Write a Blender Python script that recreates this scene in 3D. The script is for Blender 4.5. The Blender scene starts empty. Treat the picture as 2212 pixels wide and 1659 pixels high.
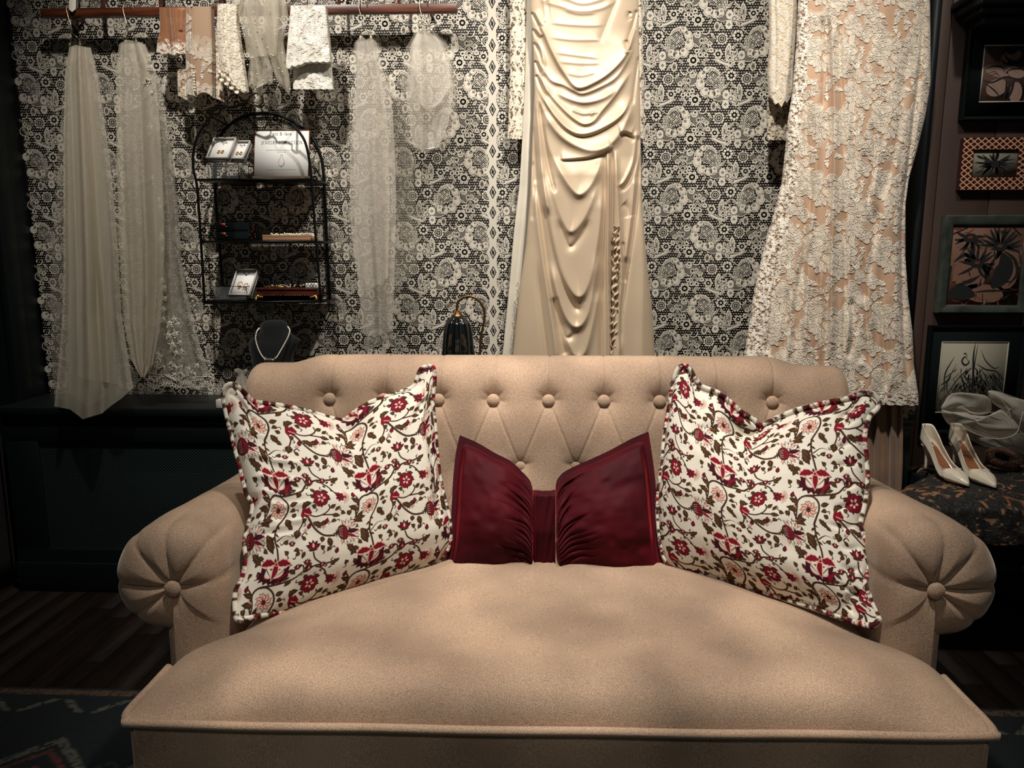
import bpy, math, random
import numpy as np
random.seed(7); rng = np.random.default_rng(7)
PI = math.pi
SC = bpy.context.scene
COL = SC.collection
# ---------------------------------------------------------------- camera
FPX, PITCH, YAW, CAMH = 1600.0, math.radians(9.4), math.radians(2.2), 1.19
cF = np.array([-math.sin(YAW)*math.cos(PITCH), math.cos(YAW)*math.cos(PITCH), -math.sin(PITCH)])
cR = np.array([math.cos(YAW), math.sin(YAW), 0.0]); cU = np.cross(cR, cF)
def at(x, y, Y):
    """point of the vertical plane at depth Y measured from the photograph (arrays allowed)"""
    x = np.asarray(x, float); y = np.asarray(y, float); Y = np.asarray(Y, float)
    d = cF + cR*((x-1106)/FPX)[..., None] - cU*((y-829.5)/FPX)[..., None]
    return np.array([0, 0, CAMH]) + d*(Y/d[..., 1])[..., None]
def atz(x, y, z):
    d = cF + cR*((x-1106)/FPX) - cU*((y-829.5)/FPX)
    return np.array([0, 0, CAMH]) + d*(z-CAMH)/d[2]
cam = bpy.data.cameras.new('camera'); co = bpy.data.objects.new('camera', cam); COL.objects.link(co)
cam.sensor_width = 36; cam.lens = FPX/2212*36; cam.clip_start = 0.05
co.location = (0, 0, CAMH); co.rotation_euler = (PI/2-PITCH, 0, YAW)
SC.camera = co
# ---------------------------------------------------------------- objects
def tag(o, label=None, cat=None, group=None, kind=None):
    for k, v in (('label', label), ('category', cat), ('group', group), ('kind', kind)):
        if v: o[k] = v
    return o
def thing(name, label, cat, loc=(0, 0, 0), group=None):
    o = bpy.data.objects.new(name, None); COL.objects.link(o); o.location = loc
    o.empty_display_size = 0.05
    return tag(o, label, cat, group)
def mesh(name, V, polys, mats, parent=None, smooth=True, midx=None, col=None):
    """polys: list of index lists, or an (n,k) array"""
    V = np.asarray(V, np.float32).reshape(-1, 3)
    me = bpy.data.meshes.new(name)
    if isinstance(polys, np.ndarray):
        n, k = polys.shape; loops = polys.ravel(); starts = np.arange(n)*k; tot = np.full(n, k)
    else:
        tot = np.array([len(p) for p in polys]); starts = np.concatenate(([0], np.cumsum(tot)[:-1])); n = len(polys)
        loops = np.concatenate([np.asarray(p) for p in polys])
    off = np.zeros(3)
    if parent is not None:
        off = np.array(parent_world(parent))
    V = V-off.astype(np.float32)
    me.vertices.add(len(V)); me.vertices.foreach_set('co', V.ravel())
    me.loops.add(len(loops)); me.loops.foreach_set('vertex_index', loops.astype(np.int32))
    me.polygons.add(n); me.polygons.foreach_set('loop_start', starts.astype(np.int32))
    try: me.polygons.foreach_set('loop_total', tot.astype(np.int32))
    except Exception: pass
    if smooth: me.polygons.foreach_set('use_smooth', np.ones(n, bool))
    if not isinstance(mats, (list, tuple)): mats = [mats]
    for m in mats: me.materials.append(m)
    if midx is not None: me.polygons.foreach_set('material_index', np.asarray(midx, np.int32))
    if col is not None:
        a = me.color_attributes.new('Col', 'FLOAT_COLOR', 'POINT')
        c = np.ones((len(V), 4), np.float32); c[:, :3] = np.asarray(col).reshape(-1, 3); a.data.foreach_set('color', c.ravel())
    me.update(calc_edges=True); me.validate()
    o = bpy.data.objects.new(name, me); COL.objects.link(o)
    if parent is not None: o.parent = parent
    return o
def parent_world(p):
    v = np.array(p.location)
    while p.parent is not None:
        p = p.parent; v = v+np.array(p.location)
    return v
class MB:
    def __init__(s): s.V = []; s.F = []; s.M = []; s.n = 0
    def add(s, V, F, m=0):
        V = np.asarray(V, float).reshape(-1, 3)
        s.V.append(V); s.F += [[int(i)+s.n for i in f] for f in F]; s.M += [m]*len(F); s.n += len(V); return s
    def grid(s, P, cu=False, cv=False, m=0, cap=False):
        nv, nu = P.shape[:2]; F = gridf(nv, nu, cu, cv)
        s.add(P.reshape(-1, 3), F, m)
        if cap:
            b = s.n-nv*nu
            s.F.append([b+i for i in range(nu)][::-1]); s.M.append(m)
            s.F.append([b+(nv-1)*nu+i for i in range(nu)]); s.M.append(m)
        return s
    def box(s, a, b, m=0, bev=0.0):
        a = np.array(a, float); b = np.array(b, float)
        a, b = np.minimum(a, b), np.maximum(a, b)
        if bev <= 0:
            V = [(x, y, z) for z in (a[2], b[2]) for x, y in ((a[0], a[1]), (b[0], a[1]), (b[0], b[1]), (a[0], b[1]))]
            return s.add(V, [(3, 2, 1, 0), (4, 5, 6, 7), (0, 1, 5, 4), (1, 2, 6, 5), (2, 3, 7, 6), (3, 0, 4, 7)], m)
        bev = min(bev, *( (b-a)/2.01))
        V = []
        def ring(z, i):
            r = []
            for sx, sy, q in ((a[0], a[1], 2), (b[0], a[1], 3), (b[0], b[1], 0), (a[0], b[1], 1)):
                cx = sx+bev if sx == a[0] else sx-bev; cy = sy+bev if sy == a[1] else sy-bev
                for t in (0, .5, 1):
                    an = (q+t)*PI/2; r.append((cx+math.cos(an)*(bev-i), cy+math.sin(an)*(bev-i), z))
            return r
        R = [ring(a[2], bev), ring(a[2]+bev*.29, bev*.29), ring(a[2]+bev, 0), ring(b[2]-bev, 0), ring(b[2]-bev*.29, bev*.29), ring(b[2], bev)]
        return s.grid(np.array(R), cu=True, m=m, cap=True)
    def tube(s, P, r, n=8, m=0, closed=False, flat=1.0):
        P = np.asarray(P, float); k = len(P)
        if np.isscalar(r): r = np.full(k, r)
        r = np.asarray(r, float)
        T = np.zeros_like(P)
        if closed: T = np.roll(P, -1, 0)-np.roll(P, 1, 0)
        else:
            T[1:-1] = P[2:]-P[:-2]; T[0] = P[1]-P[0]; T[-1] = P[-1]-P[-2]
        T /= np.linalg.norm(T, axis=1)[:, None]+1e-12
        up = np.array([0, 0, 1.]) if abs(T[0][2]) < .9 else np.array([0, 1., 0])
        nrm = np.cross(T[0], up); nrm /= np.linalg.norm(nrm)
        R = []
        a = np.arange(n)/n*2*PI
        for i in range(k):
            nrm = nrm-T[i]*nrm.dot(T[i]); nrm /= np.linalg.norm(nrm)+1e-12
            bn = np.cross(T[i], nrm)
            R.append(P[i]+r[i]*(np.cos(a)[:, None]*nrm+flat*np.sin(a)[:, None]*bn))
        return s.grid(np.array(R), cu=True, cv=closed, m=m, cap=not closed)
    def lathe(s, prof, c=(0, 0, 0), n=24, m=0, ax=2):
        a = np.arange(n)/n*2*PI; pr = np.asarray(prof, float)
        P = np.stack([pr[:, 0][:, None]*np.cos(a), pr[:, 0][:, None]*np.sin(a), np.repeat(pr[:, 1][:, None], n, 1)], -1)
        if ax == 1: P = np.stack([P[..., 0], -P[..., 2], P[..., 1]], -1)
        return s.grid(P+np.array(c), cu=True, m=m, cap=True)
    def ball(s, c, r, n=12, m=0, sq=(1, 1, 1)):
        th = np.linspace(0.02, PI-0.02, n//2+2); a = np.arange(n)/n*2*PI
        P = np.stack([np.sin(th)[:, None]*np.cos(a), np.sin(th)[:, None]*np.sin(a), np.repeat(np.cos(th)[:, None], n, 1)], -1)
        return s.grid(P*r*np.array(sq)+np.array(c), cu=True, m=m, cap=True)
    def build(s, name, mats, parent=None, smooth=True, auto=None):
        V = np.concatenate(s.V) if s.V else np.zeros((0, 3))
        o = mesh(name, V, s.F, mats, parent, smooth, s.M)
        if auto is not None: sharp(o, auto)
        return o
def sharp(o, deg=35):
    o.data.set_sharp_from_angle(angle=math.radians(deg))
    return o
def gridf(nv, nu, cu=False, cv=False):
    i = np.arange(nv if cv else nv-1)[:, None]; j = np.arange(nu if cu else nu-1)[None]
    i2 = (i+1) % nv; j2 = (j+1) % nu
    return np.stack(np.broadcast_arrays(i*nu+j, i*nu+j2, i2*nu+j2, i2*nu+j), -1).reshape(-1, 4)
def gmesh(name, P, mat, parent=None, cu=False, cv=False, col=None, rim=None, flip=False):
    """grid surface; rim=(dx,dy,dz) extrudes the border backwards so the cloth has thickness"""
    nv, nu = P.shape[:2]; F = gridf(nv, nu, cu, cv); V = P.reshape(-1, 3)
    if flip: F = F[:, ::-1]
    if rim is not None:
        b = np.concatenate([np.arange(nu), np.arange(1, nv)*nu+nu-1, (nv-1)*nu+np.arange(nu-1)[::-1], np.arange(1, nv-1)[::-1]*nu])
        n0 = len(V); V = np.concatenate([V, V[b]+np.array(rim)]); k = len(b)
        q = np.arange(k); q2 = (q+1) % k
        G = np.stack([b[q2], b[q], n0+q, n0+q2], -1)
        F = np.concatenate([F, G if not flip else G[:, ::-1]])
        if col is not None: col = np.concatenate([np.asarray(col).reshape(-1, 3), np.asarray(col).reshape(-1, 3)[b]])
    return mesh(name, V, F, mat, parent, True, None, col)
def catmull(P, n=12, closed=False):
    P = np.asarray(P, float); k = len(P)
    if k < 3 and not closed: return P[0]+(P[-1]-P[0])*np.linspace(0, 1, n*(k-1)+1)[:, None]
    idx = lambda i: P[i % k] if closed else (P[i] if 0 <= i < k else (2*P[0]-P[1] if i < 0 else 2*P[-1]-P[-2]))
    out = []; t = np.arange(n)/n
    for i in range(k if closed else k-1):
        p0, p1, p2, p3 = idx(i-1), idx(i), idx(i+1), idx(i+2)
        tt = t[:, None]
        out.append(.5*((2*p1)+(-p0+p2)*tt+(2*p0-5*p1+4*p2-p3)*tt**2+(-p0+3*p1-3*p2+p3)*tt**3))
    if not closed: out.append(P[-1:])
    return np.concatenate(out)
def sstep(a, b, x):
    t = np.clip((x-a)/(b-a), 0, 1); return t*t*(3-2*t)
def polydist(X, Y, C, reach=None):
    """signed distance (positive left of the direction of travel in x-right y-down) and 0..1 position along polyline C"""
    C = np.asarray(C, float); L = np.r_[0, np.cumsum(np.hypot(*np.diff(C, axis=0).T))]; L /= L[-1]
    D = np.full(X.shape, 1e9); S = np.zeros(X.shape); T = np.zeros(X.shape)
    for i in range(len(C)-1):
        a, b = C[i], C[i+1]; d = b-a; l2 = d@d+1e-12
        t = np.clip(((X-a[0])*d[0]+(Y-a[1])*d[1])/l2, 0, 1)
        ex = X-a[0]-t*d[0]; ey = Y-a[1]-t*d[1]; q = ex*ex+ey*ey
        m = q < D; D = np.where(m, q, D)
        S = np.where(m, np.sign(-(d[0]*ey-d[1]*ex)), S); T = np.where(m, L[i]+t*(L[i+1]-L[i]), T)
    return np.sqrt(D)*np.where(S == 0, 1, S), T
def fold(H, X, Y, C, amp, wl, wr, tap=(.12, .12), n=6, sharp_=2.0):
    """adds a ridge (amp>0) or crease (amp<0) along curve C to the height field H; wl/wr = widths left/right"""
    C = catmull(C, n) if len(C) > 2 else np.asarray(C, float)
    R = max(wl, wr)*2.6
    m = (X > C[:, 0].min()-R) & (X < C[:, 0].max()+R) & (Y > C[:, 1].min()-R) & (Y < C[:, 1].max()+R)
    if not m.any(): return H
    d, t = polydist(X[m], Y[m], C)
    w = np.where(d > 0, wl, wr); g = np.exp(-(np.abs(d)/w)**sharp_)
    e = np.ones_like(t)
    if tap[0] > 0: e *= sstep(0, tap[0], t)
    if tap[1] > 0: e *= sstep(0, tap[1], 1-t)
    H[m] += amp*g*e
    return H
def vnoise(X, Y, seed=0):
    """smooth value noise, arrays"""
    r = np.random.default_rng(seed); G = r.random((64, 64))
    xi = np.floor(X).astype(int); yi = np.floor(Y).astype(int); fx = X-xi; fy = Y-yi
    fx = fx*fx*(3-2*fx); fy = fy*fy*(3-2*fy)
    g = lambda a, b: G[a % 64, b % 64]
    return (g(xi, yi)*(1-fx)*(1-fy)+g(xi+1, yi)*fx*(1-fy)+g(xi, yi+1)*(1-fx)*fy+g(xi+1, yi+1)*fx*fy)*2-1
# ---------------------------------------------------------------- materials
def lin(c):
    c = np.asarray(c, float)/255.; return tuple(np.where(c <= .04045, c/12.92, ((c+.055)/1.055)**2.4))
def mat(name, rgb, rough=.6, metal=0, sheen=0, sheen_t=None, var=0, vscale=8, bump=0, bscale=300, alpha=1, trans=0, coat=0,
        attr=False, spec=.5, aniso=0, ior=1.45, stretch=None, sheen_r=.4, dark2=None, det=3, grain=0, gscale=800):
    m = bpy.data.materials.new(name); m.use_nodes = True; nt = m.node_tree; N = nt.nodes; L = nt.links
    b = N['Principled BSDF']; c = (*lin(rgb), 1)
    b.inputs['Base Color'].default_value = c; b.inputs['Roughness'].default_value = rough; b.inputs['Metallic'].default_value = metal
    b.inputs['Specular IOR Level'].default_value = spec; b.inputs['IOR'].default_value = ior
    if sheen: b.inputs['Sheen Weight'].default_value = sheen; b.inputs['Sheen Roughness'].default_value = sheen_r
    if sheen_t: b.inputs['Sheen Tint'].default_value = (*lin(sheen_t), 1)
    if coat: b.inputs['Coat Weight'].default_value = coat; b.inputs['Coat Roughness'].default_value = .08
    if trans: b.inputs['Transmission Weight'].default_value = trans
    if aniso: b.inputs['Anisotropic'].default_value = aniso
    if alpha < 1: b.inputs['Alpha'].default_value = alpha
    tc = N.new('ShaderNodeTexCoord'); src = tc.outputs['Object']
    if stretch:
        mp = N.new('ShaderNodeMapping'); mp.inputs['Scale'].default_value = stretch; L.new(src, mp.inputs['Vector']); src = mp.outputs['Vector']
    base = None
    if attr:
        a = N.new('ShaderNodeVertexColor'); a.layer_name = 'Col'; base = a.outputs['Color']
    if var:
        n = N.new('ShaderNodeTexNoise'); n.inputs['Scale'].default_value = vscale; n.inputs['Detail'].default_value = det
        L.new(src, n.inputs['Vector'])
        r = N.new('ShaderNodeValToRGB'); r.color_ramp.elements[0].position = .3; r.color_ramp.elements[1].position = .7
        lo = dark2 if dark2 else tuple(np.array(rgb)*(1-var)); hi = rgb if dark2 else tuple(np.minimum(255, np.array(rgb)*(1+var*.5)))
        if attr:
            r.color_ramp.elements[0].color = (1-var, 1-var, 1-var, 1); r.color_ramp.elements[1].color = (1, 1, 1, 1)
            mx = N.new('ShaderNodeMix'); mx.data_type = 'RGBA'; mx.blend_type = 'MULTIPLY'; mx.inputs['Factor'].default_value = 1
            L.new(base, mx.inputs['A']); L.new(r.outputs['Color'], mx.inputs['B']); base = mx.outputs['Result']
        else:
            r.color_ramp.elements[0].color = (*lin(lo), 1); r.color_ramp.elements[1].color = (*lin(hi), 1); base = r.outputs['Color']
        L.new(n.outputs['Fac'], r.inputs['Fac'])
    if grain:
        n3 = N.new('ShaderNodeTexNoise'); n3.inputs['Scale'].default_value = gscale; n3.inputs['Detail'].default_value = 1; L.new(src, n3.inputs['Vector'])
        r3 = N.new('ShaderNodeValToRGB'); r3.color_ramp.elements[0].position = .35; r3.color_ramp.elements[1].position = .65
        r3.color_ramp.elements[0].color = (1-grain,)*3+(1,); r3.color_ramp.elements[1].color = (1+grain*.6,)*3+(1,)
        m3 = N.new('ShaderNodeMix'); m3.data_type = 'RGBA'; m3.blend_type = 'MULTIPLY'; m3.inputs['Factor'].default_value = 1; L.new(n3.outputs['Fac'], r3.inputs['Fac'])
        if base is not None: L.new(base, m3.inputs['A'])
        else: m3.inputs['A'].default_value = c
        L.new(r3.outputs['Color'], m3.inputs['B']); base = m3.outputs['Result']
    if base is not None: L.new(base, b.inputs['Base Color'])
    if bump:
        n2 = N.new('ShaderNodeTexNoise'); n2.inputs['Scale'].default_value = bscale; n2.inputs['Detail'].default_value = 2
        L.new(src, n2.inputs['Vector'])
        bp = N.new('ShaderNodeBump'); bp.inputs['Strength'].default_value = bump; bp.inputs['Distance'].default_value = .001
        L.new(n2.outputs['Fac'], bp.inputs['Height']); L.new(bp.outputs['Normal'], b.inputs['Normal'])
    return m
def tulle(name, rgb, dens=.35, edge=.5, fine=900):
    """net fabric: part of the light passes straight through, more threads in the way at grazing angles"""
    m = bpy.data.materials.new(name); m.use_nodes = True; nt = m.node_tree; N = nt.nodes; L = nt.links
    for n in list(N): N.remove(n)
    out = N.new('ShaderNodeOutputMaterial'); mix = N.new('ShaderNodeMixShader'); tr = N.new('ShaderNodeBsdfTransparent')
    df = N.new('ShaderNodeBsdfDiffuse'); tl = N.new('ShaderNodeBsdfTranslucent'); m2 = N.new('ShaderNodeMixShader'); m2.inputs['Fac'].default_value = .35
    df.inputs['Color'].default_value = (*lin(rgb), 1); tl.inputs['Color'].default_value = (*lin(rgb), 1)
    L.new(df.outputs[0], m2.inputs[1]); L.new(tl.outputs[0], m2.inputs[2])
    lw = N.new('ShaderNodeLayerWeight'); lw.inputs['Blend'].default_value = .35
    ma = N.new('ShaderNodeMath'); ma.operation = 'MULTIPLY_ADD'; ma.inputs[1].default_value = edge; ma.inputs[2].default_value = dens
    L.new(lw.outputs['Facing'], ma.inputs[0])
    tc = N.new('ShaderNodeTexCoord'); nz = N.new('ShaderNodeTexNoise'); nz.inputs['Scale'].default_value = 9
    mp = N.new('ShaderNodeMapping'); mp.inputs['Scale'].default_value = (3, 3, .5); L.new(tc.outputs['Object'], mp.inputs['Vector']); L.new(mp.outputs['Vector'], nz.inputs['Vector'])
    m3 = N.new('ShaderNodeMath'); m3.operation = 'MULTIPLY_ADD'; m3.inputs[1].default_value = .25; m3.inputs[2].default_value = -.12
    L.new(nz.outputs['Fac'], m3.inputs[0]); ad = N.new('ShaderNodeMath'); ad.operation = 'ADD'; ad.use_clamp = True
    L.new(ma.outputs[0], ad.inputs[0]); L.new(m3.outputs[0], ad.inputs[1])
    L.new(ad.outputs[0], mix.inputs['Fac']); L.new(tr.outputs[0], mix.inputs[1]); L.new(m2.outputs[0], mix.inputs[2])
    L.new(mix.outputs[0], out.inputs['Surface'])
    return m
# ---------------------------------------------------------------- drawn patterns: lists of (level, colour, outline)
class Pic:
    def __init__(s): s.a = []
    def poly(s, P, c=0, l=0): s.a.append((l, c, np.asarray(P, float))); return s
    def stroke(s, P, w, c=0, l=0, n=6, taper=False, closed=False):
        P = catmull(P, n, closed) if len(P) > 2 else np.asarray(P, float)
        if closed: P = np.concatenate([P, P[:1]])
        T = np.gradient(P, axis=0); T /= np.hypot(T[:, 0], T[:, 1])[:, None]+1e-9; Nn = np.stack([-T[:, 1], T[:, 0]], -1)
        k = len(P); ww = np.full(k, w/2.)
        if taper == 'end': ww = w/2*np.linspace(1, .15, k)
        elif taper: ww = w/2*np.sin(np.linspace(.15, PI-.15, k))
        A = P+Nn*ww[:, None]; B = P-Nn*ww[:, None]
        for i in range(0, k-1, 3):
            j = min(i+3, k-1); s.a.append((l, c, np.concatenate([A[i:j+1], B[i:j+1][::-1]])))
        return s
    def ell(s, c, rx, ry, rot=0, col=0, l=0, n=14):
        a = np.arange(n)/n*2*PI; x = rx*np.cos(a); y = ry*np.sin(a); r = math.radians(rot)
        return s.poly(np.stack([c[0]+x*math.cos(r)-y*math.sin(r), c[1]+x*math.sin(r)+y*math.cos(r)], -1), col, l)
    def leaf(s, a, b, w, col=0, l=0, bend=0, n=8, teeth=0):
        a = np.array(a, float); b = np.array(b, float); t = np.linspace(0, 1, n+1); d = b-a; nn = np.array([-d[1], d[0]])/ (np.hypot(*d)+1e-9)
        c = a+d*t[:, None]+nn*(np.sin(t*PI)*bend)[:, None]; ww = np.sin(t**.8*PI)*w/2
        if teeth: ww = ww*(1+teeth*((np.arange(n+1) % 2)-.5))
        return s.poly(np.concatenate([c+nn*ww[:, None], (c-nn*ww[:, None])[::-1][1:-1]]), col, l)
    def petals(s, c, n, r0, r1, w, col=0, l=0, rot=0, a0=0, a1=360, fn=None):
        for i in range(n):
            a = math.radians(rot+a0+(a1-a0)*(i/(n if a1-a0 >= 360 else max(1, n-1)))); d = np.array([math.cos(a), math.sin(a)])
            m = np.array(c)+d*(r0+r1)/2
            s.ell(m, (r1-r0)/2, w/2, math.degrees(a), col, l, 12)
        return s
    def star(s, c, n, r0, r1, col=0, l=0, rot=0):
        a = np.arange(2*n)/(2*n)*2*PI+math.radians(rot); r = np.where(np.arange(2*n) % 2, r0, r1)
        return s.poly(np.stack([c[0]+r*np.cos(a), c[1]+r*np.sin(a)], -1), col, l)
    def hatch(s, P, gap, w, col=0, l=0, ang=30):
        """diagonal hatch lines clipped to polygon P"""
        P = np.asarray(P, float); r = math.radians(ang); ca, sa = math.cos(r), math.sin(r)
        Q = np.stack([P[:, 0]*ca+P[:, 1]*sa, -P[:, 0]*sa+P[:, 1]*ca], -1)
        y = Q[:, 1].min()+gap/2
        while y < Q[:, 1].max():
            xs = []
            for i in range(len(Q)):
                p, q = Q[i], Q[(i+1) % len(Q)]
                if (p[1] > y) != (q[1] > y): xs.append(p[0]+(y-p[1])/(q[1]-p[1])*(q[0]-p[0]))
            xs.sort()
            for i in range(0, len(xs)-1, 2):
                R = np.array([(xs[i], y-w/2), (xs[i+1], y-w/2), (xs[i+1], y+w/2), (xs[i], y+w/2)])
                s.poly(np.stack([R[:, 0]*ca-R[:, 1]*sa, R[:, 0]*sa+R[:, 1]*ca], -1), col, l)
            y += gap
        return s
    def moved(s, fn):
        o = Pic(); o.a = [(l, c, fn(P)) for l, c, P in s.a]; return o
    def __iadd__(s, o): s.a += o.a; return s
def raster(pic, W, H, ncol, wrap=True, bg=0, scale=1.0):
    """paints the polygons in level order; returns an integer image"""
    w = int(W*scale); h = int(H*scale); im = np.full((h, w), bg, np.int16)
    for l, c, P in sorted(pic.a, key=lambda t: t[0]):
        P = P*scale; x0, y0 = np.floor(P.min(0)).astype(int); x1, y1 = np.ceil(P.max(0)).astype(int)+1
        if not wrap:
            x0 = max(x0, 0); y0 = max(y0, 0); x1 = min(x1, w); y1 = min(y1, h)
        if x1 <= x0 or y1 <= y0: continue
        X, Y = np.meshgrid(np.arange(x0, x1)+.5, np.arange(y0, y1)+.5); ins = np.zeros(X.shape, bool)
        for i in range(len(P)):
            a = P[i]; b = P[i-1]
            if a[1] == b[1]: continue
            cnd = (a[1] > Y) != (b[1] > Y)
            ins ^= cnd & (X < (b[0]-a[0])*(Y-a[1])/(b[1]-a[1])+a[0])
        yy, xx = np.nonzero(ins)
        im[(yy+y0) % h, (xx+x0) % w] = c
    return im
def boxblur(A, r):
    if r < 1: return A
    B = np.zeros_like(A, float)
    for dx in range(-r, r+1): B += np.roll(A, dx, 1)
    C = np.zeros_like(B)
    for dy in range(-r, r+1): C += np.roll(B, dy, 0)
    return C/(2*r+1)**2
def sample(A, X, Y):
    h, w = A.shape[:2]; X = X-.5; Y = Y-.5
    xi = np.floor(X).astype(int); yi = np.floor(Y).astype(int); fx = X-xi; fy = Y-yi
    if A.ndim == 3: fx = fx[..., None]; fy = fy[..., None]
    g = lambda a, b: A[b % h, a % w]
    return g(xi, yi)*(1-fx)*(1-fy)+g(xi+1, yi)*fx*(1-fy)+g(xi, yi+1)*(1-fx)*fy+g(xi+1, yi+1)*fx*fy
# ---- wall lace (cream=0 dark=1 taupe=2), one glide cell 1450 x 700
def lace_cell():
    p = Pic()
    def flower(c, n, R, rr, holes=True):
        p.petals(c, n, R*.2, R, R*.62, 0, 1)
        p.ell(c, R*.5, R*.5, 0, 0, 1)
        p.petals(c, 8, R*.16, R*.36, R*.16, 1, 2)
        if rr: p.petals(c, n, R*.62, R*.82, R*.13, 2, 2)
    # rose
    c = np.array((400, 800)); 
    for (x, y, rx, ry, ro) in ((515, 610, 66, 56, 20), (590, 700, 74, 76, 0), (615, 860, 84, 100, 0), (525, 1000, 88, 84, 0), (395, 1040, 70, 76, 0), (300, 1020, 70, 80, 0)):
        p.ell((x, y), rx+6, ry+6, ro, 1, 2.4); p.ell((x, y), rx, ry, ro, 0, 2.5); p.stroke([(x-rx*.7, y+ry*.2), (x, y+ry*.72), (x+rx*.72, y+ry*.2), (x+rx*.6, y-ry*.5)], 8, 2, 2.7, 4)
        p.ell((x-rx*.3, y-ry*.4), rx*.36, ry*.3, ro, 2, 2.7)
    core = [(262, 715), (330, 655), (420, 620), (475, 690), (485, 765), (520, 820), (455, 885), (390, 885), (335, 925), (278, 900), (268, 820)]
    p.poly(catmull(core, 3, True), 1, 3)
    p.hatch(catmull(core, 3, True), 30, 7, 0, 4, 40); p.hatch([(275, 710), (470, 710), (500, 820), (285, 830)], 34, 8, 0, 4, -45)
    p.stroke(core, 9, 0, 5, 4, closed=True)
    for q in ((290, 740), (380, 695), (430, 740), (420, 800), (385, 840), (325, 880), (330, 780)): p.ell(q, 18, 18, 0, 0, 5, 8); p.ell(q, 7, 7, 0, 1, 6, 6)
    for k, x in enumerate((185, 215, 245)):
        p.stroke([(x+20, 720), (x-4, 790), (x, 880), (x+28, 990)], 14, 0, 3, 3)
    p.leaf((255, 690), (475, 545), 95, 0, 3); p.leaf((280, 672), (440, 570), 44, 1, 4); p.leaf((290, 666), (430, 576), 30, 0, 5); p.stroke([(300, 655), (420, 580)], 5, 1, 6)
    p.leaf((70, 555), (420, 425), 90, 0, 3, bend=-12); p.stroke([(120, 545), (230, 515), (380, 440)], 9, 1, 4, 3); p.stroke([(180, 550), (260, 510)], 9, 1, 4)
    p.stroke([(90, 500), (200, 470), (330, 405)], 12, 0, 3, 4); p.stroke([(95, 590), (180, 650), (260, 700)], 14, 0, 3, 4)
    # scrolls
    p.poly(catmull([(690, 760), (700, 680), (860, 700), (1080, 790), (1000, 860), (800, 880), (720, 850)], 4, True), 1, 1); p.hatch(catmull([(690, 760), (720, 690), (860, 700), (1080, 790), (1000, 860), (800, 880), (720, 850)], 4, True), 25, 6, 0, 2, 38)
    p.stroke([(790, 690), (760, 700), (735, 680), (745, 640), (790, 640), (810, 690), (780, 740), (720, 720), (705, 650), (750, 625)], 24, 0, 3, 5)
    p.stroke([(745, 630), (690, 670), (670, 760), (700, 850), (790, 900)], 14, 0, 3, 5); p.stroke([(660, 880), (760, 900)], 10, 0, 3)
    p.stroke([(960, 560), (985, 620), (940, 680), (870, 680), (830, 640)], 22, 0, 3, 5, True); p.stroke([(820, 570), (870, 600), (850, 640), (810, 640)], 20, 0, 3, 5, True)
    p.leaf((1005, 665), (1090, 780), 46, 0, 3); p.leaf((1025, 690), (1075, 760), 18, 2, 4)
    # trio flower
    for q, r in (((835, 800), -20), ((910, 790), 10), ((990, 850), 60), ((1020, 965), 100), ((925, 1050), 170), ((830, 1045), 200), ((758, 980), 250)):
        p.ell(q, 46, 46, r, 0, 2); p.ell(q, 20, 24, r, 2 if r in (10, 60, 100) else 1, 3); 
    p.ell((885, 925), 90, 92, 0, 0, 3); p.ell((885, 922), 78, 74, 0, 1, 4, 10); p.stroke([(810, 960), (850, 1010), (890, 985), (940, 1010), (970, 960)], 9, 1, 5, 4)
    for q in ((882, 890), (845, 945), (920, 945)):
        p.star(q, 4, 25, 36, 0, 5); p.petals(q, 4, 3, 22, 13, 1, 6, 45)
    # sun flower
    c = (1210, 770); p.petals(c, 9, 40, 108, 62, 0, 2); p.ell(c, 78, 78, 0, 0, 2); p.petals(c, 9, 66, 84, 12, 2, 3, 20)
    p.ell(c, 66, 66, 0, 1, 3, 18); p.ell(c, 58, 58, 0, 0, 4, 18); p.ell(c, 46, 46, 0, 1, 5, 12); p.stroke([(1210, 740), (1210, 800)], 9, 0, 6); p.stroke([(1180, 770), (1240, 770)], 9, 0, 6)
    flower((1500, 715), 8, 100, 0); flower((1150, 1035), 6, 92, 1); flower((760, 440), 6, 118, 1)
    p.ell((1420, 425), 62, 58, 0, 0, 2); p.petals((1420, 425), 8, 20, 50, 20, 1, 3)
    # eye leaf
    p.leaf((1350, 840), (1310, 1185), 112, 0, 3); p.leaf((1345, 890), (1315, 1130), 62, 1, 4); p.leaf((1342, 905), (1318, 1115), 44, 0, 5); p.ell((1330, 1010), 11, 52, 5, 1, 6)
    p.leaf((1390, 945), (1510, 830), 50, 0, 3, bend=8); p.leaf((1410, 930), (1500, 845), 24, 2, 4, bend=8)
    p.leaf((1640, 945), (1530, 830), 50, 0, 3, bend=-8); p.leaf((1620, 930), (1540, 845), 24, 2, 4, bend=-8)
    for a, b in (((875, 1135), (1010, 1135)), ((855, 1150), (925, 1245)), ((895, 375), (1030, 365)), ((1105, 395), (1240, 345)), ((950, 500), (1025, 420))):
        p.leaf(a, b, 50, 0, 3); p.leaf((a[0]*.85+b[0]*.15, a[1]*.85+b[1]*.15), (a[0]*.15+b[0]*.85, a[1]*.15+b[1]*.85), 26, 2, 4)
    hp = catmull([(1040, 250), (1220, 200), (1300, 260), (1250, 350), (1300, 440), (1230, 480), (1120, 440), (1060, 370)], 3, True)
    p.poly(hp, 1, 1); p.hatch(hp, 25, 6, 0, 2, 30); p.stroke([(1040, 260), (1045, 350), (1100, 430), (1200, 470), (1290, 450)], 11, 0, 3, 5)
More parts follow.
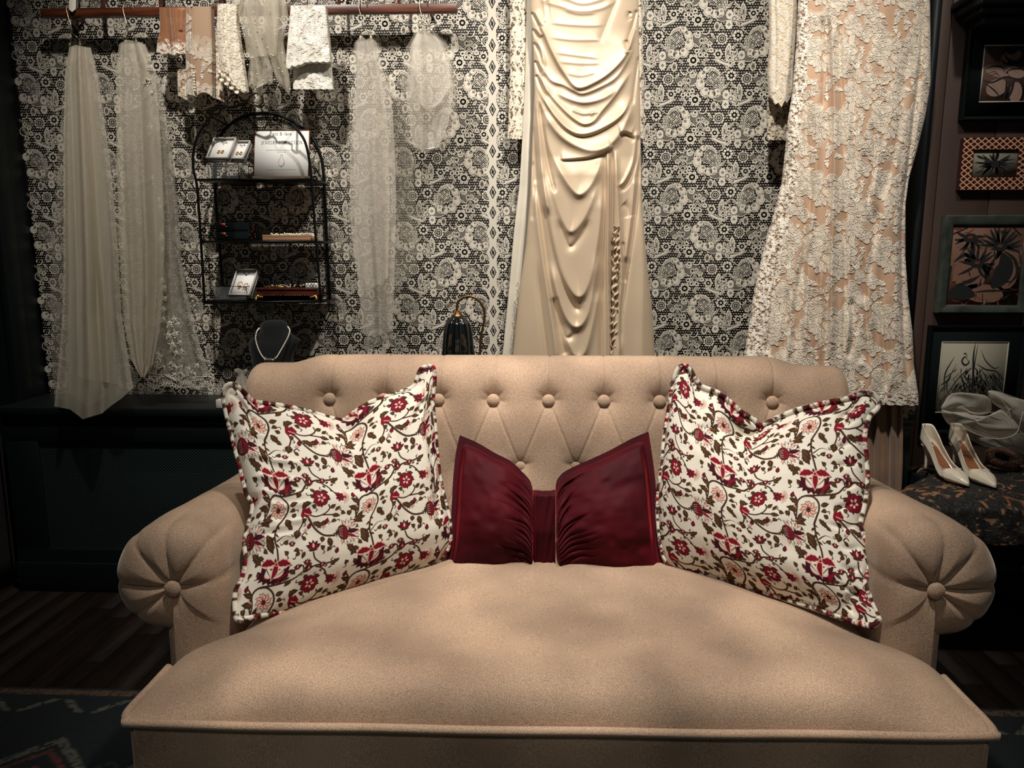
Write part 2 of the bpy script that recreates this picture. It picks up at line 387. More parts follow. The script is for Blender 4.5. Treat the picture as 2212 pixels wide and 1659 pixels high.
    for q in ((1330, 355), (1325, 525)):
        p.ell(q, 66, 82, 0, 0, 3); p.petals(q, 4, 2, 32, 20, 1, 4)
        p.ell(q, 9, 9, 0, 0, 5, 6)
    p.ell((1108, 555), 56, 84, 0, 0, 3); p.ell((1108, 555), 36, 62, 0, 2, 4); p.petals((1108, 555), 4, 3, 30, 17, 1, 5)
    p.leaf((1165, 500), (1240, 620), 46, 0, 3); p.leaf((1180, 520), (1228, 600), 22, 2, 4)
    for a, b in (((1440, 380), (1410, 240)), ((1450, 380), (1500, 270)), ((1460, 400), (1560, 340)), ((1465, 430), (1590, 465)), ((1450, 470), (1530, 570))):
        p.leaf(a, b, 60, 0, 3); p.leaf((a[0]*.8+b[0]*.2, a[1]*.8+b[1]*.2), (a[0]*.2+b[0]*.8, a[1]*.2+b[1]*.8), 24, 2, 4); 
    p.ell((1585, 590), 24, 24, 0, 0, 3, 10); p.ell((1585, 590), 10, 10, 0, 1, 4, 6)
    p.stroke([(1385, 640), (1390, 700), (1340, 760)], 9, 0, 2, 5)
    return p
# ---- printed cotton of the floral cushions, tile 560 x 500 ; colours below
PCOL = [lin(c) for c in ((216, 208, 192), (62, 40, 24), (116, 14, 32), (60, 12, 25), (220, 170, 152), (96, 62, 28))]
def print_tile():
    p = Pic(); B, Rr, M, K, G = 1, 2, 3, 4, 5
    def vine(P, w=9): p.stroke(P, w*1.12, B, 1, 6, 'end' if w < 8 else False)
    def lf(a, b, w=22, t=.28, c=B, bend=0): p.leaf(a, b, w*1.3+4, c, 2, bend, 10, t); p.leaf(a, (np.array(a)*.3+np.array(b)*.7), w*.3, G, 3, bend)
    vine([(345, 705), (330, 640), (345, 575), (380, 545), (450, 535), (560, 515), (605, 475), (660, 452), (740, 448), (800, 432)], 10)
    vine([(380, 545), (425, 545), (462, 575), (472, 620), (455, 665), (430, 710), (422, 780), (432, 850), (440, 900)], 10)
    vine([(590, 650), (620, 690), (660, 745), (710, 785), (775, 792)], 11)
    vine([(600, 650), (650, 668), (700, 655), (725, 625), (715, 600)], 8); vine([(690, 662), (750, 665)], 8)
    vine([(570, 660), (578, 700), (560, 740)], 8); vine([(700, 470), (730, 490), (752, 520), (772, 560)], 8); vine([(668, 458), (705, 468)], 9)
    vine([(605, 475), (590, 440), (560, 435), (545, 455)], 8); vine([(430, 790), (480, 760), (530, 775)], 7); vine([(890, 690), (905, 640), (900, 580), (880, 545)], 8)
    vine([(640, 870), (655, 910), (700, 945)], 8)
    for q in ((700, 482, 40), (722, 470, -40), (738, 505, 60), (748, 482, -30), (760, 525, 50)): p.leaf((q[0], q[1]), (q[0]+22*math.cos(math.radians(q[2])), q[1]+22*math.sin(math.radians(q[2]))), 13, B, 2)
    for y, sx in ((700, 1), (725, -1), (745, 1), (765, -1), (800, 1)): p.leaf((424, y), (424+sx*24, y+22), 14, B, 2)
    lf((345, 700), (375, 640), 18); lf((350, 590), (290, 560), 20); lf((455, 535), (450, 490), 20); lf((470, 530), (520, 480), 22); lf((555, 515), (520, 550), 20); lf((478, 590), (525, 575), 20)
    lf((472, 665), (512, 722), 24); lf((560, 735), (545, 785), 32); lf((575, 620), (560, 575), 20); lf((560, 590), (610, 585), 20); lf((640, 700), (690, 745), 22, bend=-8); lf((670, 720), (735, 712), 18); lf((730, 625), (760, 600), 18)
    lf((745, 665), (800, 672), 18); lf((735, 800), (745, 860), 24); lf((700, 790), (690, 825), 20); lf((905, 640), (840, 615), 24, bend=6); lf((900, 690), (955, 680), 20); lf((930, 760), (975, 830), 32); lf((330, 700), (380, 720), 26, bend=-8)
    lf((370, 790), (405, 860), 30); lf((320, 720), (300, 780), 20); lf((600, 800), (580, 770), 14); lf((590, 860), (575, 900), 16); lf((760, 445), (800, 440), 18); lf((495, 1010-500), (540, 1000-500), 16); lf((530, 655), (500, 640), 18, 0); lf((620, 1000-500), (650, 530), 16)
    lf((520, 950), (560, 985), 18); lf((840, 850), (900, 920), 26); lf((380, 480), (330, 470), 20); lf((640, 930), (600, 960), 18, 0); lf((760, 640), (790, 610), 14)
    # lotus
    def lotus(cx, cy, s=1.):
        q = lambda x, y: (cx+x*s, cy+y*s)
        p.poly([q(-84, 40), q(-98, 12), q(-80, 18), q(-84, -12), q(-50, 0), q(0, -10), q(50, 0), q(84, -15), q(80, 12), q(98, 6), q(86, 34), q(94, 50), q(72, 58), q(70, 80), q(46, 72), q(30, 94), q(14, 78), q(0, 96), q(-16, 78), q(-34, 92), q(-44, 70), q(-68, 78), q(-68, 56), q(-92, 60)], M, 3)
        p.leaf(q(-5, 54), q(-52, -10), 46*s, K, 4, -4*s); p.leaf(q(5, 54), q(52, -10), 46*s, K, 4, 4*s); p.leaf(q(-8, 48), q(-48, -6), 36*s, 0, 4.5, -4*s); p.leaf(q(8, 48), q(48, -6), 36*s, 0, 4.5, 4*s)
        for a_ in range(7): p.leaf(q(66+8*math.cos(a_*.5), 30), q(94-a_*9, 20+a_*11), 16*s, Rr, 3.6)
        for k in range(5): p.stroke([q(-12-k*9, 45-k*8), q(-30-k*7, 24-k*9)], 2.5*s, M, 5); p.stroke([q(12+k*9, 45-k*8), q(30+k*7, 24-k*9)], 2.5*s, M, 5)
        p.leaf(q(-94, -20), q(4, -30), 50*s, K, 4.8, -10*s); p.leaf(q(-4, -30), q(94, -20), 50*s, K, 4.8, -10*s); p.leaf(q(-88, -20), q(0, -30), 38*s, Rr, 5, -10*s, 8, .3); p.leaf(q(0, -30), q(88, -20), 38*s, Rr, 5, -10*s, 8, .3); p.leaf(q(0, -44), q(4, 72), 42*s, K, 5.5); p.leaf(q(0, -40), q(4, 66), 30*s, Rr, 6)
        p.stroke([q(-86, -16), q(-40, -14), q(0, -20), q(40, -14), q(86, -16)], 3*s, K, 7); p.stroke([q(-60, -34), q(0, -46), q(60, -34)], 4*s, K, 4); p.leaf(q(-4, -28), q(-10, -62), 16*s, B, 4); p.leaf(q(4, -30), q(30, -52), 14*s, B, 4)
    lotus(430, 940); 
    def pome(cx, cy):
        q = lambda x, y: (cx+x, cy+y)
        for i in range(13):
            a = math.radians(-115+i*19); r0, r1 = 26, 84
            m = np.array(q(r0*math.cos(a)+8, r0*math.sin(a))); e = np.array(q(8+r1*math.cos(a), r1*math.sin(a)))
            p.leaf(m, e, 24, M, 3, 6); p.leaf(m*.95+e*.05, m*.04+e*.96, 17.5, K if i % 3 == 0 else 0, 4, 6)
            for t in (.35, .5, .65, .8): p.ell(m*(1-t)+e*t, 2.6, 3.2, 0, M, 5, 6)
        p.leaf(q(10, 0), q(84, -8), 30, M, 5); p.leaf(q(10, 12), q(70, 40), 20, Rr, 5)
        p.ell(q(-14, 2), 34, 48, -12, B, 6); p.ell(q(-12, 2), 25, 38, -12, Rr, 7); p.ell(q(-22, 0), 12, 30, -12, M, 8)
        for t in (-26, -13, 0, 13, 26): p.stroke([q(-36, t*.8), q(-14, t)], 2.4, K, 9)
        p.star(q(-52, 6), 4, 8, 26, B, 5)
    pome(835, 775)
    def rose6(cx, cy):
        p.star((cx, cy), 5, 30, 62, B, 3, 10); p.petals((cx, cy), 7, 14, 52, 42, M, 4); p.petals((cx, cy), 7, 16, 47, 34, Rr, 5); p.ell((cx, cy), 24, 24, 0, M, 6); p.petals((cx, cy), 5, 8, 26, 13, K, 7); p.ell((cx, cy), 9, 9, 0, Rr, 8)
    rose6(668, 560)
    for i in range(11):
        a = math.radians(-70+i*14); p.stroke([(800, 555), (800+46*math.cos(a), 555+46*math.sin(a))], 4, K, 4); p.stroke([(815, 555), (800+44*math.cos(a+.1), 555+44*math.sin(a+.1))], 1.6, B, 5)
    p.petals((785, 555), 7, 4, 30, 18, Rr, 5); p.petals((780, 553), 5, 2, 16, 10, M, 6)
    for i, a in enumerate(range(-100, 250, 38)):
        r = math.radians(a); e = (412+54*math.cos(r), 620+52*math.sin(r)); p.leaf((412, 620), e, 30, B, 3, 6); p.leaf((412, 620), (412+50*math.cos(r), 620+48*math.sin(r)), 22, K, 4, 6); p.stroke([(412, 620), (412+34*math.cos(r), 620+32*math.sin(r))], 4, M if i % 2 else Rr, 5)
    p.ell((412, 622), 13, 15, 0, B, 6)
    p.poly([(560, 612), (575, 618), (600, 610), (622, 640), (616, 662), (590, 660), (566, 668), (556, 650)], Rr, 4); p.stroke([(575, 640), (612, 655)], 4, K, 5); p.star((586, 640), 5, 20, 34, M, 3)
    for dx, dy, s in ((640, 835, 1), (1170-560, 760+160, .55), (705, 950, .55), (520, 805, .5), (628, 458, .6), (560, 440, .55)):
        for a in (-150, -120, -90, -60, -30):
            r = math.radians(a); p.leaf((dx, dy+18*s), (dx+52*s*math.cos(r), dy+18*s+52*s*math.sin(r)), 24*s, M, 4); p.leaf((dx, dy+18*s), (dx+36*s*math.cos(r), dy+18*s+36*s*math.sin(r)), 14*s, Rr, 5)
        p.leaf((dx, dy+14*s), (dx, dy-18*s), 12*s, K, 6); p.leaf((dx-30*s, dy+24*s), (dx+30*s, dy+24*s), 18*s, B, 5)
    p.stroke([(590, 790), (580, 770), (600, 755), (612, 770)], 7, B, 2); p.stroke([(670, 740), (700, 700), (716, 712)], 7, B, 2); p.stroke([(498, 460), (500, 430), (525, 425)], 7, B, 2)
    for q in ((780, 880), (868, 540), (620, 720), (430, 480), (720, 700)): p.leaf((q[0]-4, q[1]+20), (q[0]+4, q[1]-20), 26, M, 4); p.leaf((q[0]-2, q[1]+14), (q[0]+2, q[1]-14), 14, Rr, 5)
    rf = random.Random(12)
    for q in ((520, 620), (590, 700), (490, 870), (760, 940), (880, 700), (330, 900), (300, 640), (540, 880), (850, 480), (640, 620), (400, 1000), (700, 870), (350, 830), (780, 700), (505, 700), (540, 760), (480, 980), (610, 985), (690, 1010), (900, 980), (860, 640), (750, 860), (330, 760), (600, 540), (880, 870), (470, 800), (560, 850), (800, 640)):
        a = rf.uniform(0, 6.28); lf(q, (q[0]+36*math.cos(a), q[1]+36*math.sin(a)), 17, bend=6); p.stroke([q, (q[0]-14*math.cos(a), q[1]-14*math.sin(a)), (q[0]-20*math.cos(a+.8), q[1]-20*math.sin(a+.8))], 6, B, 2)
    for q in ((735, 712), (600, 745), (705, 735), (890, 610)): p.star(q, 4, 6, 16, B, 4); p.star(q, 4, 3, 10, K, 5)
    return p
# ---- corded bridal lace, tile 1100 x 1070 : 1 = fill, 2 = cord
def bridal_tile():
    p = Pic(); r = random.Random(3); lv = [0.]
    def petal(c, a, r0, r1, w):
        d = np.array([math.cos(a), math.sin(a)]); m = np.array(c)+d*(r0+r1)/2
        p.ell(m, (r1-r0)/2, w/2, math.degrees(a), 1, 1, 14)
        e = np.arange(15)/14*2*PI; x = (r1-r0)/2*np.cos(e); y = w/2*np.sin(e)
        E = np.stack([m[0]+x*d[0]-y*d[1], m[1]+x*d[1]+y*d[0]], -1); lv[0] += .01; q = lv[0]
        p.a[-1] = (1+q, 1, p.a[-1][2]); p.stroke(E[:-1], 24, 3, 1.002+q, 2, closed=True); p.stroke(E[:-1], 11, 2, 1.004+q, 2, closed=True)
        s_ = np.array([-d[1], d[0]])*w*.16
        for k in (-1, 1): p.stroke([np.array(c)+d*(r0+14)+s_*k*.5, np.array(c)+d*(r0*.35+r1*.65)+s_*k], 6, 3, 1.006+q)
        p.stroke([np.array(c)+d*(r0+12), np.array(c)+d*(r0*.4+r1*.6)], 7, 2, 1.006+q)
    def big(c, R, n=7, rot=0, asym=.25):
        for i in range(n): petal(c, rot+i*2*PI/n, R*.16, R*(1+asym*math.sin(i*2.1+rot)), R*.78)
        for i in range(5): petal(c, rot+.4+i*2*PI/5, R*.06, R*.52, R*.4)
        lv[0] += .01; p.ell(c, R*.2, R*.2, 0, 3, 1+lv[0]); p.ell(c, R*.15, R*.15, 0, 1, 1.001+lv[0]); p.stroke([(c[0]+R*.14*math.cos(t), c[1]+R*.14*math.sin(t)) for t in np.arange(6)], 9, 2, 1.002+lv[0], 3, closed=True)
    def berry(c, a, n=5, s=24):
        for i in range(n):
            for k in ((-1, 0, 1) if i % 2 == 0 else (-.5, .5)) if i < n-1 else (0,):
                x = c[0]+math.cos(a)*i*s*1.0-math.sin(a)*k*s*1.15+r.uniform(-4, 4); y = c[1]+math.sin(a)*i*s*1.0+math.cos(a)*k*s*1.15+r.uniform(-4, 4)
                p.ell((x, y), s*.72, s*.72, 0, 3, 8, 8); p.ell((x, y), s*.55, s*.55, 0, 2, 9, 8); p.ell((x, y), s*.2, s*.2, 0, 1, 10, 6)
    def lf(c, a, L, w): petal(c, a, 0, L, w)
    big((1050, 460), 120, 6, .3); big((1230, 980), 165, 7, .2); big((1570, 1260), 180, 7, 1.0); big((640, 1090), 160, 7, .7); big((1850, 640), 150, 7, 1.9); big((930, 800), 120, 6, .1); big((860, 420), 80, 5, .5)
    big((1640, 210), 170, 7, 2.2); big((1170, 60), 140, 7, .5); big((560, 200), 150, 6, .9)
    for c, a in (((900, 1010), 1.5), ((1430, 690), 1.4), ((1700, 950), .5), ((1960, 180), 2.2), ((760, 240), .2), ((690, 1030), 1.5), ((1590, 600), .3), ((1180, 490), .4), ((1120, 840), -.3)): berry(c, a)
    for c, a in (((830, 1230), .3), ((1120, 700), 2.6), ((1420, 1020), .1), ((1480, 480), -.6), ((760, 960), 2.2)): big(c, 62, 5, a)
    for c, a, L, w in (((1430, 1000), .9, 110, 44), ((1440, 980), -.9, 110, 40), ((850, 1200), -1.0, 110, 44), ((1500, 450), .2, 100, 40), ((1470, 520), 1.9, 110, 44), ((1130, 690), 2.0, 100, 40), ((740, 930), -2.0, 90, 40), ((1000, 340), -1.57, 150, 70), ((1000, 330), -2.2, 90, 40), ((1000, 330), -.9, 90, 40), ((1200, 620), 1.2, 100, 40), ((1190, 590), .4, 120, 40), ((1290, 1150), 1.9, 180, 50), ((1290, 1200), 1.4, 200, 60), ((1340, 1240), .9, 120, 50),
                       ((1100, 1170), 3.0, 120, 50), ((620, 1230), 1.5, 120, 50), ((680, 1200), .8, 100, 50), ((1600, 1390), 1.4, 130, 50), ((1500, 900), .7, 150, 60), ((1500, 900), 1.6, 120, 50), ((1420, 640), -.8, 130, 36), ((780, 620), 2.3, 120, 60),
                       ((760, 780), 1.8, 200, 70), ((1750, 820), 1.9, 130, 60), ((1960, 400), -1.8, 160, 60), ((1960, 420), -1.2, 120, 50), ((1100, 120), 2.8, 130, 50), ((1320, 220), 2.0, 130, 50), ((1380, 180), 1.4, 150, 50), ((1680, 330), .9, 120, 50), ((1750, 300), .2, 120, 40)):
        lf(c, a, L, w)
    return p
# ---------------------------------------------------------------- shared materials
M_cream = mat('lace_print_cream', (206, 198, 182), .75); M_dark = mat('lace_print_dark', (30, 25, 20), .8); M_taupe = mat('lace_print_taupe', (126, 116, 102), .8)
M_tealwood = mat('painted_dark_wood', (15, 23, 23), .45, var=.25, vscale=4, bump=.2, bscale=60, stretch=(1, 1, .2))
M_curtain = mat('dark_brown_curtain', (34, 30, 26), .9, var=.3, vscale=5, bump=.3, bscale=80)
M_panel = mat('brown_panelling', (74, 56, 48), .6, var=.12, vscale=6, bump=.15, bscale=120, stretch=(1, 1, .3))
M_velvet = mat('beige_velvet', (176, 148, 124), .75, sheen=.6, sheen_t=(255, 242, 224), sheen_r=.35, var=.22, vscale=4.0, bump=.6, bscale=500, spec=.2, grain=.34, gscale=620, det=2)
M_wood = mat('dark_floorboards', (40, 27, 20), .7, spec=.15, var=.5, vscale=7, dark2=(15, 16, 15), stretch=(9, .8, 1), bump=.2, bscale=40, det=6)
M_black = mat('black_iron', (20, 22, 21), .35, metal=.6)
M_brass = mat('antique_brass', (120, 88, 52), .35, metal=.9)
# ---------------------------------------------------------------- floor, walls
WY = 2.75
XL, XR = -1.905, 1.27
def build_floor():
    b = MB(); n = 0; x = -4.0; r = random.Random(5)
    while x < 4.0:
        y = -3.0+r.random()*.6-1
        while y < 3.3:
            L = .8+r.random()*.7
            b.box((x+.0008, max(y, -3)+.001, -.02), (x+.0832, min(y+L, 3.3)-.001, r.random()*.0008)); y += L
        x += .084
    o = b.build('floor', M_wood, smooth=False); tag(o, kind='structure')
def build_wall():
    """back wall: dark paper with the lace print lying on it"""
    U = .1877e-3; p = lace_cell(); T = Pic(); T += p
    T += p.moved(lambda P: np.stack([1460-P[:, 0], P[:, 1]+700], -1))
    cells = []
    for j in range(31):
        for i in range(30):
            x = i*48.33+(24 if j % 2 else 0); y = j*45.16
            cells.append((0, 0, np.array([(x-13, y-5), (x, y-9), (x+13, y-5), (x+13, y+5), (x, y+9), (x-13, y+5)])))
    T.a = cells+T.a
    Vt = []; Ft = []; Mt = []; n = 0
    for l, c, P in T.a:
        P = P[::1]; k = len(P)
        a = .5*np.sum(P[:, 0]*np.roll(P[:, 1], -1)-np.roll(P[:, 0], -1)*P[:, 1])
        if a < 0: P = P[::-1]
        Vt.append(np.stack([P[:, 0]*U, np.full(k, -l*.00012-.0003), -P[:, 1]*U], -1)); Ft.append(np.arange(k)+n); Mt.append(c); n += k
    Vt = np.concatenate(Vt); tw, th = 1450*U, 1400*U
    V = []; F = []; M = []; base = 0
    cen = np.array([Vt[f].mean(0) for f in Ft])
    z = 2.62; zmin = .66
    while z > zmin:
        x = XL-.15
        while x < XR+.05:
            cx = cen[:, 0]+x; cz = cen[:, 2]+z
            keep = (cx > XL+.012) & (cx < XR-.012) & (cz > zmin+.01) & (cz < 2.58)
            # lace band with diamonds runs where two widths meet
            V.append(Vt+np.array([x, WY, z])); ks = np.nonzero(keep)[0]
            F += [Ft[k]+base for k in ks]; M += [Mt[k] for k in ks]; base += len(Vt)
            x += tw
        z -= th
    # selvedge band
    bx = -.175; B = Pic(); pitch = .0715
    for k in range(-1, 28):
        zz = 2.58-k*pitch
        e = [(bx-.021, zz), (bx-.012, zz-pitch*.25), (bx-.012, zz-pitch*.75), (bx-.021, zz-pitch)][::1]
        B.poly([(bx-.025, zz), (bx-.014, zz-pitch*.3), (bx-.014, zz-pitch*.7), (bx-.025, zz-pitch), (bx+.025, zz-pitch), (bx+.014, zz-pitch*.7), (bx+.014, zz-pitch*.3), (bx+.025, zz)], 0, 9)
        c = (bx, zz); B.poly([(c[0]-.0125, c[1]), (c[0], c[1]-.024), (c[0]+.0125, c[1]), (c[0], c[1]+.024)], 1, 10)
        B.poly([(c[0]-.008, c[1]), (c[0], c[1]-.017), (c[0]+.008, c[1]), (c[0], c[1]+.017)], 0, 11)
        B.poly([(c[0]-.005, c[1]-.003), (c[0]+.003, c[1]-.012), (c[0]+.005, c[1]+.003), (c[0]-.003, c[1]+.012)], 1, 12)
    for l, c, P in B.a:
        P = P[(P[:, 1] > -9)]
        if P[:, 1].min() < zmin: continue
        a = .5*np.sum(P[:, 0]*np.roll(P[:, 1], -1)-np.roll(P[:, 0], -1)*P[:, 1])
        if a < 0: P = P[::-1]
        V.append(np.stack([P[:, 0], np.full(len(P), WY-.0003-l*.00012), P[:, 1]], -1)); F.append(np.arange(len(P))+base); M.append(c); base += len(P)
    V.append(np.array([(XL, WY, 0), (XR, WY, 0), (XR, WY, 3.1), (XL, WY, 3.1), (XL, WY+.1, 0), (XR, WY+.1, 0), (XR, WY+.1, 3.1), (XL, WY+.1, 3.1)]))
    for f in ((0, 1, 2, 3), (5, 4, 7, 6), (4, 0, 3, 7), (1, 5, 6, 2), (3, 2, 6, 7), (4, 5, 1, 0)): F.append(np.array(f)+base); M.append(1)
    V = np.concatenate(V)
    used = np.zeros(len(V), bool); al = np.concatenate(F); used[al] = True; ren = np.cumsum(used)-1
    o = mesh('wall_back', V[used], [ren[f] for f in F], [M_cream, M_dark, M_taupe], None, False, M); tag(o, kind='structure')
def build_sides():
    # left: dark wooden pilaster, then the side wall with a curtain hanging on it
    b = MB(); b.box((-2.22, 2.60, 0), (-1.905, 2.85, 3.1), bev=.006); b.box((-1.925, 2.585, 0), (-1.895, 2.66, 3.1), bev=.004); b.box((-2.2, 2.592, .02), (-2.12, 2.62, 3.1), bev=.004)
    tag(b.build('trim_1', M_tealwood, auto=30), kind='structure')
    b = MB(); b.box((-2.4, -1.0, 0), (-2.3, 2.85, 3.1)); b.box((-2.32, 2.75, 0), (-2.2, 2.85, 3.1)); tag(b.build('wall_left', M_tealwood, smooth=False), kind='structure')
    b = MB(); b.box((2.3, -1.0, 0), (2.4, 2.85, 3.1)); tag(b.build('wall_right', M_panel, smooth=False), kind='structure')
    # right of the lace wall: a dark reveal and brown board panelling
    b = MB(); b.box((1.262, 2.60, 0), (1.284, 2.86, 3.1)); b.box((1.27, 2.78, 0), (1.30, 2.86, 3.1)); tag(b.build('trim_2', mat('black_reveal', (16, 24, 24), .6), smooth=False), kind='structure')
    b = MB(); x = 1.284
    for w in (.035, .175, .26, .26, .22):
        b.box((x+.0012, 2.60, 0), (x+w-.0012, 2.66, 3.1), bev=.0025); x += w
    b.box((1.284, 2.607, 0), (2.3, 2.68, 3.1)); tag(b.build('wall_panelled', M_panel, auto=30), kind='structure')
    b = MB(); b.box((1.395, 2.52, 0), (2.3, 2.62, .0)); 
    b = MB(); b.box((-2.4, -1.0, 3.1), (2.4, 2.86, 3.16)); tag(b.build('ceiling', mat('ceiling_paint', (60, 58, 54), .9), smooth=False), kind='structure')
build_floor(); build_wall(); build_sides()
# ---------------------------------------------------------------- radiator cover with ledge
def build_cover():
    t = thing('radiator_cover', 'long dark green-black radiator cover with grille running under the lace wall', 'radiator cover', (-.3, 2.6, 0))
    x0, x1, yf = -1.90, 1.255, 2.49
    b = MB(); b.box((x0, yf-.02, .655), (x1, 2.748, .688), bev=.008); b.box((x0, yf-.008, .63), (x1, yf+.03, .656), bev=.004)
    b.build('ledge', M_tealwood, t, auto=30)
    b = MB(); b.box((x0, yf, 0), (x1, yf+.03, .16), bev=.004); b.box((x0, yf, .56), (x1, yf+.03, .635), bev=.004)
    for x in (x0, -.75, .3, x1-.12): b.box((x, yf+.001, .155), (x+.12, yf+.031, .565), bev=.004)
    b.box((x0, yf-.012, .0), (x1, yf+.005, .11), bev=.004)
    b.build('frame', M_tealwood, t, auto=30)
    # woven cane-like grille : thin diagonal bars
    b = MB(); m = mat('grille_mesh', (44, 56, 54), .5)
    for a, c in ((-1.785, -.745), (-.635, .305), (.415, 1.14)):
        z0, z1 = .155, .565; g = .012; k = 0
        for sgn in (1, -1):
            x = a-(z1-z0)
            while x < c+(z1-z0):
                p, q = (x, z0), (x+(z1-z0)*1, z1)
                if sgn < 0: p, q = (x+(z1-z0), z0), (x, z1)
                # clip to the opening
                (xa, za), (xb, zb) = p, q; s = (zb-za)/(xb-xa)
                lo, hi = max(min(xa, xb), a), min(max(xa, xb), c)
                if hi > lo+.003:
                    P = np.array([(lo, za+s*(lo-xa)), (hi, za+s*(hi-xa))]); nn = np.array([-s, 1])/math.hypot(s, 1)*.0018; y = yf+.012+(.0012 if sgn > 0 else 0)
                    b.add([(P[0][0]+nn[0], y, P[0][1]+nn[1]), (P[0][0]-nn[0], y, P[0][1]-nn[1]), (P[1][0]-nn[0], y, P[1][1]-nn[1]), (P[1][0]+nn[0], y, P[1][1]+nn[1])], [(0, 1, 2, 3)])
                x += g
    b.build('grille', m, t, smooth=False)
    b = MB(); b.box((x0, yf+.05, .1), (x1, yf+.06, .6)); b.build('backing', mat('cover_backing', (14, 20, 20), .8), t, smooth=False)
build_cover()
# ---------------------------------------------------------------- rug
def build_rug():
    X0, X1, Y0, Y1 = -2.25, 2.25, .2, 1.86; nu, nv = 750, 280
    x = np.linspace(X0, X1, nu); y = np.linspace(Y1, Y0, nv); X, Y = np.meshgrid(x, y)
    cols = np.array([lin(c) for c in ((14, 22, 23), (74, 74, 66), (84, 40, 38), (76, 58, 44), (34, 46, 44))])
    d = np.minimum(np.minimum(X-X0, X1-X), np.minimum(Y1-Y, Y-Y0)); id_ = np.zeros(X.shape, int)
    id_[(d > .008) & (d < .03)] = 3
    s = (X+.3*0) % .34-.17; q = (Y1-Y-.22); zz = np.abs(((X*1.0) % .2)-.1)
    id_[(d > .05) & (d < .11) & (np.abs(zz-(d-.04)*1.2) < .012)] = 1
    a = np.abs(s)+np.abs(((Y1-Y-.16) % .40)-.2)*1.1
    m = d > .12
    id_[m & (np.abs(a-.15) < .016)] = 1; id_[m & (np.abs(a-.105) < .010)] = 2; id_[m & (a < .05)] = 2; id_[m & (a < .025)] = 1
    b_ = np.abs(((X+.17) % .34)-.17)+np.abs(((Y1-Y-.16) % .40)-.2); id_[m & (np.abs(b_-.06) < .012)] = 4
    n = rng.random(X.shape); id_[(n < .18) & (id_ > 0)] = 0
    C = cols[id_]*(0.75+.5*rng.random(X.shape))[..., None]
    P = np.stack([X, Y, .009+.0025*rng.random(X.shape)], -1)
    r = thing('rug', 'dark patterned wool rug with geometric diamonds on the floor under the sofa', 'rug', (0, 1, 0))
    gmesh('pile', P, mat('rug_wool', (255, 255, 255), .95, attr=True, bump=.4, bscale=500), r, col=C, rim=(0, 0, -.007), flip=True)
    b = MB(); b.box((X0-.004, Y0-.004, .0005), (X1+.004, Y1+.004, .007)); b.build('backing', mat('rug_backing', (70, 56, 40), .95), r, smooth=False)
build_rug()
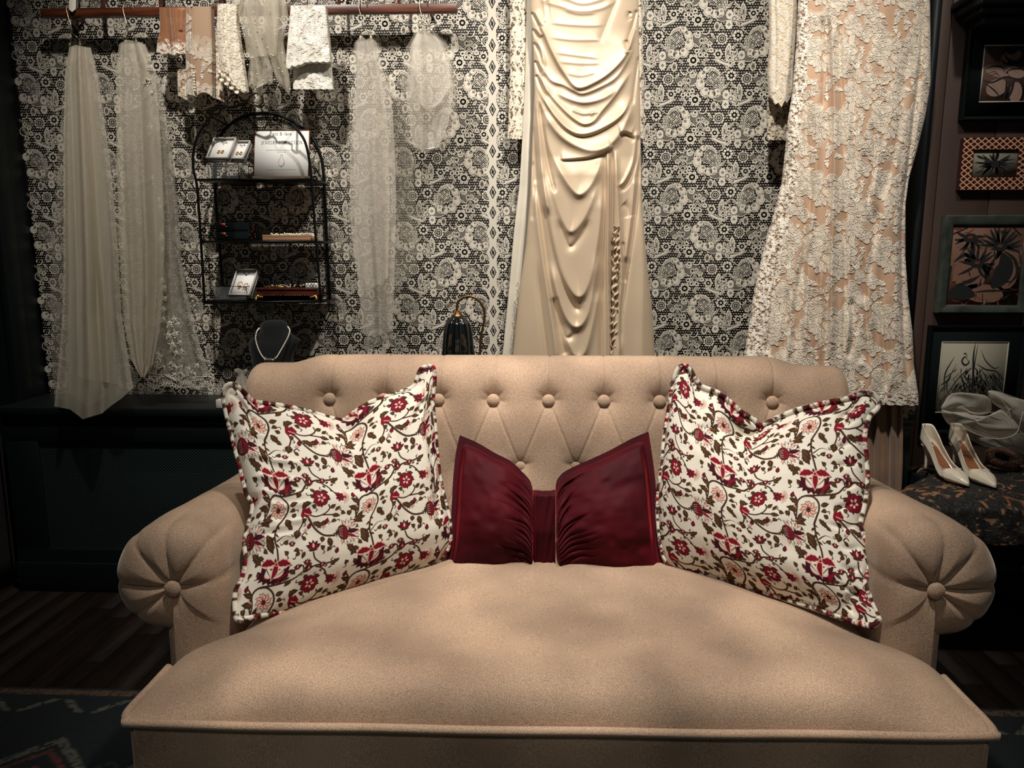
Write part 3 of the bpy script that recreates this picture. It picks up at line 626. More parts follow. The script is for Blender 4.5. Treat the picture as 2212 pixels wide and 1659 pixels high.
# ---------------------------------------------------------------- sofa
def build_sofa():
    t = thing('sofa', 'beige velvet sofa with buttoned back and rolled arms in the middle of the shop', 'sofa', (.015, 1.6, .012))
    X0 = .015
    btn_m = M_velvet
    def button(c, r, d, parent, nm='button'):
        th = np.linspace(0, PI*.52, 8); prof = [(r*math.sin(a)+1e-4, r*.55*math.cos(a)) for a in th]+[(r*.9, -.004), (r*.5, -.012)]
        b = MB(); V = []; a = np.arange(20)/20*2*PI; pr = np.array(prof); d = np.array(d, float); d /= np.linalg.norm(d); u = np.cross(d, (0, 0, 1.)); u /= np.linalg.norm(u); w = np.cross(u, d)
        P = np.array([[np.array(c)+d*h+rr*(math.cos(q)*u+math.sin(q)*w) for q in a] for rr, h in pr]); b.grid(P, cu=True, cap=True); b.build(nm, btn_m, parent)
    # ---- backrest
    prof = catmull([(1.78, .30), (1.80, .42), (1.835, .57), (1.862, .70), (1.876, .82), (1.893, .885), (1.925, .925), (1.97, .941), (2.02, .93), (2.05, .89), (2.06, .80), (2.06, .6), (2.06, .25)], 24)
    L = np.r_[0, np.cumsum(np.hypot(*np.diff(prof, axis=0).T))]
    sv = np.concatenate([np.linspace(0, .95, 330), np.linspace(.95, L[-1], 16)[1:]]); sv = np.minimum(sv, L[-1])
    py = np.interp(sv, L, prof[:, 0]); pz = np.interp(sv, L, prof[:, 1])
    ty = np.gradient(py, sv); tz = np.gradient(pz, sv); ln = np.hypot(ty, tz); ny, nz = -tz/ln, ty/ln      # outward: front face looks to -Y
    s_of = lambda z: float(np.interp(z, pz[:200], sv[:200]))
    s1, s2, s3 = s_of(.836), s_of(.668), s_of(.50)
    row1 = [-.552+i*.1435 for i in range(9)]; row2 = [r+.0718 for r in row1[:-1]]; row3 = row1
    xe0, xe1 = -.786, .802; rr = .035
    th = np.linspace(0, PI/2, 7)[:-1]
    u = np.concatenate([xe0+rr*(1-np.cos(th)), np.linspace(xe0+rr, xe1-rr, 760), (xe1-rr*(1-np.cos(th)))[::-1]])
    u[0:6] = xe0+rr*(1-np.sin(th)); u[-6:] = (xe1-rr*(1-np.sin(th)))[::-1]
    ins = np.zeros(len(u)); 
    # quarter-round ends: walk from the cap (full inset) to the face (no inset)
    k = np.linspace(0, PI/2, 7)[:-1]; u[:6] = xe0+rr*(1-np.sin(k)); ins[:6] = rr*(1-np.cos(k))
    u[:6] = xe0+rr*(1-np.cos(k)); ins[:6] = rr*(1-np.sin(k)); u[-6:] = (xe1-rr*(1-np.cos(k)))[::-1]; ins[-6:] = (rr*(1-np.sin(k)))[::-1]
    X, S = np.meshgrid(u, sv); H = np.zeros(X.shape)
    H += .006*np.sin(np.clip((S-.05)/(s1+.12), 0, 1)*PI)
    def dimple(x, s, a=.025, r=.032):
        m = (np.abs(X-x) < .14) & (np.abs(S-s) < .14); d = np.hypot((X[m]-x), (S[m]-s)*.95); H[m] -= a*np.exp(-(d/r)**1.15)+a*.35*np.exp(-(d/.009)**2)
    for x in row1: dimple(x, s1)
    for x in row2: dimple(x, s2, .017, .028)
    for x in row3: dimple(x, s3, .015, .028)
    r = random.Random(2)
    for i, x in enumerate(row1):
        top = s1+.27
        fold(H, X, S, [(x+.002, s1+.01), (x+.004, s1+.10), (x+.002, top)], -.0036, .0035, .0025, (.02, .1), sharp_=1.2)
        fold(H, X, S, [(x, s1), (x+.002, s1+.07)], -.006, .020, .020, (0, .8), sharp_=1.3)
        for sg in (-1, 1):
            xx = x+sg*.0718
            if -.6 < xx < .64:
                fold(H, X, S, [(x+sg*.006, s1-.012), (xx-sg*.006, s2+.012)], -.0026, .0035 if sg > 0 else .0018, .0018 if sg > 0 else .0035, (.02, .02), sharp_=1.2)
            fold(H, X, S, [(x, s1), (x+sg*.045, s1+.012*r.uniform(-1, 1))], -.003, .006, .006, (0, .7), sharp_=1.3)
            fold(H, X, S, [(x, s1), (x+sg*.035, s1+.030)], -.003, .006, .006, (0, .7), sharp_=1.3)
    for i, x in enumerate(row2):
        for sg in (-1, 1):
            fold(H, X, S, [(x+sg*.006, s2-.012), (x+sg*.066, s3+.012)], -.0026, .003, .002, (.02, .02), sharp_=1.2)
            fold(H, X, S, [(x, s2), (x+sg*.04, s2+.01)], -.003, .006, .006, (0, .7), sharp_=1.3)
    H += .0012*vnoise(X*9+3, S*9, 1)
    fade = sstep(0, .02, X-xe0)*sstep(0, .02, xe1-X); H *= fade
    PZ = np.interp(S, sv, pz); PY = np.interp(S, sv, py); NY = np.interp(S, sv, ny); NZ = np.interp(S, sv, nz)
    camel = sstep(.58, .69, np.abs(X-.008)); drop = .024*camel*sstep(.55, .92, PZ)
    I = np.interp(X, u, ins)
    # taper of the back towards its foot is hidden by the arms
    P = np.stack([X, PY+NY*(H-I), PZ+NZ*(H-I)-drop], -1)
    b = MB(); b.grid(P)
    n0 = P.shape[1]; nv = P.shape[0]
    b.F.append([i*n0 for i in range(nv)]); b.M.append(0); b.F.append([i*n0+n0-1 for i in range(nv)][::-1]); b.M.append(0)
    back = b.build('backrest', M_velvet, t)
    def face(x, s, off):
        return (x, float(np.interp(s, sv, py))+float(np.interp(s, sv, ny))*off, float(np.interp(s, sv, pz))+float(np.interp(s, sv, nz))*off-.024*float(sstep(.58, .69, abs(x-.008)))*float(sstep(.55, .92, np.interp(s, sv, pz))))
    for rw, s in ((row1, s1), (row2, s2), (row3[3:6], s3)):
        for x in rw:
            if s == s3: continue
            button(face(x, s, -.014), .0165, (0, float(np.interp(s, sv, ny)), float(np.interp(s, sv, nz))), back)
    # ---- seat cushion : T shaped, crowned
    yv = np.concatenate([1.128+.072*np.linspace(0, 1, 46)**1.8, np.linspace(1.20, 1.82, 130)[1:]]); xc = .0275
    hw = .737-.085*sstep(1.30, 1.42, yv); hw -= .02*(1-np.sqrt(np.clip((yv-1.128)/.035, 0, 1)))**1
    uu = np.concatenate([-1+.16*(1-np.cos(np.linspace(0, PI/2, 26))), np.linspace(-.84, .84, 190)[1:-1], 1-.16*(1-np.cos(np.linspace(0, PI/2, 26)))[::-1]])
    Uu, Yy = np.meshgrid(uu, yv); HW = np.repeat(hw[:, None], len(uu), 1); Xx = xc+Uu*HW
    ex = HW*(1-np.abs(Uu)); ey = Yy-1.128
    fx = 1-np.exp(-(ex/.085)); fx = sstep(0, .30, ex)**.55; fy = (1-np.exp(-(ey/.030))); fy = np.clip(1-(1-np.clip(ey/.10, 0, 1))**2.2, 0, 1)**.75
    Z = .414+.056*fy*(1-np.exp(-ex/.03))*(.62+.38*fx)*(.35+.65*sstep(-.02, .22, ey+ex*.6)); Z += .026*(1-np.exp(-ey/.0045))*np.exp(-ey/.09)*sstep(.03, .30, ex); Z += .014*sstep(0, .35, ey)*fx
    Z += .0045*vnoise(Xx*3.2, Yy*3.2+5, 4)*fx*fy+.0022*vnoise(Xx*8+1, Yy*6, 9)*fx
    Z += -.010*np.exp(-(ey/.016)**2)*sstep(.1, .3, ex)
    yy = Yy+.010*np.sin(np.clip((Xx-xc)/.737, -1, 1)*PI/2)**2*0
    # the front line runs very slightly off square
    P = np.stack([Xx, yy+.014*(Xx+.7), Z], -1)
    gmesh('seat_cushion', P, M_velvet, t, rim=(0, 0, -.05), flip=False)
    fl = [(xc-.743, 1.30), (xc-.743, 1.24), (xc-.743, 1.16), (xc-.729, 1.133), (xc-.70, 1.124), (xc-.4, 1.121), (xc, 1.12), (xc+.4, 1.121), (xc+.70, 1.124), (xc+.729, 1.133), (xc+.737, 1.16), (xc+.737, 1.24), (xc+.737, 1.30)]
    pp = catmull(fl, 10); P = np.stack([pp[:, 0], pp[:, 1]+.014*(pp[:, 0]+.7), np.full(len(pp), .4135)], -1)
    P[:, 2] += .0008*np.sin(P[:, 0]*17)
    MB().tube(P, .0078, 12).build('piping', M_velvet, t)
    # ---- upholstered front rail and body
    def prism(name, pts, z0, z1, bev=.012, mm=M_velvet, noise=0):
        Q = catmull(pts, 6, True) if False else np.array(pts, float); R = []
        # resample outline
        E = []
        for i in range(len(Q)):
            a, c = Q[i], Q[(i+1) % len(Q)]; n = max(2, int(np.hypot(*(c-a))/.02)); E.append(a+(c-a)*(np.arange(n)/n)[:, None])
        E = np.concatenate(E); E = (np.roll(E, 1, 0)+E+np.roll(E, -1, 0))/3; ctr = E.mean(0)
        for z, i in ((z0, .006), (z0+.008, 0), *[(z0+.01+(z1-z0-.02)*k/14, 0) for k in range(15)], (z1-.004, .002), (z1, .012)):
            d = E-ctr; d /= np.linalg.norm(d, axis=1)[:, None]; R.append(np.c_[E-d*i, np.full(len(E), z)])
        return MB().grid(np.array(R), cu=True, cap=True).build(name, mm, t)
    sk = lambda x, y: (x, y+.014*(x+.7))
    prism('front_rail', [sk(-.708, 1.128), sk(-.35, 1.126), sk(.02, 1.125), sk(.4, 1.126), sk(.762, 1.128), sk(.763, 1.45), sk(-.709, 1.45)], .10, .407)
    prism('base', [(-.735, 1.44), (.765, 1.45), (.765, 2.055), (-.735, 2.055)], .10, .40)
    # ---- arms
    prof = [(-.636, .13), (-.636, .30), (-.635, .42), (-.636, .52), (-.642, .595), (-.664, .643), (-.712, .664), (-.772, .664), (-.828, .640), (-.862, .590), (-.872, .535), (-.852, .478), (-.808, .446), (-.758, .436), (-.741, .42), (-.740, .30), (-.740, .13), (-.71, .12), (-.66, .12)]
    pc = catmull(prof, 12, True)
    def arm(mir, dz):
        C = np.array([-.731, .545]); Pm = pc.copy()
        pl = np.radians([135, 100, 54, 8, -98, -143, 180, -58 if False else -98])
        ang = np.arctan2(Pm[:, 1]-C[1], Pm[:, 0]-C[0]); rad = np.hypot(*(Pm-C).T)
        dA = np.min(np.abs((ang[:, None]-pl[None]+PI) % (2*PI)-PI), axis=1)
        outer = (Pm[:, 1] > .45).astype(float)
        notch = np.exp(-(dA*rad/.010)**1.4)*outer
        rows = []
        ph = np.linspace(0, PI/2, 60)
        for f in ph[::-1]:                       # cap, centre first
            kk = math.cos(f)**.62 if f < PI/2 else 0; kk = max(kk, .02)
            r = rad*kk
            y = 1.425-.062*math.sin(f)**1.0
            puff = .0035*np.sin(np.clip(kk, 0, 1)*PI)*(1-np.exp(-(dA*3.2)**2))*outer
            cre = (.0065*np.exp(-(dA*r/.0030)**1.2)+.005*np.exp(-(dA*r/.013)**1.3))*max(0., math.sin(min(1, kk*1.12)*PI))**.6
            dip = .018*np.exp(-(r/.022)**1.3)
            yy = y-puff+cre*(outer*.8+.2*(ang < -.9))+dip
            q = C+(Pm-C)*kk*(1-.055*notch*sstep(.6, 1, kk))[:, None]
            rows.append(np.c_[q[:, 0], yy, q[:, 1]])
        for y in np.linspace(1.425, 1.96, 60)[1:]:
            q = C+(Pm-C)*(1-.055*notch*math.exp(-((y-1.425)/.05)**1.5))[:, None]
            sw = .006*math.sin((y-1.42)*7)*outer*(Pm[:, 0] < -.65)
            wob = .003*vnoise(Pm[:, 0]*14+y*9, Pm[:, 1]*12, 5)*(y-1.42)/.2 if y < 1.62 else .003*vnoise(Pm[:, 0]*14+y*9, Pm[:, 1]*12, 5)
            up = 0*outer
            rows.append(np.c_[q[:, 0]-sw*.0+.0*up, np.full(len(q), y), q[:, 1]+wob-.028*outer*sstep(1.45, 1.96, y)*(Pm[:, 1]-.45)/.2])
        P = np.array(rows)
        # creases sweeping over the inner side below the roll
        P[..., 2] += dz*np.clip((P[..., 2]-.3)/.2, 0, 1)
        if mir: P[..., 0] = 2*X0-P[..., 0]
        F = gridf(P.shape[0], P.shape[1], True)
        if mir: F = F[:, ::-1]
        b = MB(); b.add(P.reshape(-1, 3), F); nn = P.shape[1]; last = (P.shape[0]-1)*nn
        b.F.append(list(range(nn))); b.M.append(0); b.F.append([last+i for i in range(nn)]); b.M.append(0)
        o = b.build('arm', M_velvet, t)
        x = C[0] if not mir else 2*X0-C[0]
        button((x, 1.366, C[1]+dz), .0165, (0, -1, .05), o)
        # welt running down the outer front corner of the arm post
        xx = -.744 if not mir else 2*X0+.744
        W = MB().tube([(xx, 1.385, .452+dz), (xx, 1.380, .43+dz), (xx, 1.380, .33), (xx, 1.380, .16)], .0055, 8); W.build('welt', M_velvet, o)
        ox = -.752 if not mir else 2*X0+.752
        b = MB(); b.box((ox-.006, 1.385, .13), (ox+.006, 1.93, .445+dz), bev=.004); b.build('outer_panel', M_velvet, o)
    arm(False, 0); arm(True, .022)
    lm = mat('sofa_leg_wood', (34, 22, 16), .35)
    for x, y in ((-.66, 1.19), (.71, 1.21), (-.68, 2.0), (.71, 2.0)):
        MB().lathe([(.016, .0), (.02, .01), (.027, .05), (.024, .085), (.03, .105)], (x, y, .0125), 16).build('leg', lm, t)
build_sofa()
# ---------------------------------------------------------------- cushions
def edge_pts(E, Ya, Yb, n):
    E = np.array(E, float); C = catmull(E, 8); L = np.r_[0, np.cumsum(np.hypot(*np.diff(C, axis=0).T))]; s = np.linspace(0, L[-1], n)
    x = np.interp(s, L, C[:, 0]); y = np.interp(s, L, C[:, 1]); return at(x, y, np.linspace(Ya, Yb, n))
def coons(T, B, Lf, R):
    """T,B left->right ; Lf,R top->bottom"""
    nu, nv = len(T), len(Lf); u = np.linspace(0, 1, nu)[None, :, None]; v = np.linspace(0, 1, nv)[:, None, None]
    return ((1-v)*T[None]+v*B[None]+(1-u)*Lf[:, None]+u*R[:, None]
            - ((1-u)*(1-v)*T[0]+u*(1-v)*T[-1]+(1-u)*v*B[0]+u*v*B[-1]))
def cushion(top, right, bot, left, Ys, n, bf, bb, pw=.5, marg=0.0, dent=None):
    """outline curves measured clockwise; Ys = depth of TL,TR,BR,BL; returns front and back sheets"""
    T = edge_pts(top, Ys[0], Ys[1], n); R = edge_pts(right, Ys[1], Ys[2], n); B = edge_pts(bot, Ys[2], Ys[3], n)[::-1]; Lf = edge_pts(left, Ys[3], Ys[0], n)[::-1]
    for A_, B_ in ((T, 0),): pass
    c = (T[0]+Lf[0])/2; T[0] = Lf[0] = c; c = (T[-1]+R[0])/2; T[-1] = R[0] = c; c = (R[-1]+B[-1])/2; R[-1] = B[-1] = c; c = (B[0]+Lf[-1])/2; B[0] = Lf[-1] = c
    P = coons(T, B, Lf, R); u = np.linspace(0, 1, n)[None]; v = np.linspace(0, 1, n)[:, None]
    du = P[n//2, -1]-P[n//2, 0]; dv = P[-1, n//2]-P[0, n//2]; N = np.cross(du, dv); N /= np.linalg.norm(N)
    if N[1] > 0: N = -N
    e = lambda t: np.clip((t-marg)/(1-2*marg), 0, 1)
    g = (np.sin(e(u)*PI)**pw)*(np.sin(e(v)*PI)**pw)
    H = np.zeros((n, n))
    if dent: dent(H, *np.meshgrid(np.linspace(0, 1, n), np.linspace(0, 1, n)))
    edge = np.minimum(1, np.minimum(np.minimum(u, 1-u), np.minimum(v, 1-v))*14)
    return P+N*(bf*g+H*edge)[..., None], P-N*(bb*g)[..., None], P
M_print = mat('printed_cotton', (255, 255, 255), .85, attr=True, bump=.35, bscale=700, spec=.2)
PT = raster(print_tile(), 560, 500, 6, True, 0, 2.0)
PTC = boxblur(np.array(PCOL)[PT][..., 0], 1), boxblur(np.array(PCOL)[PT][..., 1], 1), boxblur(np.array(PCOL)[PT][..., 2], 1)
PTC = np.stack(PTC, -1)
def print_cols(U, V, ox, oy, su, sv, shear=0):
    return sample(PTC, (ox+U*su+V*shear)*2, (oy+V*sv)*2)
def floral(name_label, args, Ys, off, dent, n=560):
    t = thing('floral_cushion', name_label, 'cushion', tuple(at(args[0][0][0], args[0][0][1], Ys[0])*0+np.array([at(*args[2][3], Ys[2])[0], (Ys[2]+Ys[3])/2, .47])))
    Ff, Bk, P = cushion(*args, Ys, n, .085, .045, .55, 0.0, dent)
    U, V = np.meshgrid(np.linspace(0, 1, n), np.linspace(0, 1, n))
    C = print_cols(U, V, *off)
    gmesh('front_cover', Ff, M_print, t, col=C, flip=True)
    s = slice(None, None, 4)
    idx = np.r_[0:n:4, n-1] if (n-1) % 4 else np.arange(0, n, 4)
    gmesh('back_cover', Bk[np.ix_(idx, idx)], M_print, t, col=C[np.ix_(idx, idx)])
    ring = np.concatenate([P[0, ::4], P[4::4, -1], P[-1, :-4:-4][:0], P[-1, ::-1][4::4], P[::-1, 0][4:-4:4]])
    mb = MB(); ring = (np.roll(ring, 1, 0)+ring+np.roll(ring, -1, 0))/3
    mb.tube(ring, .0062, 10, closed=True)
    k = len(ring); cc = print_cols(np.repeat(np.linspace(0, 4, k)[:, None], 10, 1), np.repeat(np.linspace(0, .04, 10)[None], k, 0), off[0], off[1], off[2], off[3])
    V_ = np.concatenate(mb.V); mesh('piping', V_, mb.F, M_print, t, True, None, cc)
    return t
def dL(H, U, V):
    r = random.Random(4)
    for i in range(9):
        y = .2+.06*i+r.uniform(-.02, .02); fold(H, U, V, [(.03, y+.02), (.12+r.uniform(0, .1), y+r.uniform(-.02, .02)), (.3+r.uniform(-.08, .1), y+r.uniform(-.03, .03))], .006*r.uniform(.5, 1.2), .012, .02, (.1, .5))
    fold(H, U, V, [(.54, .0), (.55, .06), (.57, .14), (.60, .22)], -.030, .10, .05, (0, .7), sharp_=1.4)
    fold(H, U, V, [(.97, .1), (.93, .25), (.95, .5), (.93, .8)], -.010, .02, .03, (.2, .2))
    fold(H, U, V, [(.02, .02), (.09, .08), (.13, .2)], -.012, .02, .02, (.1, .5)); fold(H, U, V, [(.9, .1), (.86, .2)], -.010, .03, .02, (.1, .5))
    H += .004*vnoise(U*5, V*5, 3)+.0018*vnoise(U*14, V*14, 8)
def dR(H, U, V):
    r = random.Random(9)
    fold(H, U, V, [(.47, .0), (.44, .06), (.37, .13), (.31, .17)], -.055, .05, .07, (0, .5), sharp_=1.3)
    fold(H, U, V, [(.31, .17), (.22, .22), (.15, .3)], -.008, .03, .03, (0, .7))
    fold(H, U, V, [(.52, .03), (.45, .11), (.36, .18), (.3, .22)], .012, .02, .04, (.1, .5))
    for i in range(9):
        y = .12+.09*i; fold(H, U, V, [(.98, y), (.93, y+.02), (.86+r.uniform(-.03, .03), y+r.uniform(-.02, .05))], -.007, .012, .016, (.05, .5))
    fold(H, U, V, [(.93, .0), (.90, .05), (.91, .14)], -.02, .02, .03, (.1, .4)); fold(H, U, V, [(.86, .97), (.9, .9), (.97, .84)], -.016, .015, .03, (.1, .2))
    H += .004*vnoise(U*5+7, V*5, 6)+.0015*vnoise(U*14, V*14, 2)
LP = ([(483, 842), (496, 830), (514, 836), (536, 858), (549, 868), (579, 872), (623, 879), (662, 888), (699, 899), (735, 908), (749, 905), (767, 890), (804, 868), (858, 850), (890, 838), (899, 825), (908, 800), (919, 791)],
      [(922, 791), (936, 795), (938, 825), (934, 868), (939, 923), (943, 977), (950, 1035), (961, 1085), (970, 1122), (972, 1165), (963, 1194), (948, 1212)],
      [(948, 1212), (912, 1234), (822, 1259), (749, 1281), (677, 1302), (605, 1322), (554, 1331), (514, 1342)],
      [(510, 1340), (509, 1281), (525, 1248), (532, 1205), (530, 1165), (547, 1096), (534, 1067), (520, 1013), (507, 963), (492, 905), (482, 854)])
RP = ([(1462, 800), (1473, 790), (1488, 794), (1501, 816), (1516, 835), (1550, 848), (1576, 867), (1602, 891), (1624, 902), (1643, 919), (1662, 910), (1718, 887), (1774, 872), (1830, 861), (1864, 848), (1888, 850)],
      [(1899, 861), (1895, 883), (1877, 902), (1867, 947), (1871, 992), (1873, 1044), (1867, 1089), (1858, 1134), (1869, 1171), (1878, 1220), (1868, 1257), (1882, 1298), (1899, 1332), (1890, 1352)],
      [(1886, 1354), (1856, 1347), (1811, 1332), (1736, 1306), (1662, 1283), (1587, 1259), (1512, 1240), (1467, 1231), (1441, 1220)],
      [(1441, 1218), (1430, 1190), (1422, 1126), (1422, 1067), (1430, 1003), (1436, 939), (1447, 872), (1452, 824)])
floral('large white cushion printed with red flowers and vines, leaning on the left sofa arm', LP, (1.63, 1.79, 1.66, 1.385), (215, 455, 1290, 1230, 40), dL)
floral('large white cushion printed with red flowers and vines, deeply creased, by the right sofa arm', RP, (1.79, 1.66, 1.385, 1.67), (10, 455, 1290, 1260, -60), dR)
# ---- red velvet bow cushion
M_red = mat('red_velvet', (66, 5, 15), .7, sheen=.22, sheen_t=(255, 70, 80), sheen_r=.3, var=.3, vscale=7, bump=.4, bscale=300, spec=.15)
def build_bow():
    t = thing('bow_cushion', 'dark red velvet cushion gathered in the middle like a bow', 'cushion', (.04, 1.7, .46))
    def dl(H, U, V):
        r = random.Random(1)
        for i in range(15):
            v = .06+.9*i/14; L = r.uniform(.25, .6); dv = (v-.45)*-.12+r.uniform(-.03, .03)
            fold(H, U, V, [(.99, v), (.99-L*.5, v+dv*.6-.01), (.99-L, v+dv*1.6-(.04 if v < .4 else 0))], -.008*r.uniform(.5, 1.3), .010, .016, (0, .6), sharp_=1.5)
    def dr(H, U, V):
        r = random.Random(8)
        for i in range(17):
            v = .05+.9*i/16; L = r.uniform(.2, .5); dv = -r.uniform(.02, .14)*(1.3-v)
            fold(H, U, V, [(.01, v), (.01+L*.5, v+dv*.6), (.01+L, v+dv*1.8)], -.009*r.uniform(.6, 1.3), .010, .016, (0, .6), sharp_=1.5)
    n = 200
    A = cushion([(993, 941), (1030, 957), (1070, 980), (1103, 997), (1127, 1019), (1145, 1040), (1152, 1064)], [(1152, 1064), (1153, 1110), (1153, 1170), (1153, 1222)],
                [(1153, 1222), (1106, 1230), (1030, 1231), (1000, 1231), (957, 1235)], [(957, 1235), (970, 1182), (975, 1107), (979, 1031), (985, 977), (993, 941)], (1.79, 1.76, 1.68, 1.66), n, .075, .03, .5, .0, dl)
    B = cushion([(1200, 1064), (1201, 1046), (1208, 1031), (1226, 1016), (1272, 995), (1317, 974), (1362, 950), (1401, 933)], [(1401, 933), (1407, 971), (1415, 1031), (1422, 1122), (1428, 1182), (1437, 1232)],
                [(1437, 1235), (1422, 1239), (1362, 1236), (1302, 1230), (1241, 1223), (1203, 1220)], [(1203, 1220), (1202, 1170), (1201, 1110), (1200, 1064)], (1.76, 1.79, 1.67, 1.68), n, .075, .03, .5, .0, dr)
    uu_, vv_ = np.meshgrid(np.linspace(0, 1, n), np.linspace(0, 1, n)); wr = .006*vnoise(uu_*4+1, vv_*6, 3)+.003*vnoise(uu_*11, vv_*15, 5)
    for (Ff, Bk, P), side in ((A, 0), (B, 1)):
        u = np.linspace(0, 1, n)[None]; v = np.linspace(0, 1, n)[:, None]
        out = u if side == 0 else 1-u
        f = sstep(.05, .11, out)*sstep(.04, .10, v)*sstep(.0, .03, 1-v)
        inner = np.exp(-((1-out)/.12)**2)
        Fn = P+(Ff-P)*(f*1.0)[..., None]; Fn[..., 1] -= wr*f; Fn[..., 1] -= .052*inner*np.sin(np.clip(v*1.0, 0, 1)*PI)**.35*sstep(0, .03, 1-out)
        mb = MB(); F = gridf(n, n); mb.add(Fn.reshape(-1, 3), F[:, ::-1]); mb.add((Bk+np.array([0, .004, 0])).reshape(-1, 3), F); mb.build('cover', M_red, t)
        # flat flange seam
    Zt, Zb = at(1176, 1062, 1.70), at(1176, 1222, 1.63)
    xs = np.linspace(-1, 1, 22); vs = np.linspace(0, 1, 60)
    R = []
    for v in vs:
        # band wraps over the top and down the front
        y0 = np.interp(v, [0, .08, .16, .6, 1], [1.76, 1.70, 1.672, 1.655, 1.66]); ypx = np.interp(v, [0, .08, .16, 1], [1063, 1061, 1070, 1222])
        c = at(1176, ypx, y0); R.append([c+np.array([x*.026, .006*x*x+.0015*math.sin(x*9+v*12), 0]) for x in xs])
    gmesh('band', np.array(R), M_red, t, rim=(0, .012, 0), flip=True)
    for x in (-.0235, .0235):
        MB().tube([r[11]+np.array([x, .004-.0045, 0]) for r in np.array(R)[6::3]], .0012, 6).build('stitching', M_red, t)
build_bow()
# ---------------------------------------------------------------- hanging garments
IVORY = (232, 224, 206)
def interp_edge(E, y):
    E = np.array(E, float); return np.interp(y, E[:, 1], E[:, 0])
def build_rail():
    t = thing('garment_rail', 'long brown wooden rail across the upper lace wall, veils and lace hanging on it', 'rail', tuple(at(540, 25, 2.69)))
    m = mat('rail_wood', (108, 56, 34), .38, var=.5, vscale=12, dark2=(58, 28, 18), stretch=(.6, 6, 8), bump=.2, bscale=60, det=6)
    a, c = at(93, 33, 2.66), at(988, 18, 2.66); b = MB(); b.box((a[0], 2.645, 2.017), (c[0], 2.672, 2.044), bev=.002); b.build('rail', m, t, auto=30)
    for x in (222, 347, 476, 732, 862):
        p = at(x, 12, 2.668); MB().box((p[0]-.004, 2.662, 2.040), (p[0]+.004, 2.678, 2.5), bev=.001).build('upright', m, t)
    for x in (160, 930):
        p = at(x, 22, 2.7); MB().tube([(p[0], 2.67, 2.030), (p[0], 2.749, 2.030)], .006, 10).build('bracket', m, t)
build_rail()
RZ = 2.045
def hanger(x, yb, lab):
    p = at(x, 30, 2.655); X = p[0]; zb = at(x, yb, 2.63)[2]
    t = thing('clip_hanger', lab, 'hanger', (X, 2.65, 2.0), 'wire clip hangers on the wooden rail' if False else None)
    M = M_wire
    hk = catmull([(X+.018, 2.645, RZ-.012), (X+.016, 2.64, RZ+.004), (X+.006, 2.64, RZ+.014), (X-.006, 2.637, RZ+.008), (X-.009, 2.634, RZ-.010), (X-.004, 2.632, RZ-.035), (X+.003, 2.63, RZ-.06), (X+.002, 2.63, (RZ+zb)/2-.02)], 8)
    MB().tube(hk, .0016, 8).build('hook', M, t)
    ap = (X+.002, 2.63, (RZ+zb)/2-.02)
    b = MB(); b.tube([ap, (X-.004, 2.628, zb+.002)], .0015, 8); b.tube([ap, (X+.030, 2.628, (ap[2]+zb)/2-.005)], .0015, 8); b.tube([(X+.030, 2.628, (ap[2]+zb)/2-.005), (X+.032, 2.628, zb+.0)], .0013, 8); b.build('arms', M, t)
    for xx in (X-.004, X+.032): MB().box((xx-.004, 2.620, zb-.012), (xx+.004, 2.632, zb+.004), bev=.0015).build('clip', M, t)
M_pearl = mat('pearl', (236, 226, 206), .18, coat=.6)
M_wire = mat('hanger_wire', (176, 160, 134), .3, metal=.9)
hanger(158, 97, 'wire clip hanger holding the long plain veil, leftmost on the rail')
hanger(279, 90, 'wire clip hanger holding the veil with lace trim, second from the left')
hanger(784, 82, 'wire clip hanger holding the long sheer veil right of the white lace')
hanger(914, 66, 'wire clip hanger holding the short puffy veil, at the right rail end')
M_tul = tulle('tulle', (228, 218, 198), .40, .45); M_tul2 = tulle('tulle_sheer', (228, 220, 204), .09, .40); M_tulg = tulle('tulle_grey', (228, 220, 206), .31, .42)
def sheet(L, R, top, bot, Y, amp, nf, seed, nv=110, nu=150, lean=0, pinch=.35, wob=.3):
    """a gathered sheet of net: L/R edges (x,y), top/bottom heights along u, depth folds"""
    r = random.Random(seed); u = np.linspace(0, 1, nu)[None]; v = np.linspace(0, 1, nv)[:, None]
    top = np.array(top, float); bot = np.array(bot, float)
    y = (1-v)*np.interp(u, top[:, 0], top[:, 1])+v*np.interp(u, bot[:, 0], bot[:, 1])
    x = interp_edge(L, y)*(1-u)+interp_edge(R, y)*u
    f = np.zeros_like(x)
    for k in range(4):
        n = nf*(.55, .95, .3, 1.7)[k]; f += (1, .45, .7, .10)[k]*np.sin(u*n*2*PI+r.uniform(0, 6)+v*r.uniform(-1.2, 1.2)+wob*np.sin(v*r.uniform(3, 6)))
    f = f*.9
    a = amp*(pinch+(1-pinch)*np.minimum(1, v*1.6))
    x = x+np.sin(u*nf*.8*2*PI+seed)*.8*np.minimum(1, v*2)*np.minimum(1, np.minimum(u, 1-u)*12)
    return at(x, y, Y-a*f-lean*v)
def veil(lab, base, layers):
    t = thing('bridal_veil', lab, 'veil', tuple(at(*base, 2.62)))
    for a in layers:
        nm, m = a[0], a[1]; o = gmesh(nm, sheet(*a[2:]), m, t)
        if nm == 'hem_binding': pass
    return t
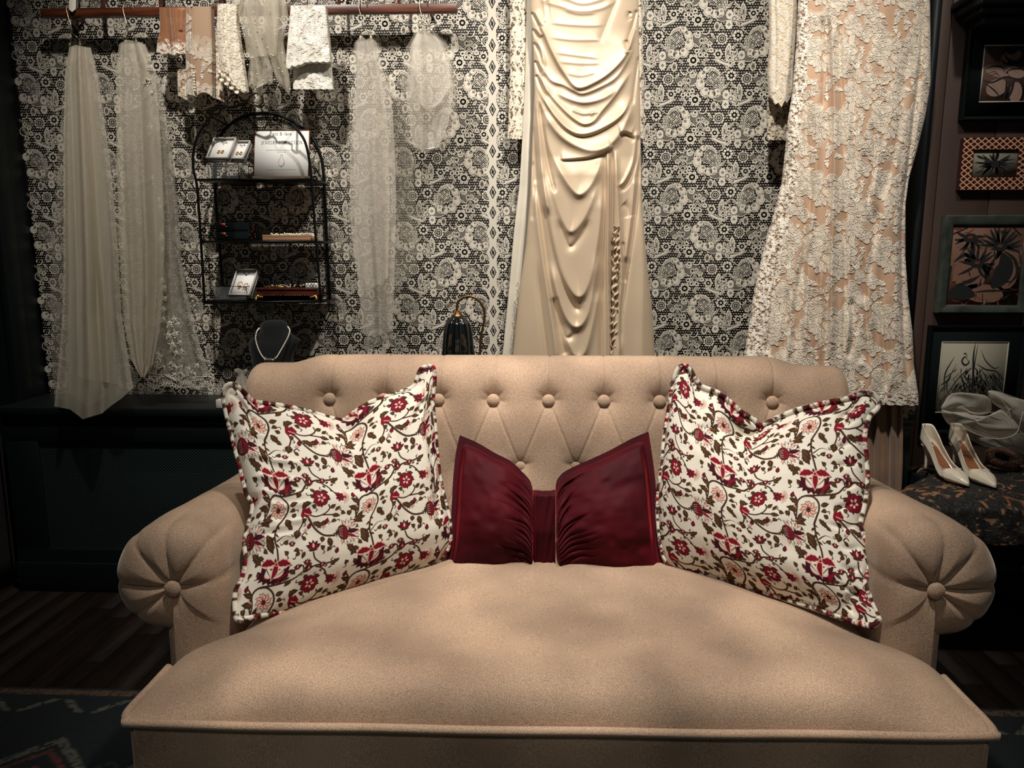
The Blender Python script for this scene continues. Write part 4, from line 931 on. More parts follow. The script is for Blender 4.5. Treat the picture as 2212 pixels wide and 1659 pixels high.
v1 = veil('long plain ivory tulle veil, leftmost on the wooden rail, reaching below the ledge', (175, 100), [
    ('tulle_layer', M_tul, [(150, 98), (140, 160), (137, 300), (137, 600), (133, 700), (125, 800), (117, 880)], [(195, 98), (214, 180), (231, 300), (245, 420), (256, 560), (262, 680), (275, 760), (288, 840)], [(0, 102), (.3, 97), (.6, 100), (1, 103)], [(0, 878), (.2, 884), (.36, 906), (.6, 893), (.85, 860), (1, 838)], 2.56, .018, 4.5, 1, 120, 160, .14),
    ('tulle_layer', M_tul, [(152, 98), (142, 160), (140, 300), (142, 600), (145, 740), (150, 900)], [(193, 98), (208, 180), (222, 300), (232, 420), (240, 560), (240, 680), (238, 760), (236, 860)], [(0, 102), (.3, 97), (.6, 100), (1, 103)], [(0, 850), (.5, 880), (1, 850)], 2.60, .014, 3.2, 2, 120, 120, .12),
    ('tulle_layer', M_tul, [(155, 98), (150, 160), (155, 300), (165, 600), (168, 820)], [(190, 98), (200, 180), (212, 300), (222, 420), (232, 560), (246, 680), (252, 850)], [(0, 104), (1, 104)], [(0, 815), (1, 830)], 2.57, .016, 2.2, 3, 100, 100, .12),
    ('outer_layer', M_tul2, [(150, 98), (140, 160), (128, 300), (118, 460), (109, 640), (112, 780), (118, 870)], [(195, 98), (218, 180), (236, 300), (250, 420), (262, 560), (268, 680), (280, 760), (285, 830)], [(0, 102), (1, 102)], [(0, 860), (.4, 872), (1, 850)], 2.64, .010, 3, 5, 100, 110, .10)])
v2 = veil('long ivory tulle veil with a white lace border, second on the wooden rail', (285, 92), [
    ('tulle_layer', M_tul, [(258, 90), (251, 140), (251, 300), (255, 460), (262, 600), (268, 700), (285, 780), (305, 817)], [(306, 88), (334, 150), (345, 260), (352, 400), (356, 520), (352, 640), (345, 720), (330, 790), (312, 817)], [(0, 95), (.3, 86), (.6, 88), (1, 92)], [(0, 814), (1, 816)], 2.56, .016, 4, 11, 120, 150, .10),
    ('tulle_layer', M_tulg, [(262, 90), (256, 140), (258, 300), (262, 460), (270, 600), (278, 700), (292, 780), (305, 817)], [(303, 90), (325, 150), (333, 260), (340, 400), (342, 520), (338, 640), (330, 720), (322, 790), (312, 817)], [(0, 95), (1, 92)], [(0, 812), (1, 812)], 2.585, .014, 3, 12, 120, 130, .10),
    ('bordered_layer', M_tulg, [(280, 92), (305, 200), (318, 400), (328, 600), (322, 780), (318, 835)], [(312, 90), (350, 190), (372, 330), (385, 460), (392, 560), (405, 640), (430, 740), (462, 835)], [(0, 95), (1, 95)], [(0, 832), (.3, 828), (.6, 838), (.85, 842), (1, 830)], 2.62, .013, 4, 13, 120, 150, .06),
    ('bordered_layer', M_tul2, [(280, 92), (300, 200), (322, 400), (340, 600), (345, 780), (340, 835)], [(312, 90), (345, 190), (362, 330), (372, 460), (380, 560), (392, 640), (412, 740), (440, 835)], [(0, 95), (1, 95)], [(0, 828), (1, 836)], 2.60, .010, 3, 14, 100, 110, .06)])
v3 = veil('long sheer ivory tulle veil hanging between the white lace and the short puffy veil', (792, 85), [
    ('tulle_layer', M_tulg, [(768, 84), (766, 200), (758, 300), (755, 360), (758, 500), (772, 600), (785, 728)], [(812, 86), (830, 160), (845, 200), (852, 300), (856, 430), (852, 600), (848, 740)], [(0, 90), (.3, 76), (.5, 86), (.75, 80), (1, 90)], [(0, 720), (.4, 728), (1, 715)], 2.60, .016, 3.4, 21, 120, 140, .06),
    ('tulle_layer', M_tulg, [(772, 84), (770, 200), (764, 300), (766, 500), (780, 640)], [(806, 86), (822, 160), (832, 200), (840, 300), (842, 430), (838, 600), (835, 650)], [(0, 90), (1, 86)], [(0, 640), (1, 600)], 2.62, .013, 2.6, 22, 110, 110, .05),
    ('outer_layer', M_tul2, [(765, 84), (758, 200), (746, 340), (742, 420), (745, 520), (762, 600)], [(815, 86), (840, 160), (872, 235), (888, 320), (898, 430), (904, 520), (900, 600)], [(0, 92), (1, 92)], [(0, 560), (.5, 640), (1, 590)], 2.65, .010, 3, 23, 100, 120, .03),
    ('outer_layer', M_tul2, [(785, 300), (765, 500), (776, 600), (790, 730)], [(850, 300), (875, 430), (860, 600), (846, 760)], [(0, 300), (1, 310)], [(0, 732), (1, 745)], 2.64, .008, 3, 24, 80, 80, .03)])
v4 = veil('short puffy ivory tulle veil with a silver comb, at the right end of the rail', (918, 66), [
    ('tulle_layer', M_tulg, [(905, 62), (888, 95), (880, 150), (879, 220), (886, 280), (895, 325)], [(925, 62), (955, 90), (975, 140), (979, 200), (968, 270), (945, 322)], [(0, 70), (.3, 62), (.6, 66), (1, 76)], [(0, 318), (.5, 328), (1, 318)], 2.60, .016, 2.4, 31, 100, 120, .03),
    ('tulle_layer', M_tulg, [(905, 62), (892, 95), (886, 150), (888, 200), (898, 240)], [(925, 62), (950, 90), (970, 140), (974, 190), (950, 240)], [(0, 72), (1, 78)], [(0, 215), (.5, 240), (.75, 232), (1, 205)], 2.57, .018, 1.7, 32, 80, 120, .02),
    ('outer_layer', M_tul2, [(900, 62), (878, 100), (868, 160), (866, 230), (880, 300), (890, 322)], [(930, 62), (965, 90), (985, 150), (990, 220), (985, 280), (960, 325)], [(0, 66), (.5, 60), (1, 70)], [(0, 322), (.5, 330), (1, 318)], 2.63, .016, 3, 33, 90, 120, .02),
    ('outer_layer', M_tul2, [(900, 62), (874, 110), (866, 170), (868, 240), (885, 300)], [(930, 62), (970, 100), (988, 170), (985, 240), (975, 290)], [(0, 66), (.5, 60), (1, 70)], [(0, 300), (.5, 318), (1, 290)], 2.66, .012, 4, 34, 90, 120, 0)])
b = MB(); P = [at(x, y, 2.58) for x, y in ((893, 318), (905, 321), (925, 322), (941, 319))]; b.tube(catmull(P, 6), .0022, 8); b.build('comb', mat('silver_comb', (214, 210, 200), .2, metal=.95), v4)
MB().tube([at(889, 328, 2.6), at(892, 345, 2.6), at(891, 372, 2.6)], .0008, 6).build('thread', M_cream, v4)
# lace border of the second veil : small flowers and corded edging lying on the net
def motif_mesh(name, pic, Yf, m, parent, th=.0016):
    V = []; F = []; n = 0
    for l, c, P in pic.a:
        a = .5*np.sum(P[:, 0]*np.roll(P[:, 1], -1)-np.roll(P[:, 0], -1)*P[:, 1])
        if a > 0: P = P[::-1]
        W = at(P[:, 0], P[:, 1], Yf(P[:, 0], P[:, 1])-l*.0005); k = len(P)
        V.append(W); V.append(W+np.array([0, th, 0])); F.append(np.arange(k)+n)
        for i in range(k): F.append(np.array([n+i, n+k+i, n+k+(i+1) % k, n+(i+1) % k]))
        n += 2*k
    return mesh(name, np.concatenate(V), F, m, parent, False)
M_lacew = mat('white_lace', (240, 232, 214), .8)
def lace_sprig(p, c, s, rot, r):
    p.petals(c, 6, s*.1, s*1.25, s*.72, 0, 1, rot); p.ell(c, s*.2, s*.2, 0, 0, 2, 8)
    for k in range(4):
        a = math.radians(rot+k*80+20); e = (c[0]+math.cos(a)*s*2.1, c[1]+math.sin(a)*s*2.1); p.leaf((c[0]+math.cos(a)*s, c[1]+math.sin(a)*s), e, s*.6, 0, 1); p.stroke([c, ((c[0]+e[0])/2+s*.3, (c[1]+e[1])/2), e], s*.14, 0, 1, 3)
def build_border():
    p = Pic(); r = random.Random(5)
    for x, y, s in ((322, 122, 5), (325, 145, 7), (318, 175, 6), (326, 200, 5), (318, 178, 8), (323, 275, 8), (320, 290, 4), (327, 385, 7), (330, 398, 4), (343, 430, 5), (346, 446, 4), (348, 512, 8), (352, 538, 4),
                    (350, 605, 6), (354, 622, 7), (356, 645, 6), (353, 668, 6), (352, 690, 7), (366, 700, 9), (376, 690, 7), (384, 700, 6), (363, 725, 8), (378, 722, 9), (372, 745, 8), (388, 740, 6), (380, 762, 6), (392, 758, 5)):
        lace_sprig(p, (x, y), s*.62, r.uniform(0, 90), r)
    for i in range(24):
        x = 322+i*5.9; y = 826+5*math.sin(i*.8)+r.uniform(-2, 2); lace_sprig(p, (x, y-6), 4.2, r.uniform(0, 90), r); p.stroke([(x-4, y+3), (x, y+9), (x+4, y+3)], 1.2, 0, 1, 3)
    for i in range(16): lace_sprig(p, (335+r.uniform(0, 26)+i*5, 796+r.uniform(-9, 14)), 3.6, r.uniform(0, 90), r)
    for i in range(9): lace_sprig(p, (337+r.uniform(-3, 12), 765+i*5), 3.2, r.uniform(0, 90), r)
    for k in range(26):
        y = 560+k*10; x = 393+(y-560)*.26; p.petals((x, y), 4, .5, 2.4, 1.6, 0, 1, k*20)
    for i in range(5): p.stroke([(320, 805+i*7), (360, 810+i*6), (400, 812+i*6), (450, 815+i*5)], .7, 0, 1, 4)
    motif_mesh('lace_border', p, lambda x, y: 2.535-.0*(y), M_lacew, v2)
build_border()
# ---- lace cloth made from the bridal tile
BT = raster(bridal_tile(), 1100, 1070, 3, True, 0, .5)
BG = boxblur((BT == 3).astype(float), 1)
BH = boxblur(np.array([0, .6, 1.1, .1])[BT], 1); BM = boxblur((BT > 0).astype(float), 1); BC = boxblur((BT == 2).astype(float), 1)
def rings_tile():
    p = Pic(); r = random.Random(6)
    for i in range(330):
        c = (r.random()*500, r.random()*500); R = r.uniform(12, 26); p.stroke([(c[0]+R*math.cos(t), c[1]+R*.9*math.sin(t)) for t in np.arange(7)*.75], 7, 1, 1, 3)
        if i % 3 == 0: p.petals(c, 5, 4, 20, 12, 1, 2, r.random()*90)
    return raster(p, 500, 500, 2, True, 0, 1.)
RT = boxblur(rings_tile().astype(float), 1)
M_lacecloth = mat('corded_lace', (255, 255, 255), .8, attr=True, bump=.3, bscale=900, spec=.25, sheen=.25)
def strip(L, R, y0, y1, n, ratio=1.0, bulge=.02, Y=2.6, nu=None, yb=None, yt=None, Yb=None):
    nv = n; nu = nu or max(20, int(n*ratio)); u = np.linspace(0, 1, nu)[None]; v = np.linspace(0, 1, nv)[:, None]
    yt_ = np.interp(u, *np.array(yt or [(0, y0), (1, y0)]).T); yb_ = np.interp(u, *np.array(yb or [(0, y1), (1, y1)]).T)
    y = yt_*(1-v)+yb_*v; x = interp_edge(L, y)*(1-u)+interp_edge(R, y)*u
    h = bulge*(1-(2*u-1)**2)**.5+0*v
    Yv = Y if Yb is None else Y+(Yb-Y)*v
    return x, y, h, u+0*v, v+0*u, Yv
def finish(x, y, h, Y): return at(x, y, Y-h)
LFILL, LCORD, = np.array(lin((232, 218, 196))), np.array(lin((248, 240, 224)))
def lace_cols(bg, x, y, sc, ox=0, oy=0, bx=None):
    X = ((x+ox)*sc)*.5; Yy = ((y+oy)*sc)*.5
    h = sample(BH, X, Yy); m = sample(BM, X, Yy); c = sample(BC, X, Yy)
    bg = np.array(lin(bg))
    col = bg*(1-m)[..., None]+m[..., None]*(LFILL*(1-c)[..., None]+LCORD*c[..., None])
    g = sample(BG, X, Yy)[..., None]; col = col*(1-.62*g)+np.array(lin((120, 92, 66)))*.62*g
    return h, m, col
def build_lace_gown():
    t = thing('lace_gown', 'floor length ivory lace wedding gown over a nude lining, right end of the lace wall', 'dress', tuple(at(1850, 200, 2.58)))
    L = [(1770, -330), (1745, -200), (1727, -40), (1727, 0), (1722, 100), (1714, 200), (1704, 260), (1698, 330), (1690, 400), (1675, 457), (1649, 550), (1629, 642), (1614, 744), (1606, 800), (1600, 900)]
    R = [(1960, -330), (1990, -200), (2009, -40), (2009, 0), (2010, 83), (2010, 180), (1999, 250), (1980, 327), (1963, 388), (1956, 444), (1956, 556), (1962, 643), (1971, 715), (1974, 787), (1984, 854), (1984, 900)]
    hem = [(i/60, 874-6*(1-i/60)+3.5*abs(math.sin(i*.9))) for i in range(61)]
    x, y, h, u, v, Y = strip(L, R, -330, 876, 1380, .36, .05, 2.60, 400, yb=hem, Yb=2.44)
    Y = Y+0*x
    # hanging pleats
    for pts, a, wl, wr in (([(1775, 30), (1780, 130), (1778, 240)], -.016, 6, 5), ([(1786, -20), (1790, 120), (1796, 300), (1792, 480), (1784, 700), (1782, 800)], -.014, 5, 5), ([(1795, 0), (1800, 150), (1802, 340), (1797, 520), (1796, 700), (1797, 800)], .020, 9, 6),
                           ([(1990, -30), (1992, 100), (1975, 250), (1962, 360), (1948, 480), (1950, 640), (1955, 760), (1965, 870)], -.016, 6, 5), ([(1968, 90), (1958, 140), (1945, 260), (1925, 360), (1905, 440)], -.010, 9, 12), ([(1896, 440), (1888, 520), (1875, 600), (1862, 660)], -.012, 8, 12),
                           ([(1745, 170), (1742, 300), (1752, 420), (1735, 560), (1722, 640), (1718, 780)], -.014, 7, 6), ([(1760, 190), (1765, 300), (1760, 420), (1745, 560)], .012, 8, 8), ([(1838, 640), (1842, 720), (1832, 780)], -.012, 8, 7), ([(1905, 400), (1925, 520), (1935, 640), (1930, 780), (1935, 868)], .008, 16, 12),
                           ([(1720, 240), (1710, 360), (1690, 480), (1670, 600), (1655, 760)], .014, 9, 9), ([(1700, 420), (1685, 520), (1668, 640), (1655, 780)], -.012, 6, 6), ([(1850, 780), (1875, 800), (1880, 868)], .010, 10, 10)):
        fold(h, x, y, pts, a, wl, wr, (.15, .12), sharp_=1.6)
    h += .006*vnoise(x/34, y/120, 3)+.003*vnoise(x/14, y/60, 4)
    for pts, a in (([(1812, 20), (1818, 200), (1824, 360)], -.008), ([(1850, 120), (1846, 260), (1852, 380)], -.006), ([(1880, 250), (1890, 330), (1872, 450)], -.008), ([(1820, 420), (1826, 560), (1822, 780)], -.010), ([(1860, 520), (1868, 640), (1880, 800)], -.009), ([(1900, 620), (1908, 740), (1915, 860)], -.010), ([(1740, 420), (1736, 600), (1728, 780)], -.010), ([(1702, 620), (1694, 780)], -.010), ([(1765, 560), (1762, 790)], -.009)):
        fold(h, x, y, pts, a, 4.5, 4.5, (.2, .15), sharp_=1.5); fold(h, x, y, [(q[0]+9, q[1]) for q in pts], -a*.7, 7, 5, (.2, .15), sharp_=1.6)
    hh, m, col = lace_cols((194, 160, 132), x, y, 7.4, -700, -400)
    hb, mb, cb = lace_cols((194, 160, 132), x*.94+y*.34, y*.94-x*.34, 8.6, 300, 90)
    k = np.clip(mb*sstep(-.25, .15, vnoise(x/42, y/46, 21))*(1-sstep(.15, .5, boxblur(m, 2))), 0, 1)
    col = col*(1-k)[..., None]+cb*k[..., None]; hh = hh*(1-k)+hb*k
    # denser ring lace towards the left fold and the hem border
    e = np.clip(1-(x-interp_edge(L, y))/(28+.05*np.clip(y-200, 0, 999)), 0, 1)**.5; e = sstep(.25, .6, e+.25*vnoise(x/9, y/11, 5))
    e = np.maximum(e, sstep(846, 856, y+5*vnoise(x/10, y/10, 2)))
    rt = sample(RT, x*7.0, y*7.0); rc = np.array(lin((150, 120, 92)))*(1-rt)[..., None]+LCORD*rt[..., None]
    col = col*(1-e)[..., None]+rc*e[..., None]; hh = hh*(1-e)+rt*e
    # tulle veil of small dots between motifs
    h2 = h+.0026*hh
    gmesh('lace_skirt', finish(x, y, h2, Y), M_lacecloth, t, col=col, rim=(0, .012, 0), flip=True)
    # lining seen below the hem
    M_lin = mat('nude_lining', (150, 118, 92), .5, sheen=.3, var=.12, vscale=10)
    x, y, h, u, v, Y = strip([(1862, 800), (1862, 1120)], [(1952, 800), (1950, 1000), (1944, 1140)], 850, 1130, 90, 1, .012, 2.458, 120, Yb=2.45)
    for k, xx in enumerate((1888, 1897, 1921, 1927, 1941)): fold(h, x, y, [(xx, 800), (xx-1, 950), (xx-4, 1140)], (-.016, .010)[k in (1, 3)], 3, 4, (0, 0), sharp_=1.6)
    gmesh('lining', finish(x, y, h, Y+0*x), M_lin, t, rim=(0, .01, 0), flip=True)
    # lace underskirt peeping out
    x, y, h, u, v, Y = strip([(1950, 850), (1950, 900)], [(1985, 850), (1973, 905)], 860, 903, 60, 1, .005, 2.46, 60, yb=[(0, 900), (.3, 906), (.6, 903), (1, 892)])
    rt = sample(RT, x*7, y*7); gmesh('underskirt', finish(x, y, h+.001*rt, Y+0*x), M_lacecloth, t, col=np.array(lin((40, 42, 38)))*(1-rt)[..., None]+np.array(lin((190, 180, 162)))*rt[..., None], rim=(0, .004, 0), flip=True)
    # sleeve with scalloped cuff
    x, y, h, u, v, Y = strip([(1690, -300), (1662, -40), (1663, 100), (1659, 160), (1662, 215)], [(1745, -300), (1724, -40), (1721, 60), (1715, 140), (1712, 200), (1706, 222)], -300, 222, 520, .3, .028, 2.60, 90, yb=[(0, 208), (.15, 214), (.3, 226), (.45, 222), (.6, 232), (.75, 218), (.9, 224), (1, 200)])
    fold(h, x, y, [(1672, -40), (1675, 100), (1672, 200)], -.006, 4, 4, (0, .1)); fold(h, x, y, [(1700, -40), (1703, 100), (1700, 180)], .006, 6, 6, (0, .1))
    hh, m, col = lace_cols((214, 196, 168), x, y, 12, 40, 7); hh2 = np.maximum(hh, .8*sample(RT, x*6, y*6)); gmesh('sleeve', finish(x, y, h+.002*hh2, Y+0*x), M_lacecloth, t, col=np.maximum(col, LFILL*.9*hh2[..., None]), rim=(0, .01, 0), flip=True)
    x, y, h, u, v, Y = strip([(1658, 205), (1657, 300)], [(1705, 205), (1699, 300)], 208, 302, 120, .5, .014, 2.64, 60, yb=[(i/12, 300+4*abs(math.sin(i*1.3))) for i in range(13)])
    rt = sample(RT, x*7, y*7); gmesh('sleeve_lining', finish(x, y, h+.0015*rt, Y+0*x), M_lacecloth, t, col=np.array(lin((96, 84, 70)))*(1-rt)[..., None]+np.array(lin((214, 200, 176)))*rt[..., None], rim=(0, .006, 0), flip=True)
build_lace_gown()
def build_satin():
    t = thing('satin_gown', 'champagne satin gown with draped cowl folds and a side slit, centre of the lace wall', 'dress', tuple(at(1260, 200, 2.6)))
    M = mat('champagne_satin', (202, 180, 152), .44, metal=.12, spec=.4, sheen=.15)
    L = [(1172, -330), (1158, -200), (1144, -60), (1146, 20), (1152, 100), (1155, 200), (1150, 300), (1146, 418), (1136, 532), (1123, 620), (1111, 734), (1104, 800), (1096, 900)]
    R = [(1352, -330), (1364, -200), (1376, -60), (1379, 0), (1381, 130), (1384, 300), (1386, 400), (1389, 468), (1399, 582), (1409, 671), (1415, 767), (1422, 900)]
    x, y, h, u, v, Y = strip(L, R, -330, 850, 1150, .3, .045, 2.61, 300, Yb=2.55)
    Y = Y+0*x
    S = lambda pts, a, wu, wd, tap=(.15, .15), sh=1.5: fold(h, x, y, pts, a, wu, wd, tap, 7, sh)      # left-to-right curves: wu = side above
    W = lambda pts, a, wl, wr, tap=(.1, .1), sh=1.5: fold(h, x, y, pts, a, wl, wr, tap, 7, sh)
    # bodice and soft tucks
    S([(1160, 0), (1205, 12), (1250, 24), (1300, 18), (1340, -4)], .004, 12, 4); S([(1170, -20), (1220, -4), (1262, 8), (1320, -8)], .004, 12, 4)
    for p in ([(1178, 48), (1230, 54), (1285, 56), (1314, 52)], [(1183, 80), (1240, 87), (1314, 86)], [(1196, 113), (1235, 119), (1300, 127)], [(1203, 133), (1255, 138), (1302, 137)], [(1222, 158), (1255, 164), (1290, 156)], [(1215, 20), (1250, 30), (1290, 28)]): S(p, .0026, 11, 2.4, (.2, .2))
    W([(1336, -10), (1320, 30), (1308, 60), (1296, 92)], -.006, 5, 9); W([(1182, 0), (1186, 30), (1190, 50)], -.004, 4, 6); W([(1172, -10), (1178, 30), (1176, 50)], .004, 5, 4)
    # cowl folds
    S([(1150, 26), (1172, 64), (1192, 110), (1218, 156), (1248, 189), (1290, 175), (1325, 150), (1354, 114), (1370, 66)], .017, 34, 5, (.12, .12))
    S([(1154, 96), (1170, 140), (1190, 173), (1218, 184), (1240, 196), (1260, 202), (1297, 188), (1332, 166), (1360, 122), (1372, 90)], .010, 12, 4)
    S([(1196, 196), (1226, 213), (1262, 222), (1302, 213), (1334, 192)], .010, 14, 5)
    S([(1160, 150), (1185, 198), (1215, 234), (1242, 258), (1262, 268), (1282, 262), (1300, 240), (1330, 204), (1366, 148)], .013, 15, 4)
    S([(1232, 236), (1260, 246), (1288, 242)], .006, 6, 3); S([(1275, 250), (1285, 243), (1292, 244)], .004, 3, 3)
    S([(1158, 180), (1176, 216), (1200, 252), (1228, 280), (1260, 290), (1303, 276), (1345, 246), (1366, 200)], .016, 17, 3.5)
    S([(1156, 190), (1166, 220), (1184, 258), (1210, 292), (1242, 314), (1278, 325), (1312, 316), (1338, 290), (1356, 256), (1370, 210)], .017, 20, 8)
    S([(1208, 344), (1243, 342), (1280, 336), (1326, 316)], .013, 16, 1.6, (.08, .08)); S([(1336, 293), (1350, 290), (1364, 297), (1374, 303)], -.012, 3, 5, (.2, .2)); S([(1338, 286), (1352, 283), (1368, 288)], .008, 10, 4)
    for p in ([(1148, 26), (1158, 44), (1168, 62)], [(1150, 62), (1160, 76), (1166, 84)], [(1152, 90), (1164, 112), (1172, 150)], [(1156, 130), (1166, 156), (1170, 172)], [(1158, 160), (1170, 190), (1182, 214)]): W(p, -.010, 2.5, 4, (.1, .3)); W([(a+6, c_-3) for a, c_ in p], .008, 5, 4, (.1, .3))
    W([(1376, 20), (1366, 60), (1352, 100)], -.010, 3, 4); W([(1372, 60), (1360, 100), (1350, 116)], .006, 4, 3); W([(1380, 120), (1372, 180), (1366, 230)], -.008, 3, 4); W([(1352, 86), (1356, 100), (1358, 112)], -.010, 4, 4); W([(1362, 25), (1358, 36), (1362, 44)], -.008, 4, 4)
    # skirt : U folds
    S([(1172, 240), (1184, 310), (1206, 362), (1232, 404), (1253, 420), (1276, 400), (1292, 366), (1302, 330)], .014, 16, 9, (.1, .1))
    S([(1182, 360), (1200, 430), (1218, 480), (1234, 500), (1256, 480), (1276, 440), (1294, 390)], .010, 16, 8, (.15, .15), 1.6)
    S([(1204, 470), (1220, 515), (1232, 533), (1250, 515), (1275, 470)], -.008, 5, 8, (.2, .2))
    S([(1172, 380), (1186, 480), (1206, 570), (1230, 622), (1254, 640), (1274, 600), (1292, 510), (1304, 400)], .016, 22, 9, (.1, .1), 1.6)
    S([(1176, 440), (1192, 530), (1212, 600), (1236, 652), (1250, 668), (1258, 655)], -.010, 6, 8, (.1, .1))
    S([(1186, 560), (1206, 640), (1226, 690), (1248, 706), (1268, 680), (1284, 610), (1296, 540)], .013, 12, 8, (.15, .15), 1.6)
    S([(1196, 640), (1214, 706), (1226, 730), (1246, 716)], -.010, 6, 7, (.1, .2)); S([(1214, 700), (1240, 765), (1262, 762), (1280, 700), (1296, 620)], .010, 12, 8)
    W([(1152, 300), (1160, 400), (1170, 481), (1184, 582), (1202, 684), (1222, 770)], -.011, 5, 6, (.1, .02)); W([(1164, 215), (1174, 290), (1186, 360), (1200, 420)], -.013, 3.5, 5); W([(1158, 210), (1164, 290), (1172, 380), (1186, 470)], .010, 6, 5)
    W([(1160, 560), (1166, 640), (1178, 740), (1184, 800)], -.009, 6, 6, (.3, .0)); W([(1150, 270), (1156, 330), (1158, 400)], -.007, 4, 4); W([(1150, 345), (1154, 420), (1150, 480)], -.006, 4, 4); W([(1152, 400), (1164, 500), (1178, 600), (1196, 720), (1204, 800)], .009, 8, 6)
    # slit
    W([(1312, 320), (1314, 420), (1312, 560), (1314, 700), (1316, 850)], .016, 9, 3, (.05, 0)); W([(1322, 318), (1324, 420), (1322, 560), (1322, 700), (1322, 850)], -.020, 3, 4, (.05, 0)); W([(1306, 330), (1306, 420), (1303, 520), (1300, 640), (1298, 800)], -.012, 3, 4, (.1, 0)); W([(1318, 340), (1318, 500), (1318, 640)], -.006, 1.5, 1.5)
    W([(1330, 320), (1334, 420), (1340, 520), (1344, 600), (1338, 720), (1334, 850)], .014, 5, 8, (.05, 0)); W([(1380, 290), (1374, 350), (1358, 395), (1336, 418)], -.012, 3, 5, (.1, .15)); W([(1376, 280), (1368, 345), (1350, 388), (1332, 405)], .008, 6, 4)
    W([(1382, 330), (1376, 430), (1366, 510), (1352, 600), (1342, 680), (1340, 760)], -.014, 4, 5, (.1, .1)); W([(1372, 380), (1362, 480), (1350, 570)], .010, 8, 5); W([(1345, 440), (1355, 450), (1360, 470)], -.006, 8, 8); W([(1346, 520), (1350, 590), (1350, 612)], -.008, 3, 5)
    W([(1384, 420), (1390, 560), (1388, 700), (1386, 850)], .010, 20, 14, (.2, 0))
    h += .0020*vnoise(x/60, y/90, 12)
    h = h*(.85+.30*sstep(335, 380, y)); h = boxblur(np.pad(h, 3, mode='edge'), 1)[3:-3, 3:-3]
    gmesh('draped_body', finish(x, y, h, Y+0*x), M, t, rim=(0, .006, 0), flip=True)
    # ruffled edge down the slit
    R_ = []; rr = random.Random(4)
    for i, yy in enumerate(np.linspace(488, 800, 110)):
        xc = np.interp(yy, [488, 560, 640, 720, 800], [1330, 1332, 1328, 1326, 1329]); a = np.linspace(-1, 1, 14)
        R_.append(at(xc+a*6.5+2.2*math.sin(i*.9), yy+1.5*np.sin(a*3+i), 2.508+.006*np.sin(a*4+i*.8)-.005*np.cos(i*1.1)))
    gmesh('slit_ruffle', np.array(R_), M, t, rim=(0, .006, 0), flip=True)
build_satin()
def build_ivory():
    t = thing('ivory_gown', 'plain ivory slip gown hanging behind the champagne satin gown, edge showing at left', 'dress', tuple(at(1130, 300, 2.66)))
    M = mat('ivory_crepe', (226, 216, 196), .55, sheen=.3, var=.05)
    x, y, h, u, v, Y = strip([(1160, -200), (1140, -60), (1137, 50), (1133, 200), (1128, 300), (1122, 400), (1110, 500), (1100, 620), (1090, 720), (1084, 780), (1080, 850)], [(1300, -200), (1260, -60), (1260, 850)], -200, 850, 220, .5, .012, 2.665, 90)
    h += .012*np.exp(-((x-interp_edge([(1148, -60), (1145, 200), (1138, 400), (1118, 600), (1100, 850)], y))/9)**2)
    gmesh('skirt', finish(x, y, h, Y+0*x), M, t, rim=(0, .01, 0), flip=True)
    # sequin edge
    b = MB(); r = random.Random(3)
    for i in range(150):
        yy = 610+i*1.15; xx = np.interp(yy, [610, 700, 785], [1119, 1112, 1106])+r.uniform(-3, 2.5); b.ball(at(xx, yy, 2.602), .0018, 6)
    b.build('sequins', mat('sequins', (190, 180, 160), .2, metal=.8), t)
build_ivory()
def build_sleeved():
    t = thing('lace_sleeved_gown', 'ivory lace gown behind the satin gown, only its two scalloped sleeves visible', 'dress', tuple(at(1250, 150, 2.7)))
    x, y, h, u, v, Y = strip([(1150, -60), (1160, 840)], [(1370, -60), (1370, 840)], -60, 840, 60, .5, .004, 2.705, 30); gmesh('body', finish(x, y, h, Y+0*x), M_lacew, t, rim=(0, .01, 0), flip=True)
    for L, R, ye in (([(1125, -230), (1100, -60), (1102, 150), (1096, 300)], [(1165, -230), (1146, -60), (1140, 150), (1136, 300)], 298), ([(1340, -230), (1372, -60), (1372, 300)], [(1365, -230), (1387, -60), (1390, 150), (1393, 305)], 298)):
        x, y, h, u, v, Y = strip(L, R, -230, ye, 560, .12, .02, 2.69, 60, yb=[(i/14, ye+4*abs(math.sin(i*1.2))) for i in range(15)])
        rt = sample(RT, x*5.2, y*5.2); rt = np.maximum(rt, (np.abs((x*.9+4*np.sin(y/9)) % 12-6) < 1.8)*.9)
        gmesh('sleeve', finish(x, y, h+.0018*rt, Y+0*x), M_lacecloth, t, col=np.array(lin((110, 92, 74)))*(1-rt)[..., None]+np.array(lin((232, 220, 198)))*rt[..., None], rim=(0, .008, 0), flip=True)
build_sleeved()
